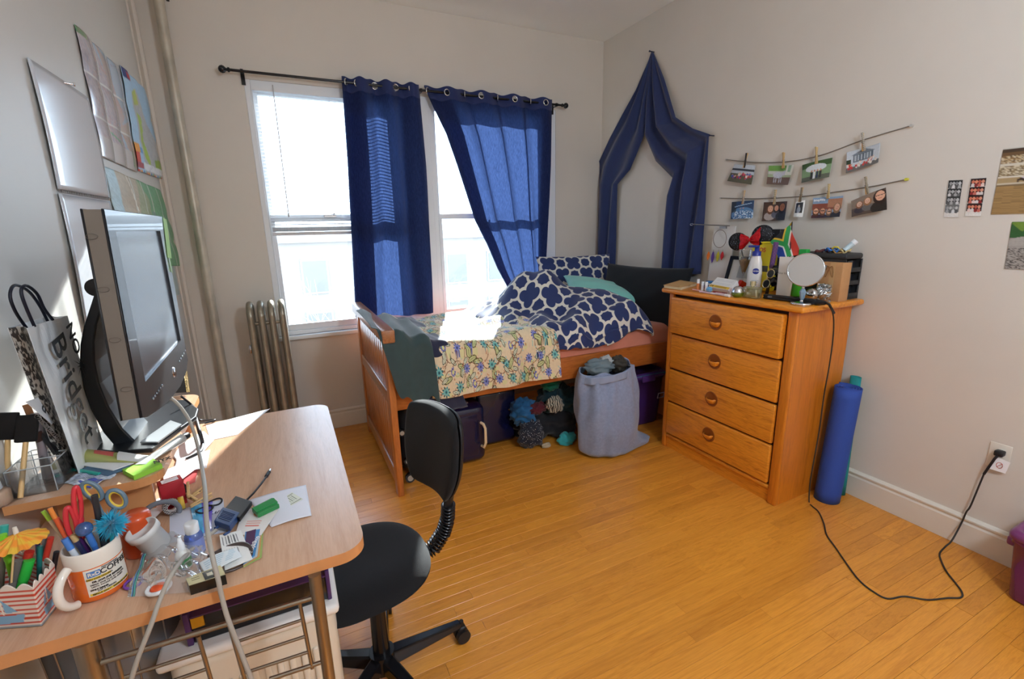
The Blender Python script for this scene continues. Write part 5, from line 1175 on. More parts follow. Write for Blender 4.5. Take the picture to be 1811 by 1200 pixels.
# papers
def paper(px, z, label, name='paper_sheet', pic=None, c='E6E6EA', t=.0006, curl=None, m=None):
    P_ = pic or Pic(20, 20, c); return fpic(P_, px, z, name, m or M_mp, label, 'paper', curl=curl)
sun_p = Pic(24, 16, 'ECECEE')
paper([(364, 752), (478, 722), (420, 768), (372, 778)], ZD + .001, 'white paper sheet at the far end of the desk in the sun')
paper([(300, 800), (360, 762), (378, 778), (330, 838)], ZD + .002, 'white envelope sticking out beyond the raised shelf', curl=lambda u, v: .004 * math.sin(pi * u))
paper([(312, 812), (372, 798), (366, 830), (305, 838)], ZD + .005, 'long white envelope lying on the paper stack by the shelf', curl=lambda u, v: .006 * u)
paper([(290, 832), (352, 806), (350, 826), (288, 872)], ZD + .009, 'folded white receipt tucked under the shelf corner')
paper([(205, 930), (285, 878), (298, 892), (232, 955)], ZD + .012, 'handwritten white sheet under the raised shelf')
rc = Pic(20, 30, 'D9DCE4'); rc.line(.2, .2, .8, .25, .02, '6A6F80')
lulu_p = paper([(300, 905), (395, 882), (400, 940), (300, 960)], ZD + .001, 'pale blue lined sheet with handwriting beneath the adapter', pic=Pic(20, 20, 'CFD3E2'))
lu = text('Lulu', .022, 'lettering', mat('blue_ink', '3A4468', .6), lulu_p, frame(az(384, 904, ZD + .0028), az(400, 898, ZD) - az(372, 906, ZD), Vector((0, 1, 0))), shear=.4)
paper([(440, 884), (541, 857), (551, 911), (480, 932)], ZD + .0012, 'plain white folded letter on the desk', c='DADAE2', curl=lambda u, v: .003 * math.sin(pi * u))
tk = Pic(50, 18, 'D6D8C8'); tk.rect(.04, .1, .96, .14, '6E7060'); tk.rect(.04, .86, .96, .9, '6E7060'); [tk.rect(.45 + .09 * k, .25, .48 + .09 * k, .75, '7A7C6C') for k in range(5)]
fpic(tk, [(484, 892), (516, 870), (536, 882), (500, 902)], ZD + .004, 'ticket_stub', M_mp, 'greenish printed ticket stub on the white letter', 'ticket')
cc_ = Pic(60, 40, 'E2DDD8'); cc_.ell(.55, .2, .2, .15, 'D8622E'); cc_.ell(.55, .2, .14, .09, 'E2DDD8'); cc_.ell(.7, .15, .05, .06, 'C0332A'); [cc_.rect(.25, .5 + .08 * k, .7, .53 + .08 * k, 'D8786A') for k in range(3)]
fpic(cc_, [(430, 900), (496, 895), (462, 946), (416, 945)], ZD + .005, 'punch_card', M_mp, 'white loyalty card with orange flower and red print', 'card')
text('PLEMBERS', .009, 'card_lettering', mat('red_ink', 'C0453A', .5), None, frame(az(438, 935, ZD + .0065), az(455, 938, ZD) - az(425, 941, ZD), Vector((0, 1, 0)))) if 0 else None
gc = thing('green_mint_tin', 'small green plastic stick case on the letters', 'case', tuple(az(468, 905, ZD)))
g4 = [az(446, 905, ZD + .006), az(457, 916, ZD + .006), az(495, 898, ZD + .006), az(483, 886, ZD + .006)]
MB().slab(g4[1], g4[2], g4[3], g4[0], .012).build('case', mat('green_case', '1F7A3C', .3, coat=.3), gc, bev=.002)
g5 = [g4[0].lerp(g4[1], .2), g4[0].lerp(g4[1], .8)]; MB().slab(g4[1].lerp(g4[0], .2) + Vector((0, 0, .012)), g4[2].lerp(g4[3], .2) + Vector((0, 0, .012)), g4[3].lerp(g4[2], .2) + Vector((0, 0, .012)), g4[0].lerp(g4[1], .2) + Vector((0, 0, .012)), .002).build('slide_cover', mat('green_case_lid', '2A8A48', .25), gc)
stack = [('E8E6E0', 'STER'), ('9FB86A', ''), ('D0A060', ''), ('BFC8CC', ''), ('4A90C8', ''), ('4A2A55', 'Stop&Shop')]
for i, (c_, s_) in enumerate(stack[1:]):
    o = i * 1.2; P_ = Pic(20, 12, c_)
    shop_p = fpic(P_, [(428 + 2 * i, 940), (466 - 2 * i - (5 if i == 4 else 0), 935), (463 - 4 * i, 985 - i), (430, 1003 - 2 * i)], ZD + .002 + i * .0013, 'plastic_card', M_gp, ['bottom olive card of the fanned card stack', 'tan card second from the bottom of the stack', 'pale grey card in the middle of the stack', 'bright blue card in the stack', 'dark purple shopping card on top of the stack'][i], 'card', 'fanned cards on the desk')
lt = text("Stop&Shop", .013, 'lettering', M_paper, shop_p, frame(az(449, 962, ZD + .0095), az(456, 945, ZD) - az(444, 972, ZD), Vector((-1, 0, 0))))
wc = Pic(30, 20, 'EDECE8'); [wc.rect(.1 + .12 * k, .12, .15 + .12 * k, .34, '3A3A3A') for k in range(6)]; [wc.rect(.1 + .1 * k, .5, .14 + .1 * k, .64, '4A4A4A') for k in range(6)]
fpic(wc, [(388, 946), (426, 937), (447, 988), (398, 1008)], ZD + .011, 'white_ticket', M_mp, 'white printed ticket lying on top of the fanned cards', 'ticket')
bp_ = Pic(30, 24, 'DCE2E4'); [bp_.line(.1, .2 + .12 * k, .9, .1 + .12 * k, .012, '7FB0C4', .8) for k in range(6)]
fpic(bp_, [(352, 995), (418, 968), (428, 984), (366, 1020)], ZD + .017, 'blue_printed_slip', M_mp, 'white slip with pale blue writing inside the headband', 'paper', curl=lambda u, v: .004 * math.sin(pi * u))
cdp = Pic(20, 20, '4AA8D8'); cdp.rect(.5, 0, 1, 1, '5A4AC0'); cdp.speck(.2, 2, 2)
fpic(cdp, [(336, 893), (376, 885), (374, 935), (348, 948)], ZD + .004, 'shiny_blue_packet', M_gp, 'shiny turquoise and violet packet behind the hand gel', 'packet')
# vga adapter
va_ = thing('video_adapter', 'black video adapter with a blue plug joined to the grey cable', 'adapter', tuple(az(412, 905, ZD)))
b4 = [az(393, 913, ZD + .012), az(425, 923, ZD + .012), az(447, 893, ZD + .012), az(418, 883, ZD + .012)]
MB().slab(*b4, .012).build('adapter_box', M_black, va_, bev=.002)
p4 = [az(380, 930, ZD + .010), az(408, 940, ZD + .010), az(426, 915, ZD + .010), az(396, 905, ZD + .010)]
MB().slab(*p4, .015).build('blue_plug', mat('vga_blue', '25406E', .4), va_, bev=.002)
for k in range(6):
    t = .25 + k * .1; a, b = p4[0].lerp(p4[3], t), p4[1].lerp(p4[2], t); MB().cyl(a.lerp(b, .15) + Vector((0, 0, .0155)), a.lerp(b, .85) + Vector((0, 0, .0155)), .0009, n=5).build('grip_ridge', mat('vga_dark', '182C50', .5), va_)
for q in ((380, 934), (396, 946)): a = az(*q, ZD + .012); b = az(q[0] + 10, q[1] - 6, ZD + .012); MB().cyl(a, b, .0035, n=10).build('thumb_screw', MATS['vga_blue'], va_)
w = [az(434, 886, ZD + .018), az(448, 872, ZD + .02), az(462, 855, ZD + .014), az(473, 840, ZD + .010)]; MB().tube(w, .0026, 8).build('cable', M_black, va_)
MB().cyl(az(471, 842, ZD + .010), az(476, 834, ZD + .010), .005, n=8).build('mini_plug', M_black, va_); MB().cyl(az(475, 836, ZD + .010), az(478, 830, ZD + .010), .0035, n=8).build('plug_tip', M_chrome, va_)
def spline(P2, n=10):
    out = []
    for i in range(len(P2) - 1):
        a = P2[max(i - 1, 0)]; b = P2[i]; c = P2[i + 1]; d = P2[min(i + 2, len(P2) - 1)]
        for k in range(n): t = k / n; out.append(.5 * ((2 * b) + (c - a) * t + (2 * a - 5 * b + 4 * c - d) * t * t + (3 * b - a - 3 * c + d) * t ** 3))
    return out + [P2[-1]]
M_cab = mat('grey_cable', 'A29C92', .45)
pA = az(382, 937, ZD + .012); pB = az(340, 968, ZD + .03); pC = ay(305, 1010, .98) ; 
one(MB().tube(spline([pA, az(362, 952, ZD + .016), az(335, 975, ZD + .03), az(305, 1012, ZD + .05), ay(283, 1060, .935), ay(265, 1110, .915), ay(245, 1160, .905), ay(228, 1215, .90)]), .0042, 10), 'video_cable', M_cab, 'grey cable running from the blue plug down over the desk edge', 'cable')
one(MB().tube(spline([ax(298, 700, -.33), ax(318, 718, -.31), ax(338, 750, -.29), ax(352, 800, -.27), az(362, 860, ZD + .13), az(366, 930, ZD + .10), az(376, 985, ZD + .07), ay(386, 1025, .932), ay(390, 1045, .928), ay(402, 1090, .92), ay(425, 1150, .91), ay(450, 1215, .90)]), .0045, 10), 'monitor_cable', M_cab, 'long grey cable hanging from the monitor across the desk front', 'cable')
one(MB().tube(spline([ax(345, 735, -.345), ax(352, 760, -.315), ax(358, 785, -.31), az(352, 800, ZD + .01), az(330, 812, ZD + .006)]), .006, 8), 'power_cable', M_black, 'thick black power cable dropping behind the raised shelf', 'cable')
one(MB().tube(spline([ax(320, 700, -.35), ax(345, 722, -.325), az(352, 742, ZD + .005), az(380, 742, ZD + .005), az(362, 748, ZD + .005)]), .0035, 8), 'thin_cable', M_black, 'thin black wire looping behind the far shelf corner', 'cable')
# tapes, clips, hair ties
def roll(c, axis, R_, r, w, name, label, m, mi, cat='tape'):
    t = thing(name, label, cat, tuple(c)); MB().lathe([(r, -w / 2), (R_, -w / 2), (R_, w / 2), (r, w / 2)], c, axis, 32).build('tape_wound', m, t); MB().lathe([(r, -w / 2), (r - .001, -w / 2), (r - .001, w / 2), (r, w / 2)], c, axis, 32).build('core', mi, t); return t
ck = mat('gingham', '8E8E8C', .6); N = NT(ck); chk = N.new('TexChecker'); chk.inputs['Scale'].default_value = 330; N.ln(N.coords(), chk.inputs[0]); chk.inputs[1].default_value = (*lin('D6D4CE'), 1); chk.inputs[2].default_value = (*lin('55565A'), 1); N.ln(chk.outputs[0], N.n['Principled BSDF'].inputs['Base Color'])
d_ = Vector((.35, -.9, .1)).normalized()
c1_ = az(303, 895, ZD + .02)
roll(c1_ + d_ * .0, d_, .018, .010, .018, 'gingham_tape', 'roll of black and white gingham tape', ck, M_paper); roll(c1_ - d_ * -.0 + Vector((.020, .006, 0)), Vector((1, .25, 0)), .016, .010, .012, 'yellow_tape', 'roll of gold striped tape beside the gingham roll', mat('gold_tape', 'C9A23A', .5), M_paper)
roll(az(312, 868, ZD + .022), Vector((.3, -.9, .2)), .024, .016, .020, 'black_ribbed_roll', 'black ribbed roll behind the gingham tape', mat('black_ribbed', '26262A', .5, bump=.6, bs=200), M_black)
one(MB().tube([az(287, 905, ZD + .028) + Vector((.034 * math.cos(a), 0, .026 * math.sin(a))) for a in [-.4 + 3.6 * k / 24 for k in range(25)]], .006, 8), 'grey_hoop', mat('grey_rubber', '6A6F76', .5), 'thick grey rubber hoop arching beside the tape rolls', 'hoop')
def clothespin(c, d, up_, s, name, label, group, cat='clothespin', face=None):
    d = Vector(d).normalized(); up_ = Vector(up_).normalized(); sd = d.cross(up_).normalized(); t = thing(name, label, cat, tuple(c), group=group)
    for k, tl in ((1, .10), (-1, -.10)):
        dd = (d + sd * tl * 0 + up_ * tl * .6).normalized(); mb = MB(); mb.T = frame(Vector(c) + up_ * k * s * .065, dd, sd); mb.box((0, 0, 0), (s, s * .13, s * .085), bev=s * .012, seg=1).build('peg_half', face if (face and k == 1) else mat('peg_wood', 'CDA873', .6, var=.1, vs=80), t)
    mb = MB(); mb.T = frame(Vector(c), sd, up_); mb.cyl((-s * .075, 0, 0), (s * .075, 0, 0), s * .045, n=10).build('spring', M_steel, t); return t
for i, (x, y, a, l_) in enumerate(((352, 868, 1.0, 'clothespin leaning highest in the little heap on the desk'), (340, 880, 2.2, 'clothespin lying flat under the others near the tape'), (356, 884, .4, 'clothespin nearest the white cable on the desk'), (333, 866, 1.7, 'clothespin farthest from the desk front'))):
    clothespin(az(x, y, ZD + .012 + .007 * i), (math.cos(a), math.sin(a), .1 * i), (0, 0, 1), .05, 'clothespin', l_, 'clothespins on the desk')
for i, (x, y, l_) in enumerate(((378, 888, 'black hair tie beside the white cable'), (362, 900, 'black hair tie half under the blue packet'))):
    c_ = az(x, y, ZD + .006); one(MB().tube([c_ + Vector((.018 * math.cos(a), .015 * math.sin(a), .002 * math.sin(2 * a + i))) for a in [2 * pi * k / 28 for k in range(28)]], .0022, 8, closed=True), 'hair_tie', mat('tie_black', '1E1C22', .7), l_, 'hair tie', 'hair ties on the desk')
one(MB().slab(az(325, 838, ZD + .004), az(352, 822, ZD + .004), az(345, 850, ZD + .004), az(325, 858, ZD + .004), .003), 'red_packet', mat('red_packet', 'C4575A', .3, coat=.3), 'small red and clear packet behind the clothespins', 'packet')
c_ = az(338, 690, ZH); nbk = thing('gold_spiral_notebook', 'notebook with gold spiral binding standing behind the monitor', 'notebook', tuple(az(330, 700, ZH)))
q0, q1 = ax(333, 693, -.36), ax(325, 640, -.36)
MB().slab(q0 + Vector((-.004, 0, 0)), q0 + Vector((-.06, .02, 0)), q1 + Vector((-.06, .02, 0)), q1 + Vector((-.004, 0, 0)), .008).build('cover', M_black, nbk)
pts = [q0.lerp(q1, i / 150) + Vector((.005 * math.cos(i * .7), .0, .004 * math.sin(i * .7))) for i in range(150)]; MB().tube(pts, .001, 5).build('spiral_wire', mat('gold_wire', 'C9B27A', .3, 1), nbk)
# ================================================================ ON THE DRESSER
ZT = 1.10
def axz(px, X, z=ZT, lo=380, hi=900):
    """point on the dresser top at depth X seen in picture column px"""
    for _ in range(40):
        m = (lo + hi) / 2
        if ax(px, m, X).z > z: lo = m
        else: hi = m
    p = ax(px, (lo + hi) / 2, X); p.z = z; return p
def htop(px, py, X): return ax(px, py, X).z - ZT
q_ = [az(1173, 509, ZT), az(1204, 513, ZT), az(1233, 505, ZT), az(1203, 500, ZT)]
tb = thing('paperback_book', 'tan paperback book lying at the bed end of the dresser top', 'book', tuple(q_[0]))
MB().slab(*q_, .002).build('cover', mat('tan_cover', 'B98A58', .6), tb); MB().slab(*[p.lerp(sum(q_, Vector()) / 4, .04) + Vector((0, 0, .002)) for p in q_], .016).build('page_block', mat('page_edge', 'D9C9A5', .8), tb); MB().slab(*[p + Vector((0, 0, .018)) for p in q_], .002).build('cover', mat('tan_cover2', 'C79F6A', .6), tb)
p = axz(1234, 2.30); h = .067
t = thing('lip_balm', 'orange lip balm stick with white cap next to the white tubes', 'lip balm', tuple(p)); MB().cyl(p, p + Vector((0, 0, .042)), .0085).build('barrel', mat('balm_orange', 'D9834A', .4), t); MB().cyl(p + Vector((0, 0, .042)), p + Vector((0, 0, .068)), .009).build('cap', M_white, t)
for x_, l_ in ((1242, 'white lip balm tube just right beside the orange stick'), (1248.5, 'white lip balm tube closest to the blue ball')):
    p = axz(x_, 2.30); l_ = l_.replace(' right', ''); t = thing('lip_balm', l_, 'lip balm', tuple(p), group='white lip balm tubes on the dresser'); MB().cyl(p, p + Vector((0, 0, .034)), .0085).build('barrel', mat('balm_white', 'DAD9DC', .35), t); MB().cyl(p + Vector((0, 0, .034)), p + Vector((0, 0, .056)), .0088).build('cap', M_white, t)
p = axz(1254, 2.27); t = thing('round_lip_balm', 'sky blue egg shaped lip balm on the dresser', 'lip balm', tuple(p)); MB().ball(p + Vector((0, 0, .017)), .018, 20).build('shell', mat('sky_plastic', '5E9CCB', .3), t); MB().tube([p + Vector((.018 * math.cos(a), .018 * math.sin(a), .012)) for a in [2 * pi * k / 24 for k in range(24)]], .0008, 5, closed=True).build('seam', M_white, t)
p = axz(1255, 2.42); t = thing('makeup_compact', 'blue and white round compact pile behind the white box', 'compact', tuple(p))
for k, (c_, r_) in enumerate((('7A2B4A', .045), ('2A3F78', .047), ('CFD9E4', .045), ('2E6FA8', .040))): MB().lathe([(0, 0), (r_, .001), (r_, .010), (0, .011)], p + Vector((.004 * k, -.003 * k, .001 + .0115 * k)), n=28).build('disc', mat('comp_' + c_, c_, .25), t)
# tilted white box with yellow band
FLc, FRc = axz(1253, 2.30, ZT + .03), axz(1288, 2.285, ZT + .025); dbx = Vector((.085, .012, .048)); wbx = thing('white_gift_box', 'white box with yellow label tilted on the dresser', 'box', tuple(FLc))
dn_ = Vector((.016, .0, -.028)); Vb = [FLc, FRc, FRc + dbx, FLc + dbx]; Vb += [v + dn_ for v in Vb]
MB().add(Vb, [(0, 1, 2, 3), (7, 6, 5, 4), (0, 4, 5, 1), (1, 5, 6, 2), (2, 6, 7, 3), (3, 7, 4, 0)]).build('carton', M_paper, wbx)
up_ = Vector((0, 0, .0012)); pc = Pic(50, 40, 'E4E2E0'); pc.rect(.02, .76, .98, .97, 'D9B23C'); pc.rect(.06, .80, .10, .93, '5A3A22'); pc.rect(.14, .80, .20, .93, '5A3A22'); [pc.rect(.12, .15 + .12 * k, .88, .17 + .12 * k, 'B8B8C0') for k in range(5)]
[pc.rect(.3, .80 + .05 * k, .85, .815 + .05 * k, '7A5A22') for k in range(3)]
picture(pc, Vb[3] + up_, Vb[2] + up_, Vb[1] + up_, Vb[0] + up_, 'top_label', M_mp, wbx)
p = axz(1310, 2.45); one(MB().box((p.x, p.y, ZT + .032), (.05, .02, .06), R=EUL(0, 25, 0), bev=.002), 'red_case', mat('red_gloss', 'C4281E', .25), 'small bright red case behind the white box', 'case')
def lying(x0, x1, X, r, c, nm, lab, cat, cap=None):
    a, b = axz(x0, X), axz(x1, X - .01); a.z = b.z = ZT + r; return stick(a, b, r, nm, mat('l_' + c, c, .35), lab, cat, .3, mat('l_' + (cap or c), cap or c, .3))
lying(1225, 1241, 2.27, .0045, 'D9A8A4', 'lip_pencil', 'short pink lip pencil in front of the orange balm', 'lip pencil', 'E4C4BE')
lying(1238, 1266, 2.225, .006, 'D5B4BC', 'lip_gloss', 'long pale pink gloss tube lying at the dresser front', 'lip gloss', 'E0D0D4')
lying(1266, 1290, 2.215, .008, 'D8C0C4', 'hand_cream', 'small pink cream tube lying before the white box', 'tube', 'E8E4E2')
lying(1262, 1284, 2.25, .008, '9A2228', 'nail_polish', 'dark red polish bottle lying beside the blue ball', 'nail polish', '7A1A20')
p = axz(1291, 2.25); t = thing('clear_gloss', 'small clear upright gloss vial beside the white box', 'lip gloss', tuple(p)); MB().cyl(p, p + Vector((0, 0, .026)), .007).build('vial', ACR, t); MB().cyl(p + Vector((0, 0, .026)), p + Vector((0, 0, .045)), .0065).build('cap', mat('pinkish_cap', 'E0C8C8', .3), t)
M_gg = clear('green_glass', (150, 175, 40), .4, .30)
p = axz(1304, 2.245); bottle('green_perfume', 'round green perfume bottle with a silver dome cap', 'perfume bottle', p, [(0, 0), (.020, .001), (.029, .010), (.031, .022), (.030, .028)], M_gg, [(.0305, .028), (.029, .042), (.020, .055), (.008, .061), (0, .062)], M_chrome)
p = axz(1327, 2.27); t = thing('square_perfume', 'square clear perfume bottle of yellow liquid with round cap', 'perfume bottle', tuple(p))
MB().box(p + Vector((.01, 0, .031)), (.046, .085, .060), bev=.004, R=EUL(0, 0, 4)).build('glass', clear('pale_glass', (236, 232, 190), .6, .12), t); MB().box(p + Vector((.01, 0, .028)), (.034, .072, .042), bev=.003, R=EUL(0, 0, 4)).build('liquid', clear('yellow_liquid', (205, 196, 110), .2, .3), t)
MB().cyl(p + Vector((.01, .0, .062)), p + Vector((.01, .0, .068)), .010).cyl(p + Vector((.01, .0, .068)), p + Vector((.01, .0, .092)), .015, n=24).build('cap', mat('champagne', 'D9CFA8', .15, .8), t)
X_ = 2.40; p = axz(1331, X_); h = htop(1334, 452, X_); t = thing('lotion_bottle', 'white lotion bottle with a navy pump and round blue label', 'bottle', tuple(p)); S1 = (.85, 1.15)
MB().lathe([(0, 0), (.032, .001), (.035, .006), (.036, h * .55), (.030, h * .85), (.022, h)], p, n=32, sc=S1).build('body', mat('lotion_white', 'E2DFDC', .3, coat=.3), t)
Mn = mat('lotion_blue', '27358A', .3); tp = htop(1334, 434, X_)
MB().lathe([(.023, h), (.023, h + (tp - h) * .42), (.012, h + (tp - h) * .5), (.012, tp - .008), (0, tp - .008)], p, n=24).build('pump_collar', Mn, t); MB().box(p + Vector((-.008, .014, tp - .004)), (.03, .055, .012), bev=.004).build('pump_head', Mn, t)
vd = (Vector((0, 0, CH)) - p); va_ = math.atan2(vd.y, vd.x); wl = lambda r: (lambda q: p + Vector((r * .88 * math.cos(va_ + q.x / r), r * 1.16 * math.sin(va_ + q.x / r), q.y)) + Vector((math.cos(va_), math.sin(va_), 0)) * q.z)
MB().add([wl(.0365)(Vector((.0165 * math.cos(a), h * .62 + .0165 * math.sin(a), .001))) for a in [2 * pi * k / 28 for k in range(28)]], [tuple(range(28))]).build('round_label', Mn, t)
text('NIVEA', .011, 'lettering', M_paper, t, I4, warp=lambda q: wl(.0365)(Vector((q.x, q.y + h * .62, q.z + .002))), bold=.0002)
for k in range(3): text(['repair & care', 'body lotion', 'dry skin'][k], .0065, 'lettering', Mn, t, I4, warp=lambda q, k=k: wl(.0365)(Vector((q.x, q.y + h * .38 - .010 * k, q.z + .001))))
# framed picture leaning
X_ = 2.60; t = thing('picture_frame', 'black picture frame leaning against the wall behind the lotion', 'picture frame', (X_, 2.0, ZT)); a, b = axz(1280, X_), axz(1346, X_); hh = htop(1290, 454, X_)
lean = Vector((.055, 0, hh)); fw = .022; U = (b - a).normalized(); V = lean.normalized(); Lw = (b - a).length; Lh = lean.length
for (u0, v0, u1, v1) in ((0, 0, Lw, fw), (0, Lh - fw, Lw, Lh), (0, fw, fw, Lh - fw), (Lw - fw, fw, Lw, Lh - fw)):
    MB().slab(a + U * u0 + V * v0, a + U * u1 + V * v0, a + U * u1 + V * v1, a + U * u0 + V * v1, .014).build('frame_bar', M_blackg, t)
MB().slab(a + U * fw + V * fw, a + U * (Lw - fw) + V * fw, a + U * (Lw - fw) + V * (Lh - fw), a + U * fw + V * (Lh - fw), .004).build('mat_board', mat('mat_board', 'C9C7C2', .6), t)
u_ = (.25, .75); nrm = U.cross(V) * .006; MB().slab(*[a + U * Lw * s + V * Lh * q + nrm for s, q in ((.3, .3), (.7, .3), (.7, .7), (.3, .7))], .002).build('photo', mat('dim_photo', '9A9C9C', .4), t)
# goblet of beads
X_ = 2.47; p = axz(1312, X_); h = htop(1312, 441, X_); hb = htop(1312, 482, X_)
t = thing('goblet', 'glass goblet filled with tiny beige beads behind the lotion bottle', 'goblet', tuple(p)); MB().lathe([(.03, 0), (.028, .003), (.005, .008), (.004, hb - .005), (.010, hb + .002), (.030, hb + (h - hb) * .5), (.036, h * .9), (.037, h)], p, n=32).build('glass', ACR, t)
mb_ = MB().lathe([(0, hb + .004), (.009, hb + .006), (.027, hb + (h - hb) * .5), (.030, hb + (h - hb) * .55), (0, hb + (h - hb) * .62)], p, n=28); o_ = mb_.build('beads', mat('bead_fill', 'A98B68', .5, var=.5, vs=300, bump=.8, bs=300), t); o_['kind'] = 'stuff'
MB().tube([p + Vector((.037 * math.cos(a), .037 * math.sin(a), h)) for a in [2 * pi * k / 32 for k in range(32)]], .001, 5, closed=True).build('rim', M_chrome, t)
# yellow canister
X_ = 2.56; a, b = axz(1328, X_), axz(1364, X_); h = htop(1345, 427, X_); c_ = (a + b) / 2; wd = (b - a).length
t = thing('yellow_tub', 'tall yellow tub with red lettering behind the lotion bottle', 'tub', tuple(c_)); MB().box((c_.x, c_.y, ZT + h / 2), (.07, wd, h), bev=.018, seg=4).build('body', mat('tub_yellow', 'D9C61E', .35), t)
MB().box((c_.x, c_.y, ZT + h - .004), (.074, wd * 1.03, .012), bev=.005).build('rim', mat('tub_rim', 'E2D22A', .35), t); MB().box((c_.x - .036, c_.y, ZT + h * .47), (.002, wd * .8, h * .12)).build('dark_band', mat('tub_band', '4A4632', .4), t)
text('POS', .034, 'lettering', mat('tub_red', 'C4381E', .4), t, frame(Vector((c_.x - .0358, c_.y - .0, ZT + h * .84)), (0, -1, 0), (0, 0, 1)), bold=.0008)
p = axz(1365, 2.66); hh = htop(1365, 405, 2.66); one(MB().span((2.63, p.y - .035, ZT), (2.69, p.y + .035, ZT + hh), bev=.005), 'black_box', M_black, 'tall black box standing behind the yellow tub', 'box')
# sequined headband
M_sq = mat('black_sequin', '0E0F14', .25, .3, bump=1, bs=260); N = NT(M_sq); vo = N.new('TexVoronoi'); vo.inputs['Scale'].default_value = 330; N.ln(N.coords(), vo.inputs['Vector']); N.ln(N.ramp(vo.outputs['Color'], [(.80, (.006, .006, .01)), (.9, (.25, .27, .32))]), N.n['Principled BSDF'].inputs['Base Color'])
M_rs = mat('red_sequin', 'C4141E', .2, .35, var=.5, vs=160, bump=1, bs=300)
X_ = 2.52; t = thing('sequined_headband', 'headband with round black sequined ears and a red sequined bow', 'headband', tuple(axz(1328, X_)))
e1, e2 = ax(1305, 427, X_), ax(1349, 416, X_ + .01); dd_ = (e2 - e1).normalized(); mid = ax(1325, 424, X_ - .012)
for e_, r_ in ((e1, .054), (e2, .060)): MB().lathe([(0, -.006), (r_ * .8, -.006), (r_, 0), (r_ * .8, .006), (0, .006)], e_, (-1, -.5, 0), 32).build('ear', M_sq, t)
for s in (-1, 1):
    def bow(u, v): w = u; hh = .014 + .040 * w ** .8; return mid + dd_ * s * (.004 + .060 * w) + Vector((0, 0, (v * 2 - 1) * hh + .004 * s * w)) + Vector((-.012 * math.sin(pi * v) * (1 - abs(.5 - w)) + .003 * math.sin(v * 14), -.008 * math.sin(pi * v), 0))
    MB().grid(bow, 14, 24).build('bow_loop', M_rs, t, solid=.004)
MB().ball(mid + Vector((-.012, -.006, 0)), .011, 12).build('bow_knot', M_rs, t)
arc = [e1.lerp(e2, .5) + Vector((0.01, 0, -.03)) + dd_ * .062 * math.cos(a) + Vector((.02 * math.sin(a), 0, -.115 * math.sin(a))) for a in [pi * k / 20 for k in range(21)]]; MB().tube([Vector((q.x, q.y, max(q.z, ZT + .004))) for q in arc], .004, 6).build('band', M_black, t)
# flag
X_ = 2.50; fl_ = Pic(90, 60, 'C93A2C'); fl_.rect(0, .5, 1, 1, '24408E'); 
def band(w, c): fl_.rect(.35, .5 - w, 1, .5 + w, c); fl_.line(0, 0, .5, .5, w * .72, c) if 0 else None
def yarm(w, c): fl_.poly([(0, -w * 1.3), (.5 + w * .3, .5 - w), (1, .5 - w), (1, .5 + w), (.5 + w * .3, .5 + w), (0, 1 + w * 1.3), (0, .999 - .0), (0, 0)], c)
yarm(.17, 'E4E0DA'); yarm(.105, '2E9A50'); fl_.poly([(0, .14), (.36, .5), (0, .86)], 'D9B43A'); fl_.poly([(0, .24), (.26, .5), (0, .76)], '1C1C20')
t = thing('hand_flag', 'small South African hand flag on a stick above the white tube', 'flag', tuple(axz(1386, X_)))
c4 = [ax(1397, 397, X_), ax(1416, 450, X_ + .01), ax(1378, 456, X_ - .01), ax(1363, 427, X_ - .01)]
picture(fl_, *c4, 'flag_cloth', M_mp, t, curl=lambda u, v: .006 * math.sin(u * 6 + v * 2), solid=.0006)
p = axz(1392, X_ + .02); tp_ = ax(1401, 392, X_); MB().cyl(p, tp_, .003, n=8).build('stick', M_black, t); MB().lathe([(.004, 0), (.005, .01), (0, .03)], ax(1397, 399, X_), (tp_ - ax(1397, 399, X_)).normalized(), 10).build('gold_tip', mat('gold_tip', 'B9A23A', .3, .8), t)
# bottles and tubes
X_ = 2.52; p = axz(1403, X_); h = htop(1412, 452, X_); t = thing('green_bottle', 'bright green bottle with green cap behind the white tube', 'bottle', tuple(p)); MB().lathe([(0, 0), (.028, .001), (.030, .006), (.030, h * .35), (.030, h * .8), (.018, h)], p + Vector((0, -.02, 0)), n=24, sc=(.8, 1.15)).build('body', mat('green_liquid', '3FA228', .25, coat=.4), t)
MB().box(p + Vector((0, -.032, h + .018)), (.03, .045, .036), bev=.004).build('cap', mat('green_cap', '1FA040', .35), t)
X_ = 2.38; a, b = axz(1372, X_), axz(1396, X_); h = htop(1390, 454, X_); t = thing('cream_tube', 'white squeeze tube standing on its cap beside the round mirror', 'tube', tuple(a))
c_ = (a + b) / 2; wd = (b - a).length / 2
def tb_(u, v): ang = u * 2 * pi; return Vector((c_.x + (.018 * (1 - v) + .0012) * math.cos(ang), c_.y - .006 * v + (wd + .010 * v) * math.sin(ang), ZT + .012 + (h - .012) * v))
MB().grid(tb_, 36, 12).build('body', mat('cream_white', 'DDD8D0', .35), t); MB().cyl((c_.x, c_.y, ZT), (c_.x, c_.y, ZT + .014), .017).build('cap', M_white, t)
text('Aloe Vera', .016, 'lettering', mat('grey_print', '8E8A84', .5), t, frame(Vector((c_.x - .016, c_.y, ZT + h * .62)), (0, -1, 0), (.12, 0, 1)))
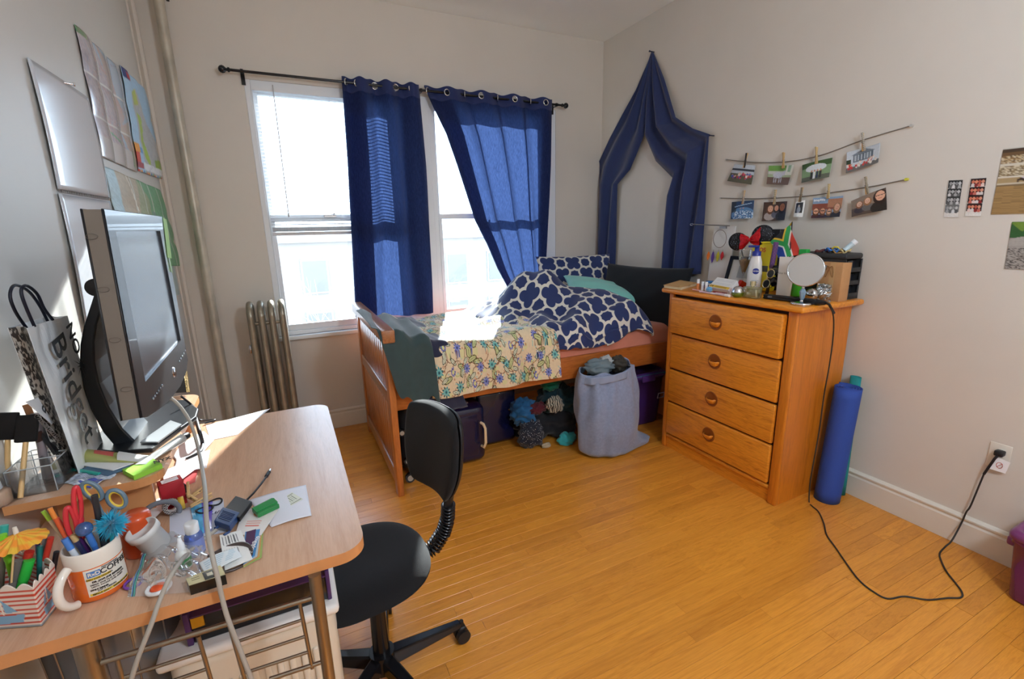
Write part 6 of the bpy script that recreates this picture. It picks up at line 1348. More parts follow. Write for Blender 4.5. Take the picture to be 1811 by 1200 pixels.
# hairbrush
X_ = 2.46; a, b = axz(1357, X_, ZT + .03), ax(1373, 428, X_); t = thing('hair_brush', 'purple vented hair brush leaning by the yellow tub', 'hair brush', tuple(a)); dd_ = (b - a)
MB().cyl(a + Vector((0, 0, -.028)), a.lerp(b, .45), .009).build('handle', M_black, t); MB().cyl(a.lerp(b, .46), b, .013, .013).build('barrel', mat('brush_purple', '6A4478', .35), t); mb_ = MB()
for i in range(16):
    for k in range(10):
        q = a.lerp(b, .46 + .034 * i); an = k * pi / 5 + i * .3; s_ = dd_.normalized().orthogonal(); s2_ = dd_.normalized().cross(s_); n_ = s_ * math.cos(an) + s2_ * math.sin(an); mb_.add([q + n_ * .012 - s2_ * .0009, q + n_ * .012 + s2_ * .0009, q + n_ * .029], [(0, 1, 2)])
mb_.build('bristles', mat('bristle_grey', 'A9A2AC', .4), t)['kind'] = 'stuff'
# sunglasses
def shades(p, U, V, s, name, label, m, ml):
    t = thing(name, label, 'sunglasses', tuple(p)); 
    for k in (-1, 1):
        c_ = p + U * k * s * .55; ring = [c_ + U * s * .44 * math.cos(a) + V * s * .34 * math.sin(a) for a in [2 * pi * i / 28 for i in range(28)]]
        MB().tube(ring, s * .045, 6, closed=True).build('rim', m, t); MB().add(ring, [tuple(range(28))]).build('lens', ml, t); e = c_ + U * k * s * .46 + V * s * .2
        MB().tube([e, e + Vector((.03, .0, 0)), e + Vector((.08, 0, -.008)) + U * 0], s * .04, 6).build('temple', m, t)
    MB().tube([p - U * s * .12 + V * s * .12, p + V * s * .17, p + U * s * .12 + V * s * .12], s * .04, 6).build('bridge', m, t); return t
M_lens = mat('dark_lens', '101218', .08, coat=.6); M_gold = mat('gold_rim', 'C4B48C', .2, .7)
a_ = ax(1366, 477, 2.37); b_ = ax(1352, 508, 2.35); U_ = (a_ - b_).normalized(); nrm = Vector((-1, -.3, 0)); V_ = nrm.cross(U_).normalized()
shades((a_ + b_) / 2, U_, V_, .052, 'gold_sunglasses', 'gold rimmed sunglasses standing on end beside the hair brush', M_gold, M_lens)
a_ = ax(1372, 468, 2.43); b_ = ax(1368, 508, 2.41); U_ = (a_ - b_).normalized(); V_ = nrm.cross(U_).normalized(); shades((a_ + b_) / 2, U_, V_, .056, 'dark_sunglasses', 'dark grey sunglasses behind the gold pair', M_blackg, M_lens)
# round mirror on a stand
X_ = 2.285; p = axz(1417, X_); t = thing('table_mirror', 'round magnifying mirror on a chrome base with a blue crystal stem', 'mirror', tuple(p))
MB().lathe([(0, .016), (.020, .016), (.036, .012), (.046, .011), (.049, .008), (.049, .0), (0, 0)], p, n=36).build('base', M_chrome, t)
MB().lathe([(.006, .011), (.008, .020), (.004, .024)], p, n=12).build('lower_collar', M_chrome, t); MB().lathe([(.006, .024), (.009, .030), (.015, .062), (.008, .078), (.006, .080)], p, n=6, sm=False).build('crystal', mat('blue_crystal', '8FB8D8', .05, trans=.4, coat=.5), t); MB().lathe([(.006, .080), (.007, .090), (.004, .10)], p, n=12).build('upper_collar', M_chrome, t)
mc2 = ax(1425, 477, X_); nn = (Vector((0, 0, CH)) - mc2); nn = Vector((nn.x, nn.y * .55, .30)).normalized(); R_m = .078
MB().lathe([(0, 0), (R_m, 0)], mc2 + nn * .004, nn, 48).build('mirror_glass', mat('mirror_glass', 'E8E8E8', .02, 1), t); MB().lathe([(R_m, -.006), (R_m + .004, 0), (R_m, .006), (R_m - .002, .004)], mc2, nn, 48).lathe([(0, -.005), (R_m, -.005)], mc2, nn, 48).build('rim', M_chrome, t)
bt = mc2 - Vector((0, 0, 1)) * R_m; MB().tube([p + Vector((0, 0, .098)), p.lerp(bt, .5) + Vector((0, 0, .05)), bt], .004, 8).build('neck', M_chrome, t)
# straightener with its cord
a, b = axz(1352, 2.31, ZT + .014), axz(1452, 2.325, ZT + .016); t = thing('hair_straightener', 'black hair straightener lying along the dresser front with its cord', 'hair straightener', tuple(a))
for k, m_ in ((1, 'arm'), (-1, 'arm')): mb_ = MB(); mb_.T = frame(a.lerp(b, .47) + Vector((0, 0, k * .006)), b - a, (1, 0, 0)); mb_.box((0, 0, 0), ((b - a).length * .94, .03, .013), bev=.005).build(m_, M_black, t)
mb_ = MB().cyl(a.lerp(b, .92), b + (b - a).normalized() * .02, .016, .010).build('hinge_end', M_black, t)
text('GD', .012, 'emblem', mat('silver_print', 'B9B9BE', .3), t, frame(a.lerp(b, .14) + Vector((-.0155, 0, .002)), b - a, (0, 0, 1)), sx=1.4)
yc_ = 1.352; XM = [(1459, 532), (1468, 536), (1474, 560), (1473, 600), (1466, 650), (1457, 700), (1449, 760), (1440, 810), (1433, 850)]
cp_ = [b + (b - a).normalized() * .02, axz(1466, 2.33, ZT + .012)] + [ay(x, y, yc_) for x, y in XM[2:]]
fp_ = [az(x, y, .004) for x, y in ((1431, 886), (1436, 894), (1448, 905), (1457, 925), (1462, 945), (1478, 968), (1500, 1000), (1520, 1026), (1545, 1046), (1570, 1058), (1600, 1054), (1640, 1060), (1675, 1057), (1699, 1056), (1701, 1046), (1688, 1028), (1674, 1010), (1665, 992), (1662, 978), (1672, 966))]
wp_ = [az(1684, 955, .03) + Vector((-.005, 0, 0))] + [ax(x, y, XR - .025) for x, y in ((1700, 925), (1709, 905), (1716, 895), (1730, 862), (1740, 838))]
MB().tube(spline(cp_ + fp_ + wp_, 6), .0035, 8).build('cord', mat('cord_dark', '2E2A28', .5), t)
MB().tube([cp_[0], cp_[1], cp_[2] + Vector((0, 0, .02))], .006, 8).build('cord_sleeve', M_black, t)
pl_ = ax(1768, 801, XR - .02); MB().box(pl_, (.035, .03, .024), bev=.005).tube([pl_ + Vector((-.012, 0, -.005)), pl_ + Vector((-.02, .006, -.025)), wp_[-1]], .005, 8).build('plug', M_black, t)
tg = MB(); T4 = [ax(1760, 806, XR - .03), ax(1787, 818, XR - .022), ax(1778, 837, XR - .02), ax(1748, 828, XR - .032)]; MB().slab(*T4, .0008).build('warning_tag', M_paper, t)
cen_ = (T4[0] + T4[1] + T4[2] + T4[3]) / 4 + Vector((-.003, 0, 0)); MB().tube([cen_ + Vector((0, .010 * math.cos(a), .013 * math.sin(a))) for a in [2 * pi * k / 20 for k in range(20)]], .0010, 5, closed=True).build('red_mark', mat('tag_red', 'B8402E', .5), t); MB().tube([cen_ + Vector((0, .008, -.010)), cen_ + Vector((0, -.008, .010))], .0010, 5).build('red_mark', MATS['tag_red'], t)
# foil pouch, brown box, drawer organiser
X_ = 2.43; p = axz(1436, X_, ZT + .034); one(MB().ball(p, .033, 20, sc=(.9, 1, 1)), 'silver_ball', mat('silver_ball', 'B9BBBD', .08, 1), 'shiny silver ball behind the mirror stem', 'ball')
def pch(u, v): return axz(1443 + 24 * u, 2.47, ZT) + Vector((-.02 * math.sin(pi * u) * math.sin(pi * min(1, v * 1.2)) + .008 * sn(u * 8, v * 8, 2, 3), 0, .001 + v * .085 + .004 * sn(u * 6, 1, 2, 1) * v))
one(MB().grid(pch, 26, 20, sm=False), 'foil_pouch', mat('foil', 'BFC1C2', .22, .9), 'crumpled silver foil pouch before the brown box', 'pouch', solid=.006)
BXx = 2.50; cB = axz(1482, BXx); cA = axz(1462, BXx); hB = htop(1486, 465, BXx); t = thing('brown_carton', 'upright brown cardboard box sealed with clear tape', 'box', tuple(cB))
yb0 = cB.y; MB().span((BXx, yb0, ZT), (BXx + .075, yb0 + .115, ZT + hB), bev=.001).build('carton', mat('cardboard', 'B98A5C', .7, var=.06, vs=30), t)
MB().span((BXx - .0006, yb0 + .035, ZT + .01), (BXx, yb0 + .06, ZT + hB)).build('tape', mat('tape', 'C9A070', .2, coat=.4), t); MB().box((BXx - .001, yb0 + .085, ZT + hB - .025), (.002, .018, .022)).build('foil_sticker', M_chrome, t)
MB().tube([Vector((BXx - .004, yb0 + .06 + .02 * math.sin(a), ZT + hB - .045 + .028 * math.sin(2 * a + .6))) for a in [2 * pi * k / 36 for k in range(36)]], .0012, 5, closed=True).build('twine_loop', mat('twine', '8A6238', .8), t)
t = thing('drawer_organizer', 'black plastic three drawer organizer at the wall end of the dresser', 'organizer', (2.6, 1.5, ZT)); M_or = mat('organizer_black', '2B2C2E', .5, bump=.1, bs=200)
xo0, yo0, xo1, yo1 = 2.555, 1.395, 2.70, 1.66; ho = htop(1500, 447, xo0) * .98
MB().span((xo0 - .004, yo0, ZT + ho - .03), (xo1, yo1 + .02, ZT + ho), bev=.012, seg=3).build('top', M_or, t); MB().span((xo0, yo0 + .002, ZT), (xo0 + .006, yo1, ZT + ho - .03)).build('side_panel', M_or, t); MB().span((xo1 - .006, yo0 + .002, ZT), (xo1, yo1, ZT + ho - .03)).build('side_panel', M_or, t); MB().span((xo0, yo1 - .006, ZT), (xo1, yo1, ZT + ho - .03)).build('back_panel', M_or, t)
MB().span((xo0, yo0 + .002, ZT), (xo1, yo1, ZT + .008)).build('base', M_or, t); dh = (ho - .04) / 3
for k in range(3):
    z0 = ZT + .01 + dh * k; dw = MB().span((xo0 + .008, yo0 - .002, z0), (xo0 + .055, yo0 + .004, z0 + dh - .006), bev=.002).span((xo0 + .055, yo0 - .002, z0), (xo1 - .008, yo0 + .004, z0 + dh * .35), bev=.002).span((xo1 - .016, yo0 - .002, z0), (xo1 - .008, yo0 + .004, z0 + dh - .006), bev=.002).span((xo0 + .01, yo0 + .004, z0), (xo1 - .01, yo1 - .02, z0 + .004)).build('drawer', M_or, t)
    MB().span((xo0 + .05, yo0 + .03, z0 + .005), (xo1 - .012, yo0 + .034, z0 + dh - .01)).build('drawer_shadow_panel', mat('drawer_shade', '12161F', .7), dw)  # dark panel inside the drawer, its inner shade put into the colour
zt_ = ZT + ho
for i, (c_, r_, l_) in enumerate((('5A2A2A', .034, 'dark red beaded bracelet on the black organizer'), ('3A2A5A', .03, 'purple bracelet in the pile on the organizer'), ('2F6FB8', .028, 'bright blue bracelet in the pile on the organizer'), ('8A6A3A', .03, 'brown woven bracelet in the pile on the organizer'), ('C4AE7A', .022, 'gold chain bracelet nearest the little bottle'))):
    c0_ = Vector((2.60 + .012 * math.sin(i * 2), 1.55 - .028 * i, zt_ + .006 + .005 * (i % 3))); one(MB().tube([c0_ + Vector((r_ * math.cos(a), r_ * .9 * math.sin(a), .006 * math.sin(a * 2 + i) + .004 * math.sin(5 * a))) for a in [2 * pi * k / 40 for k in range(40)]], .0042, 7, closed=True), 'bracelet', mat('br_' + c_, c_, .6, var=.6, vs=150), l_, 'bracelet', 'bracelets piled on the black organizer')
one(MB().tube([Vector((2.60, 1.50, zt_ + .020)), Vector((2.60, 1.49, zt_ + .03)), Vector((2.605, 1.475, zt_ + .030)), Vector((2.61, 1.47, zt_ + .02))], .004, 6), 'yellow_clip', mat('clip_yellow', 'D9C02A', .4), 'small yellow hair clip on top of the bracelets', 'hair clip')
a, b = Vector((2.60, 1.437, zt_ + .014)), Vector((2.63, 1.405, zt_ + .062)); stick(a, b, .013, 'pill_bottle', mat('bottle_pale', 'B9CDD6', .3), 'little white bottle with a brown band leaning on the organizer', 'bottle', .28, M_white)
# jewelry stand with feather earrings
X_ = 2.66; t = thing('jewelry_stand', 'white jewelry stand with silver rod and hoop by the drape', 'jewelry stand', tuple(axz(1272, X_)))
a, b = axz(1252, X_), axz(1288, X_); hj = htop(1285, 400, X_); MB().slab(a, b, b + Vector((.03, 0, hj)), a + Vector((.03, 0, hj)), .008).build('panel', mat('stand_white', 'D5D2CE', .4), t)
r0, r1 = ax(1226, 396.5, X_ - .03), ax(1290, 399, X_ - .01); MB().cyl(r0, r1, .0038, n=10).build('rod', M_steel, t); MB().tube([r0 + Vector((0, .014 + .014 * math.cos(k * pi / 8), .006 * math.sin(k * pi / 8))) for k in range(16)], .0022, 6, closed=True).build('rod_eye', M_chrome, t)
MB().box(ax(1279, 402, X_ - .012), (.012, .05, .016)).build('clamp', M_steel, t); hc2 = ax(1273, 422, X_ - .012); MB().tube([hc2 + Vector((0, .052 * math.cos(a), .058 * math.sin(a))) for a in [2 * pi * k / 40 for k in range(40)]], .0016, 6, closed=True).build('hoop', mat('bronze', '6A5040', .3, .8), t)
for x_, c_, k_, l_ in ((1254, 'F07A1E', .9, 'orange feather earring hanging on the white stand'), (1262, '5A3A9A', 1.15, 'purple ribbon earring hanging on the white stand'), (1271, 'D9CE2E', 1.0, 'yellow feather earring hanging on the white stand'), (1278.5, 'D0202A', .85, 'red feather earring hanging on the white stand')):
    tp = ax(x_, 441, X_ - .022); e_ = thing('feather_earring', l_, 'earring', tuple(tp), group='feather earrings on the white stand'); MB().cyl(tp, tp - Vector((0, 0, .014)), .0012, n=6).build('hook', M_steel, e_)
    MB().grid(lambda u, v: tp + Vector((-.002 * math.sin(pi * u), (u - .5) * .026 * math.sin(pi * (.08 + .88 * v)) + .006 * v, -.014 - .066 * k_ * v)), 8, 14).build('feather', mat('feather_' + c_, c_, .6), e_, solid=.0015)
# ================================================================ PHOTOS ON STRINGS
M_ph = printed('photo_print', .3, .5)
def strg(px, label, endc=None):
    X_ = XR - .010; P2 = [ax(x, y, X_) for x, y in px]; t = thing('photo_string', label, 'string', tuple(P2[0])); MB().tube(spline(P2, 6), .0028, 6).build('cord', mat('grey_string', '7E756C', .8), t)
    for k in (0, -1): MB().cyl(P2[k] + Vector((.010, 0, 0)), P2[k] + Vector((-.006, 0, 0)), .0045 if k == 0 else .007, n=10).build('pin', mat('pin_clear' if not (endc and k) else 'pin_yellow', 'B9B6B0' if not (endc and k) else 'C9C43A', .3), t)
strg([(1284, 282), (1335, 287), (1390, 286), (1450, 275), (1525, 248), (1612, 222)], 'upper grey string pinned across the wall above the dresser')
strg([(1274, 350), (1340, 351), (1420, 347), (1480, 339), (1545, 329), (1603, 317)], 'lower grey string ending in a yellow pin above the dresser', 1)
SK = ['D9A68A', 'C98F72', 'E0B49A', 'B87A5C']
def crowd(p, y, n, r, cols, seed):
    q = random.Random(seed)
    for i in range(n): x = q.uniform(.05, .95); yy = y + q.uniform(-.12, .12); p.ell(x, yy + r * 1.6, r * 1.1, r * 2.4, q.choice(cols)); p.ell(x, yy, r * .6, r * .9, q.choice(SK))
def face(p, x, y, r, hair, skin, top, glasses=0, beard=0):
    k = p.w / p.h; p.ell(x, y + r * k * 2.3, r * 1.7, r * k * 1.3, top); p.ell(x, y + r * k * .25, r * 1.15, r * k * 1.45, hair); p.ell(x, y, r * .78, r * k * 1.0, skin)
    p.ell(x - r * .28, y - r * k * .08, r * .10, r * k * .08, '3A2A24'); p.ell(x + r * .28, y - r * k * .08, r * .10, r * k * .08, '3A2A24'); p.line(x - r * .25, y + r * k * .48, x + r * .25, y + r * k * .48, .008, 'A8443A')
    if glasses: p.rect(x - r * .6, y - r * k * .2, x - r * .05, y + r * k * .08, '1C1A1C'); p.rect(x + r * .05, y - r * k * .2, x + r * .6, y + r * k * .08, '1C1A1C')
ph = []
p = Pic(64, 44, 'B9C2CC'); p.rect(0, .22, 1, .34, '3A4048'); p.rect(0, .5, 1, 1, '5A5A4A'); crowd(p, .55, 26, .035, ['2F5FB8', 'C43A5A', '7A3A8A', '3A3A4A', 'D9D0C8', 'B8323C'], 1); ph.append(p)
p = Pic(64, 44, '9AA88A'); p.rect(0, 0, 1, .3, '6E9A4E'); p.rect(.0, .30, 1, .45, 'B9BCB4'); p.rect(0, .62, 1, 1, '6A564E'); p.ell(.42, .5, .2, .16, 'B8BCC8'); p.ell(.66, .40, .09, .12, 'B8BCC8', 1, -.6); [p.line(x, .58, x + .01, .88, .018, 'A9ADB8') for x in (.28, .36, .50, .58)]; p.rect(.7, 0, 1, .5, 'D0D2C8'); p.rect(.78, .0, .9, .35, '8AA890'); ph.append(p)
p = Pic(64, 44, '7E9A72'); p.rect(0, 0, 1, .3, '3E5A30'); p.ell(.5, .35, .35, .2, 'D5DCE0'); p.rect(0, .75, 1, 1, '5E6458'); [p.ell(x, .5, .03, .06, 'C98F72') for x in (.38, .48, .58, .68)]; [p.rect(x - .035, .55, x + .035, .9, c) for x, c in ((.38, '2A2A30'), (.48, 'DADCE0'), (.58, '2A3A5A'), (.68, '3A3A3A'))]; ph.append(p)
p = Pic(64, 44, 'C4CCD4'); p.rect(.2, .2, .8, .6, '5A6470'); p.poly([(.15, .24), (.5, .02), (.85, .24)], '7A848E'); [p.rect(.24 + .09 * k, .28, .29 + .09 * k, .55, 'AEB8C0') for k in range(6)]; p.rect(0, .78, 1, 1, '6E6A66'); crowd(p, .66, 26, .03, ['B8323C', 'D9D0C8', 'C43A3A', 'E0DAD0'], 5); p.rect(0, .4, .14, .62, '3E4A38'); ph.append(p)
p = Pic(56, 46, '2E4464'); p.ell(.55, .75, .5, .4, '5A84B0'); p.ell(.5, .65, .12, .1, 'D0DAE6'); p.ell(.3, .82, .14, .08, 'C4D4E4'); p.ell(.75, .8, .12, .08, 'E0E8F0'); p.ell(.45, .42, .03, .04, 'C98F72'); p.ell(.58, .4, .03, .04, 'C98F72'); p.noise_col((p.Y > .55) & (p.X > .15), ['4A74A4', '7FA4C8', 'D5E0EA', '35557E'], 3, 2); p.rect(0, 0, .25, .6, '2A2E24', .8); p.line(.2, .3, .9, .15, .02, 'A9C4DC'); ph.append(p)
p = Pic(60, 46, '4A342C'); face(p, .30, .36, .13, '6A4430', 'D9A68A', 'A89A94'); face(p, .55, .34, .11, '3A2A22', 'C98F72', '5A5A66'); face(p, .80, .30, .15, '1A1414', '8A5638', '24242A'); ph.append(p)
p = Pic(30, 46, 'E6E6E4'); p.rect(.12, .10, .88, .74, '26282E'); p.ell(.5, .32, .1, .08, 'B8B0A8'); p.ell(.5, .55, .2, .2, '8E94A0'); ph.append(p)
p = Pic(64, 46, '8EA8C4'); p.rect(0, .3, 1, .6, '8A4A3A'); p.rect(.5, .1, 1, .5, 'B07A5A'); face(p, .14, .66, .10, '5A3A28', 'D9A68A', '4A2A30', 1); face(p, .36, .66, .095, '6A4430', 'D0987A', '3A2A3A', 1); face(p, .58, .70, .09, '7A5A40', 'D9A68A', '3A3A4A', 1); face(p, .84, .52, .12, '8A6A4A', 'D9A68A', '2A2A34'); ph.append(p)
p = Pic(70, 50, '5A4A40'); p.rect(0, 0, .75, .55, '8A7868'); face(p, .26, .38, .10, '8A5A3A', 'E0B49A', '3A3038'); face(p, .50, .34, .10, '9A6A44', 'E0B49A', '6A6460'); face(p, .84, .28, .16, '2E1E18', 'D9A68A', '2A2420', 0); p.line(.74, .26, .96, .24, .012, '2A1E1A'); ph.append(p)
Z8 = lambda a, b: (1260 + a / 4.894, 210 + b / 4.894)
quads = [[(190, 393), (372, 405), (342, 570), (133, 538)], [(488, 405), (705, 400), (658, 572), (472, 565)], [(778, 400), (1040, 335), (1015, 505), (775, 556)], [(1162, 290), (1452, 207), (1440, 378), (1160, 472)],
         [(168, 720), (362, 705), (352, 860), (162, 870)], [(445, 722), (648, 712), (628, 878), (430, 885)], [(722, 720), (803, 705), (785, 852), (705, 850)], [(872, 685), (1132, 665), (1105, 848), (858, 860)], [(1200, 712), (1502, 593), (1516, 787), (1210, 850)]]
labs = ['photo of a colourful crowd seated outdoors under a pale roof', 'photo of a grey horse standing beside a fence', 'photo of four people standing under trees on grass', 'photo of a large group before a many windowed building', 'photo of swimmers in splashing blue water', 'photo of three smiling people close together', 'small white bordered photo of one dark figure', 'photo of four friends before a theme park entrance', 'photo of three women smiling on a sofa']
pins = [((300, 295), (272, 425)), ((617, 290), (612, 428)), ((900, 243), (900, 390)), ((1298, 120), (1310, 278)), ((275, 618), (262, 738)), ((545, 612), (535, 740)), ((778, 592), (755, 720)), ((1010, 562), (1000, 690)), ((1325, 500), (1340, 652))]
def pegface(name, c1, c2, sc_, ty='BANDS'):
    m = mat(name, c1, .5); N = NT(m); wv = N.new('TexWave'); wv.inputs['Scale'].default_value = sc_; wv.bands_direction = 'X'; wv.inputs['Distortion'].default_value = 0; tc = N.coords(); N.ln(tc, wv.inputs['Vector']); N.ln(N.ramp(wv.outputs['Fac'], [(.45, lin(c1)), (.55, lin(c2))]), N.n['Principled BSDF'].inputs['Base Color']); return m
pf_ = [mat('peg_black', '2A2624', .5), mat('peg_tan', 'B89A6A', .5), pegface('peg_gold', 'D9C79A', 'B08A4A', 60), pegface('peg_chevron', 'E0D8C4', '2A2624', 50), mat('peg_beige', 'B5A08A', .5), pegface('peg_spot', 'E0D2B4', '6A5A3A', 70), pegface('peg_zig', '2A2624', 'A89A80', 90), pegface('peg_gold2', 'D9C79A', 'A88A50', 80), pegface('peg_bars', '22201E', 'C9BFA8', 55)]
pl_ = ['with a black face holding the crowd photo', 'with a tan face holding the horse photo', 'with gold dots holding the photo of four people', 'with a black and white chevron face on the building photo', 'with a plain beige face holding the swimmers photo', 'with a spotted face holding the three smiling people', 'with a dark zigzag face holding the small bordered photo', 'with a gold checked face holding the theme park photo', 'with black bars holding the photo of three women']
for i, (pc, q, lb__) in enumerate(zip(ph, quads, labs)):
    pc.speck(.10, i); c_ = [ax(*Z8(*v), XR - (.022 if k < 2 else .030)) for k, v in enumerate(q)]
    o = picture(pc, *c_, 'photograph', M_ph, curl=lambda u, v, i=i: -.008 * math.sin(u * pi) * (1 if i % 2 else -1) + .006 * v * v); tag(o, lb__, 'photo', 'photographs pegged on the strings')
    if i == 7: t_o = text('isneyWo', .017, 'sign_lettering', M_paper, o, frame((c_[0] + (c_[1] - c_[0]) * .26 + (c_[3] - c_[0]) * .13) + Vector((-.009, 0, 0)), c_[1] - c_[0], c_[0] - c_[3]), bold=.0006)
    a, b = ax(*Z8(*pins[i][0]), XR - .034), ax(*Z8(*pins[i][1]), XR - .030); ctr = (a + b) / 2
    t = thing('clothespin', 'wooden clothespin ' + pl_[i], 'clothespin', tuple(ctr), group='clothespins on the photo strings'); d_ = (b - a).normalized(); n_ = Vector((-1, -.0, 0)); sd = d_.cross(n_).normalized(); L_ = (b - a).length
    for k in (1, -1):
        dd = (d_ * 1 + n_ * k * -.13).normalized(); M4 = frame(ctr + n_ * k * .0055 + (sd * .004 * -k if 1 else 0), dd, sd); pb_ = MB(); pb_.T = Matrix.Identity(4)
        pb_.box((0, 0, 0), (L_, .0095, .006), bev=.001, seg=1); o2 = pb_.build('peg_half', pf_[i] if k == 1 else mat('peg_wood', 'CDA873', .6, var=.1, vs=80), t, world=False); o2.matrix_local = WM[t.name].inverted() @ M4
    MB().cyl(ctr - sd * .007, ctr + sd * .007, .0038, n=10).build('spring', M_steel, t)
# photo strips and posters
Z9 = lambda a, b: (1640 + a / 4.287, 220 + b / 4.287)
for i, (q, lab_) in enumerate((([(162, 422), (273, 418), (232, 703), (123, 703)], 'black and white photo booth strip taped to the wall'), ([(330, 410), (452, 402), (405, 697), (285, 695)], 'colour photo booth strip of four poses taped to the wall'))):
    s = Pic(30, 78, 'DCD8D2')
    for k in range(4):
        y0 = .01 + k * .215; s.rect(.02, y0, .98, y0 + .205, ['20201F', '2A2A2A', '3A3A3A', '6A6A6A'][k] if i == 0 else '2A1614')
        for j in range(4): s.ell(.2 + .2 * j, y0 + .09, .09, .045, (['9A9A9A', 'B0B0B0', '8A8A8A', 'C0C0C0'][j] if i == 0 else ['C9745A', 'D98A6A', 'B85A44', 'D9957A'][j])); s.ell(.2 + .2 * j, y0 + .18, .11, .05, (['6A6A6A', 'D0D0D0', '555555', 'A0A0A0'][(j + k) % 4] if i == 0 else ['D9D0CC', '8A2A2A', 'C46A5A', 'E0C8C0'][(j + k) % 4]))
    s.speck(.12, i); c_ = [ax(*Z9(*v), XR - .003) for v in q]; tag(picture(s, *c_, 'photo_strip', M_ph), lab_, 'photo strip', 'photo booth strips')
c_ = [ax(*Z9(*v), XR - .003) for v in ((578, 182), (482, 682))]; a, b = c_; Wp = .62
s = Pic(110, 80, 'A08258'); s.rect(0, 0, 1, .03, 'C9C4BA'); s.rect(0, .03, 1, .07, '4A3A2C'); s.rect(0, .07, 1, .20, '6A5034'); s.noise_col((s.Y > .13) & (s.Y < .24), ['8A6A44', 'B8A078', '5A4430', 'C9BCA0'], 2, 1); s.rect(0, .24, 1, .27, 'CFC8B8'); s.noise_col((s.Y > .27) & (s.Y < .43), ['B8A88A', '8E7A5A', 'D0C4A8', '6E5A40'], 4, 1); s.rect(0, .43, 1, .455, 'D5CDBE'); s.rect(0, .455, 1, .53, 'A89068')
for x in (.13, .30, .52, .7): s.ell(x, .485, .028, .022, '3A261C'); s.line(x - .02, .50, x - .035, .53, .004, '3A261C'); s.line(x + .02, .50, x + .035, .53, .004, '3A261C'); s.ell(x + .03, .47, .010, .012, '3A261C'); s.ell(x, .46, .008, .012, 'C8C0D0')
s.rect(0, .53, 1, .55, 'C4B9A4'); s.rect(0, .55, 1, .575, '7A6446'); s.rect(0, .575, 1, 1, '98794C'); [s.line(x, .53, x, .58, .004, 'B8A88A') for x in (.15, .35, .55, .75)]
rs = np.random.RandomState(5); nz = np.kron(rs.rand(80, 22), np.ones((1, 5))); mm = (s.Y > .58)[..., None]; s.a = np.where(mm, s.a * (.8 + .4 * nz[..., None]), s.a)
d_ = Vector((0, -1, 0)); tag(picture(s, a, Vector((a.x, b.y - Wp, a.z + .0)), Vector((b.x, b.y - Wp, b.z)), Vector((b.x, b.y, b.z)) , 'racecourse_poster', M_ph) if 0 else picture(s, a, Vector((a.x, a.y - Wp, a.z)), Vector((b.x, b.y - Wp, b.z)), b, 'racecourse_poster', M_ph), 'sepia poster of horses racing past a crowded grandstand', 'poster')
a, b = ax(*Z9(643, 738), XR - .003), ax(*Z9(585, 1093), XR - .003)
s = Pic(70, 80, '8E8680'); s.rect(0, 0, 1, .34, '2F5A2C'); s.poly([(0, .02), (.2, .0), (.3, .12), (.1, .2)], '6E8A34'); s.ell(.2, .50, .24, .20, 'A8A29C'); s.rect(0, .5, .5, 1, '9E9892'); s.ell(.72, .6, .34, .40, '6E6660'); s.rect(.4, .6, 1, 1, '6E6660'); s.noise_col((s.Y > .55) & (rs.rand(80, 70) > .72), ['4A4440', '3A3634'], 3, 2); s.line(.32, 0, .24, 1, .012, 'C4CCC8', .7); s.line(.50, 0, .34, 1, .014, 'D0D8D4', .7)
s.speck(.1, 8); tag(picture(s, a, a + Vector((0, -.34, 0)), b + Vector((0, -.34, 0)), b, 'animal_picture', M_ph), 'picture of grey wrinkled hides and green leaves behind bars', 'poster')
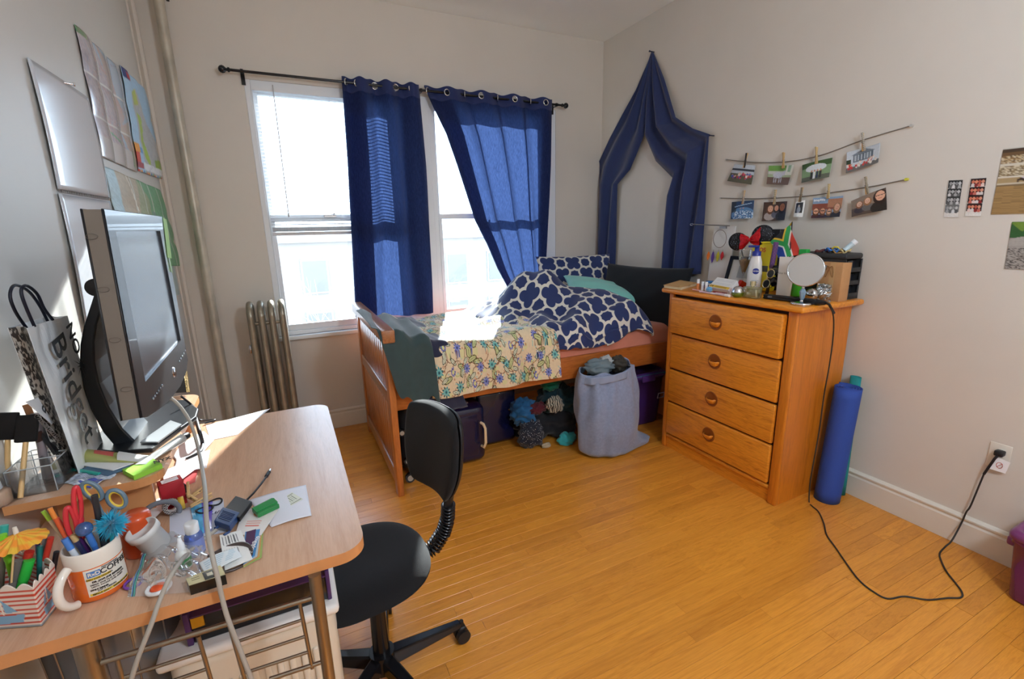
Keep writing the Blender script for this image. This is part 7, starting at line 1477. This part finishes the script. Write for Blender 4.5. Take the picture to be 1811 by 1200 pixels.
# ================================================================ OUTLET, MATS, BIN
t = thing('wall_outlet', 'white duplex outlet plate on the wall above the baseboard', 'outlet', (XR - .003, .752, .476)); oc2 = ax(1767, 806, XR)
MB().box((XR - .002, oc2.y, oc2.z), (.005, .071, .115), bev=.002).build('plate', mat('outlet_white', 'DAD3C6', .35), t)
for k in (1, -1): MB().lathe([(0, .0), (.0165, 0), (.0165, .003), (0, .003)], (XR - .004, oc2.y, oc2.z + k * .0195), (-1, 0, 0), 24).build('socket', mat('outlet_ivory', 'CFC8BA', .35), t)
for dy, dz in ((.006, -.014), (-.006, -.014)): MB().box((XR - .0075, oc2.y + dy, oc2.z + dz - .004), (.001, .002, .008)).build('slot', M_black, t)
MB().cyl((XR - .0045, oc2.y, oc2.z), (XR - .006, oc2.y, oc2.z), .003, n=10).build('screw', M_steel, t)
M_mat = mat('blue_foam', '2B4BA0', .75, bump=.5, bs=260, aniso=(1, 1, 1))
t = thing('yoga_mat', 'rolled blue yoga mat standing between dresser and wall', 'yoga mat', (2.55, 1.325, 0)); c0_, c1_ = Vector((2.553, 1.325, 0)), Vector((2.60, 1.325, .645))
def roll_(u, v):
    turns = 4.0; a = u * turns * 2 * pi + 1.0; r = .018 + .048 * u; q = c0_.lerp(c1_, v); 
    if u > .955: r += (u - .955) * .35 * v ** 2
    return q + Vector((r * math.cos(a), r * math.sin(a) * 1.0, 0))
MB().grid(roll_, 220, 12).build('rolled_sheet', M_mat, t, solid=.005)
t2 = thing('teal_mat', 'thin teal mat tucked behind the blue roll against the wall', 'yoga mat', (2.66, 1.34, 0)); c2_ = Vector((2.672, 1.325, .06)); 
MB().grid(lambda u, v: Vector((2.668 + .03 * v * .6 + .018 * math.cos(u * 7), 1.335 + .05 * (1 - u * .4) * math.sin(u * 7) * .6 - .02 + .02 * v, .005 + .68 * v)), 60, 6).build('rolled_sheet', mat('teal_foam', '14888A', .7, bump=.4, bs=260), t2, solid=.004)
bn = bin_('lilac_bin', 'see-through purple storage bin on the floor by the wall', (2.575, .375, 0), pi / 2, .45, .255, .275, '74306A', '7E3A74', .80)
for i, (c_, q, r_, l_) in enumerate((('B03A6A', (2.56, .45, .06), (.09, .12, .05), 'pink cloth inside the see-through purple bin'), ('3A3A7A', (2.60, .30, .07), (.07, .08, .05), 'indigo cloth inside the see-through purple bin'), ('8A2A3A', (2.54, .38, .14), (.07, .10, .04), 'dark red cloth on top inside the purple bin'))):
    one(heap(q, r_, 40 + i, n=24), 'folded_cloth', mat('bin_' + c_, c_, .8), l_, 'clothes')
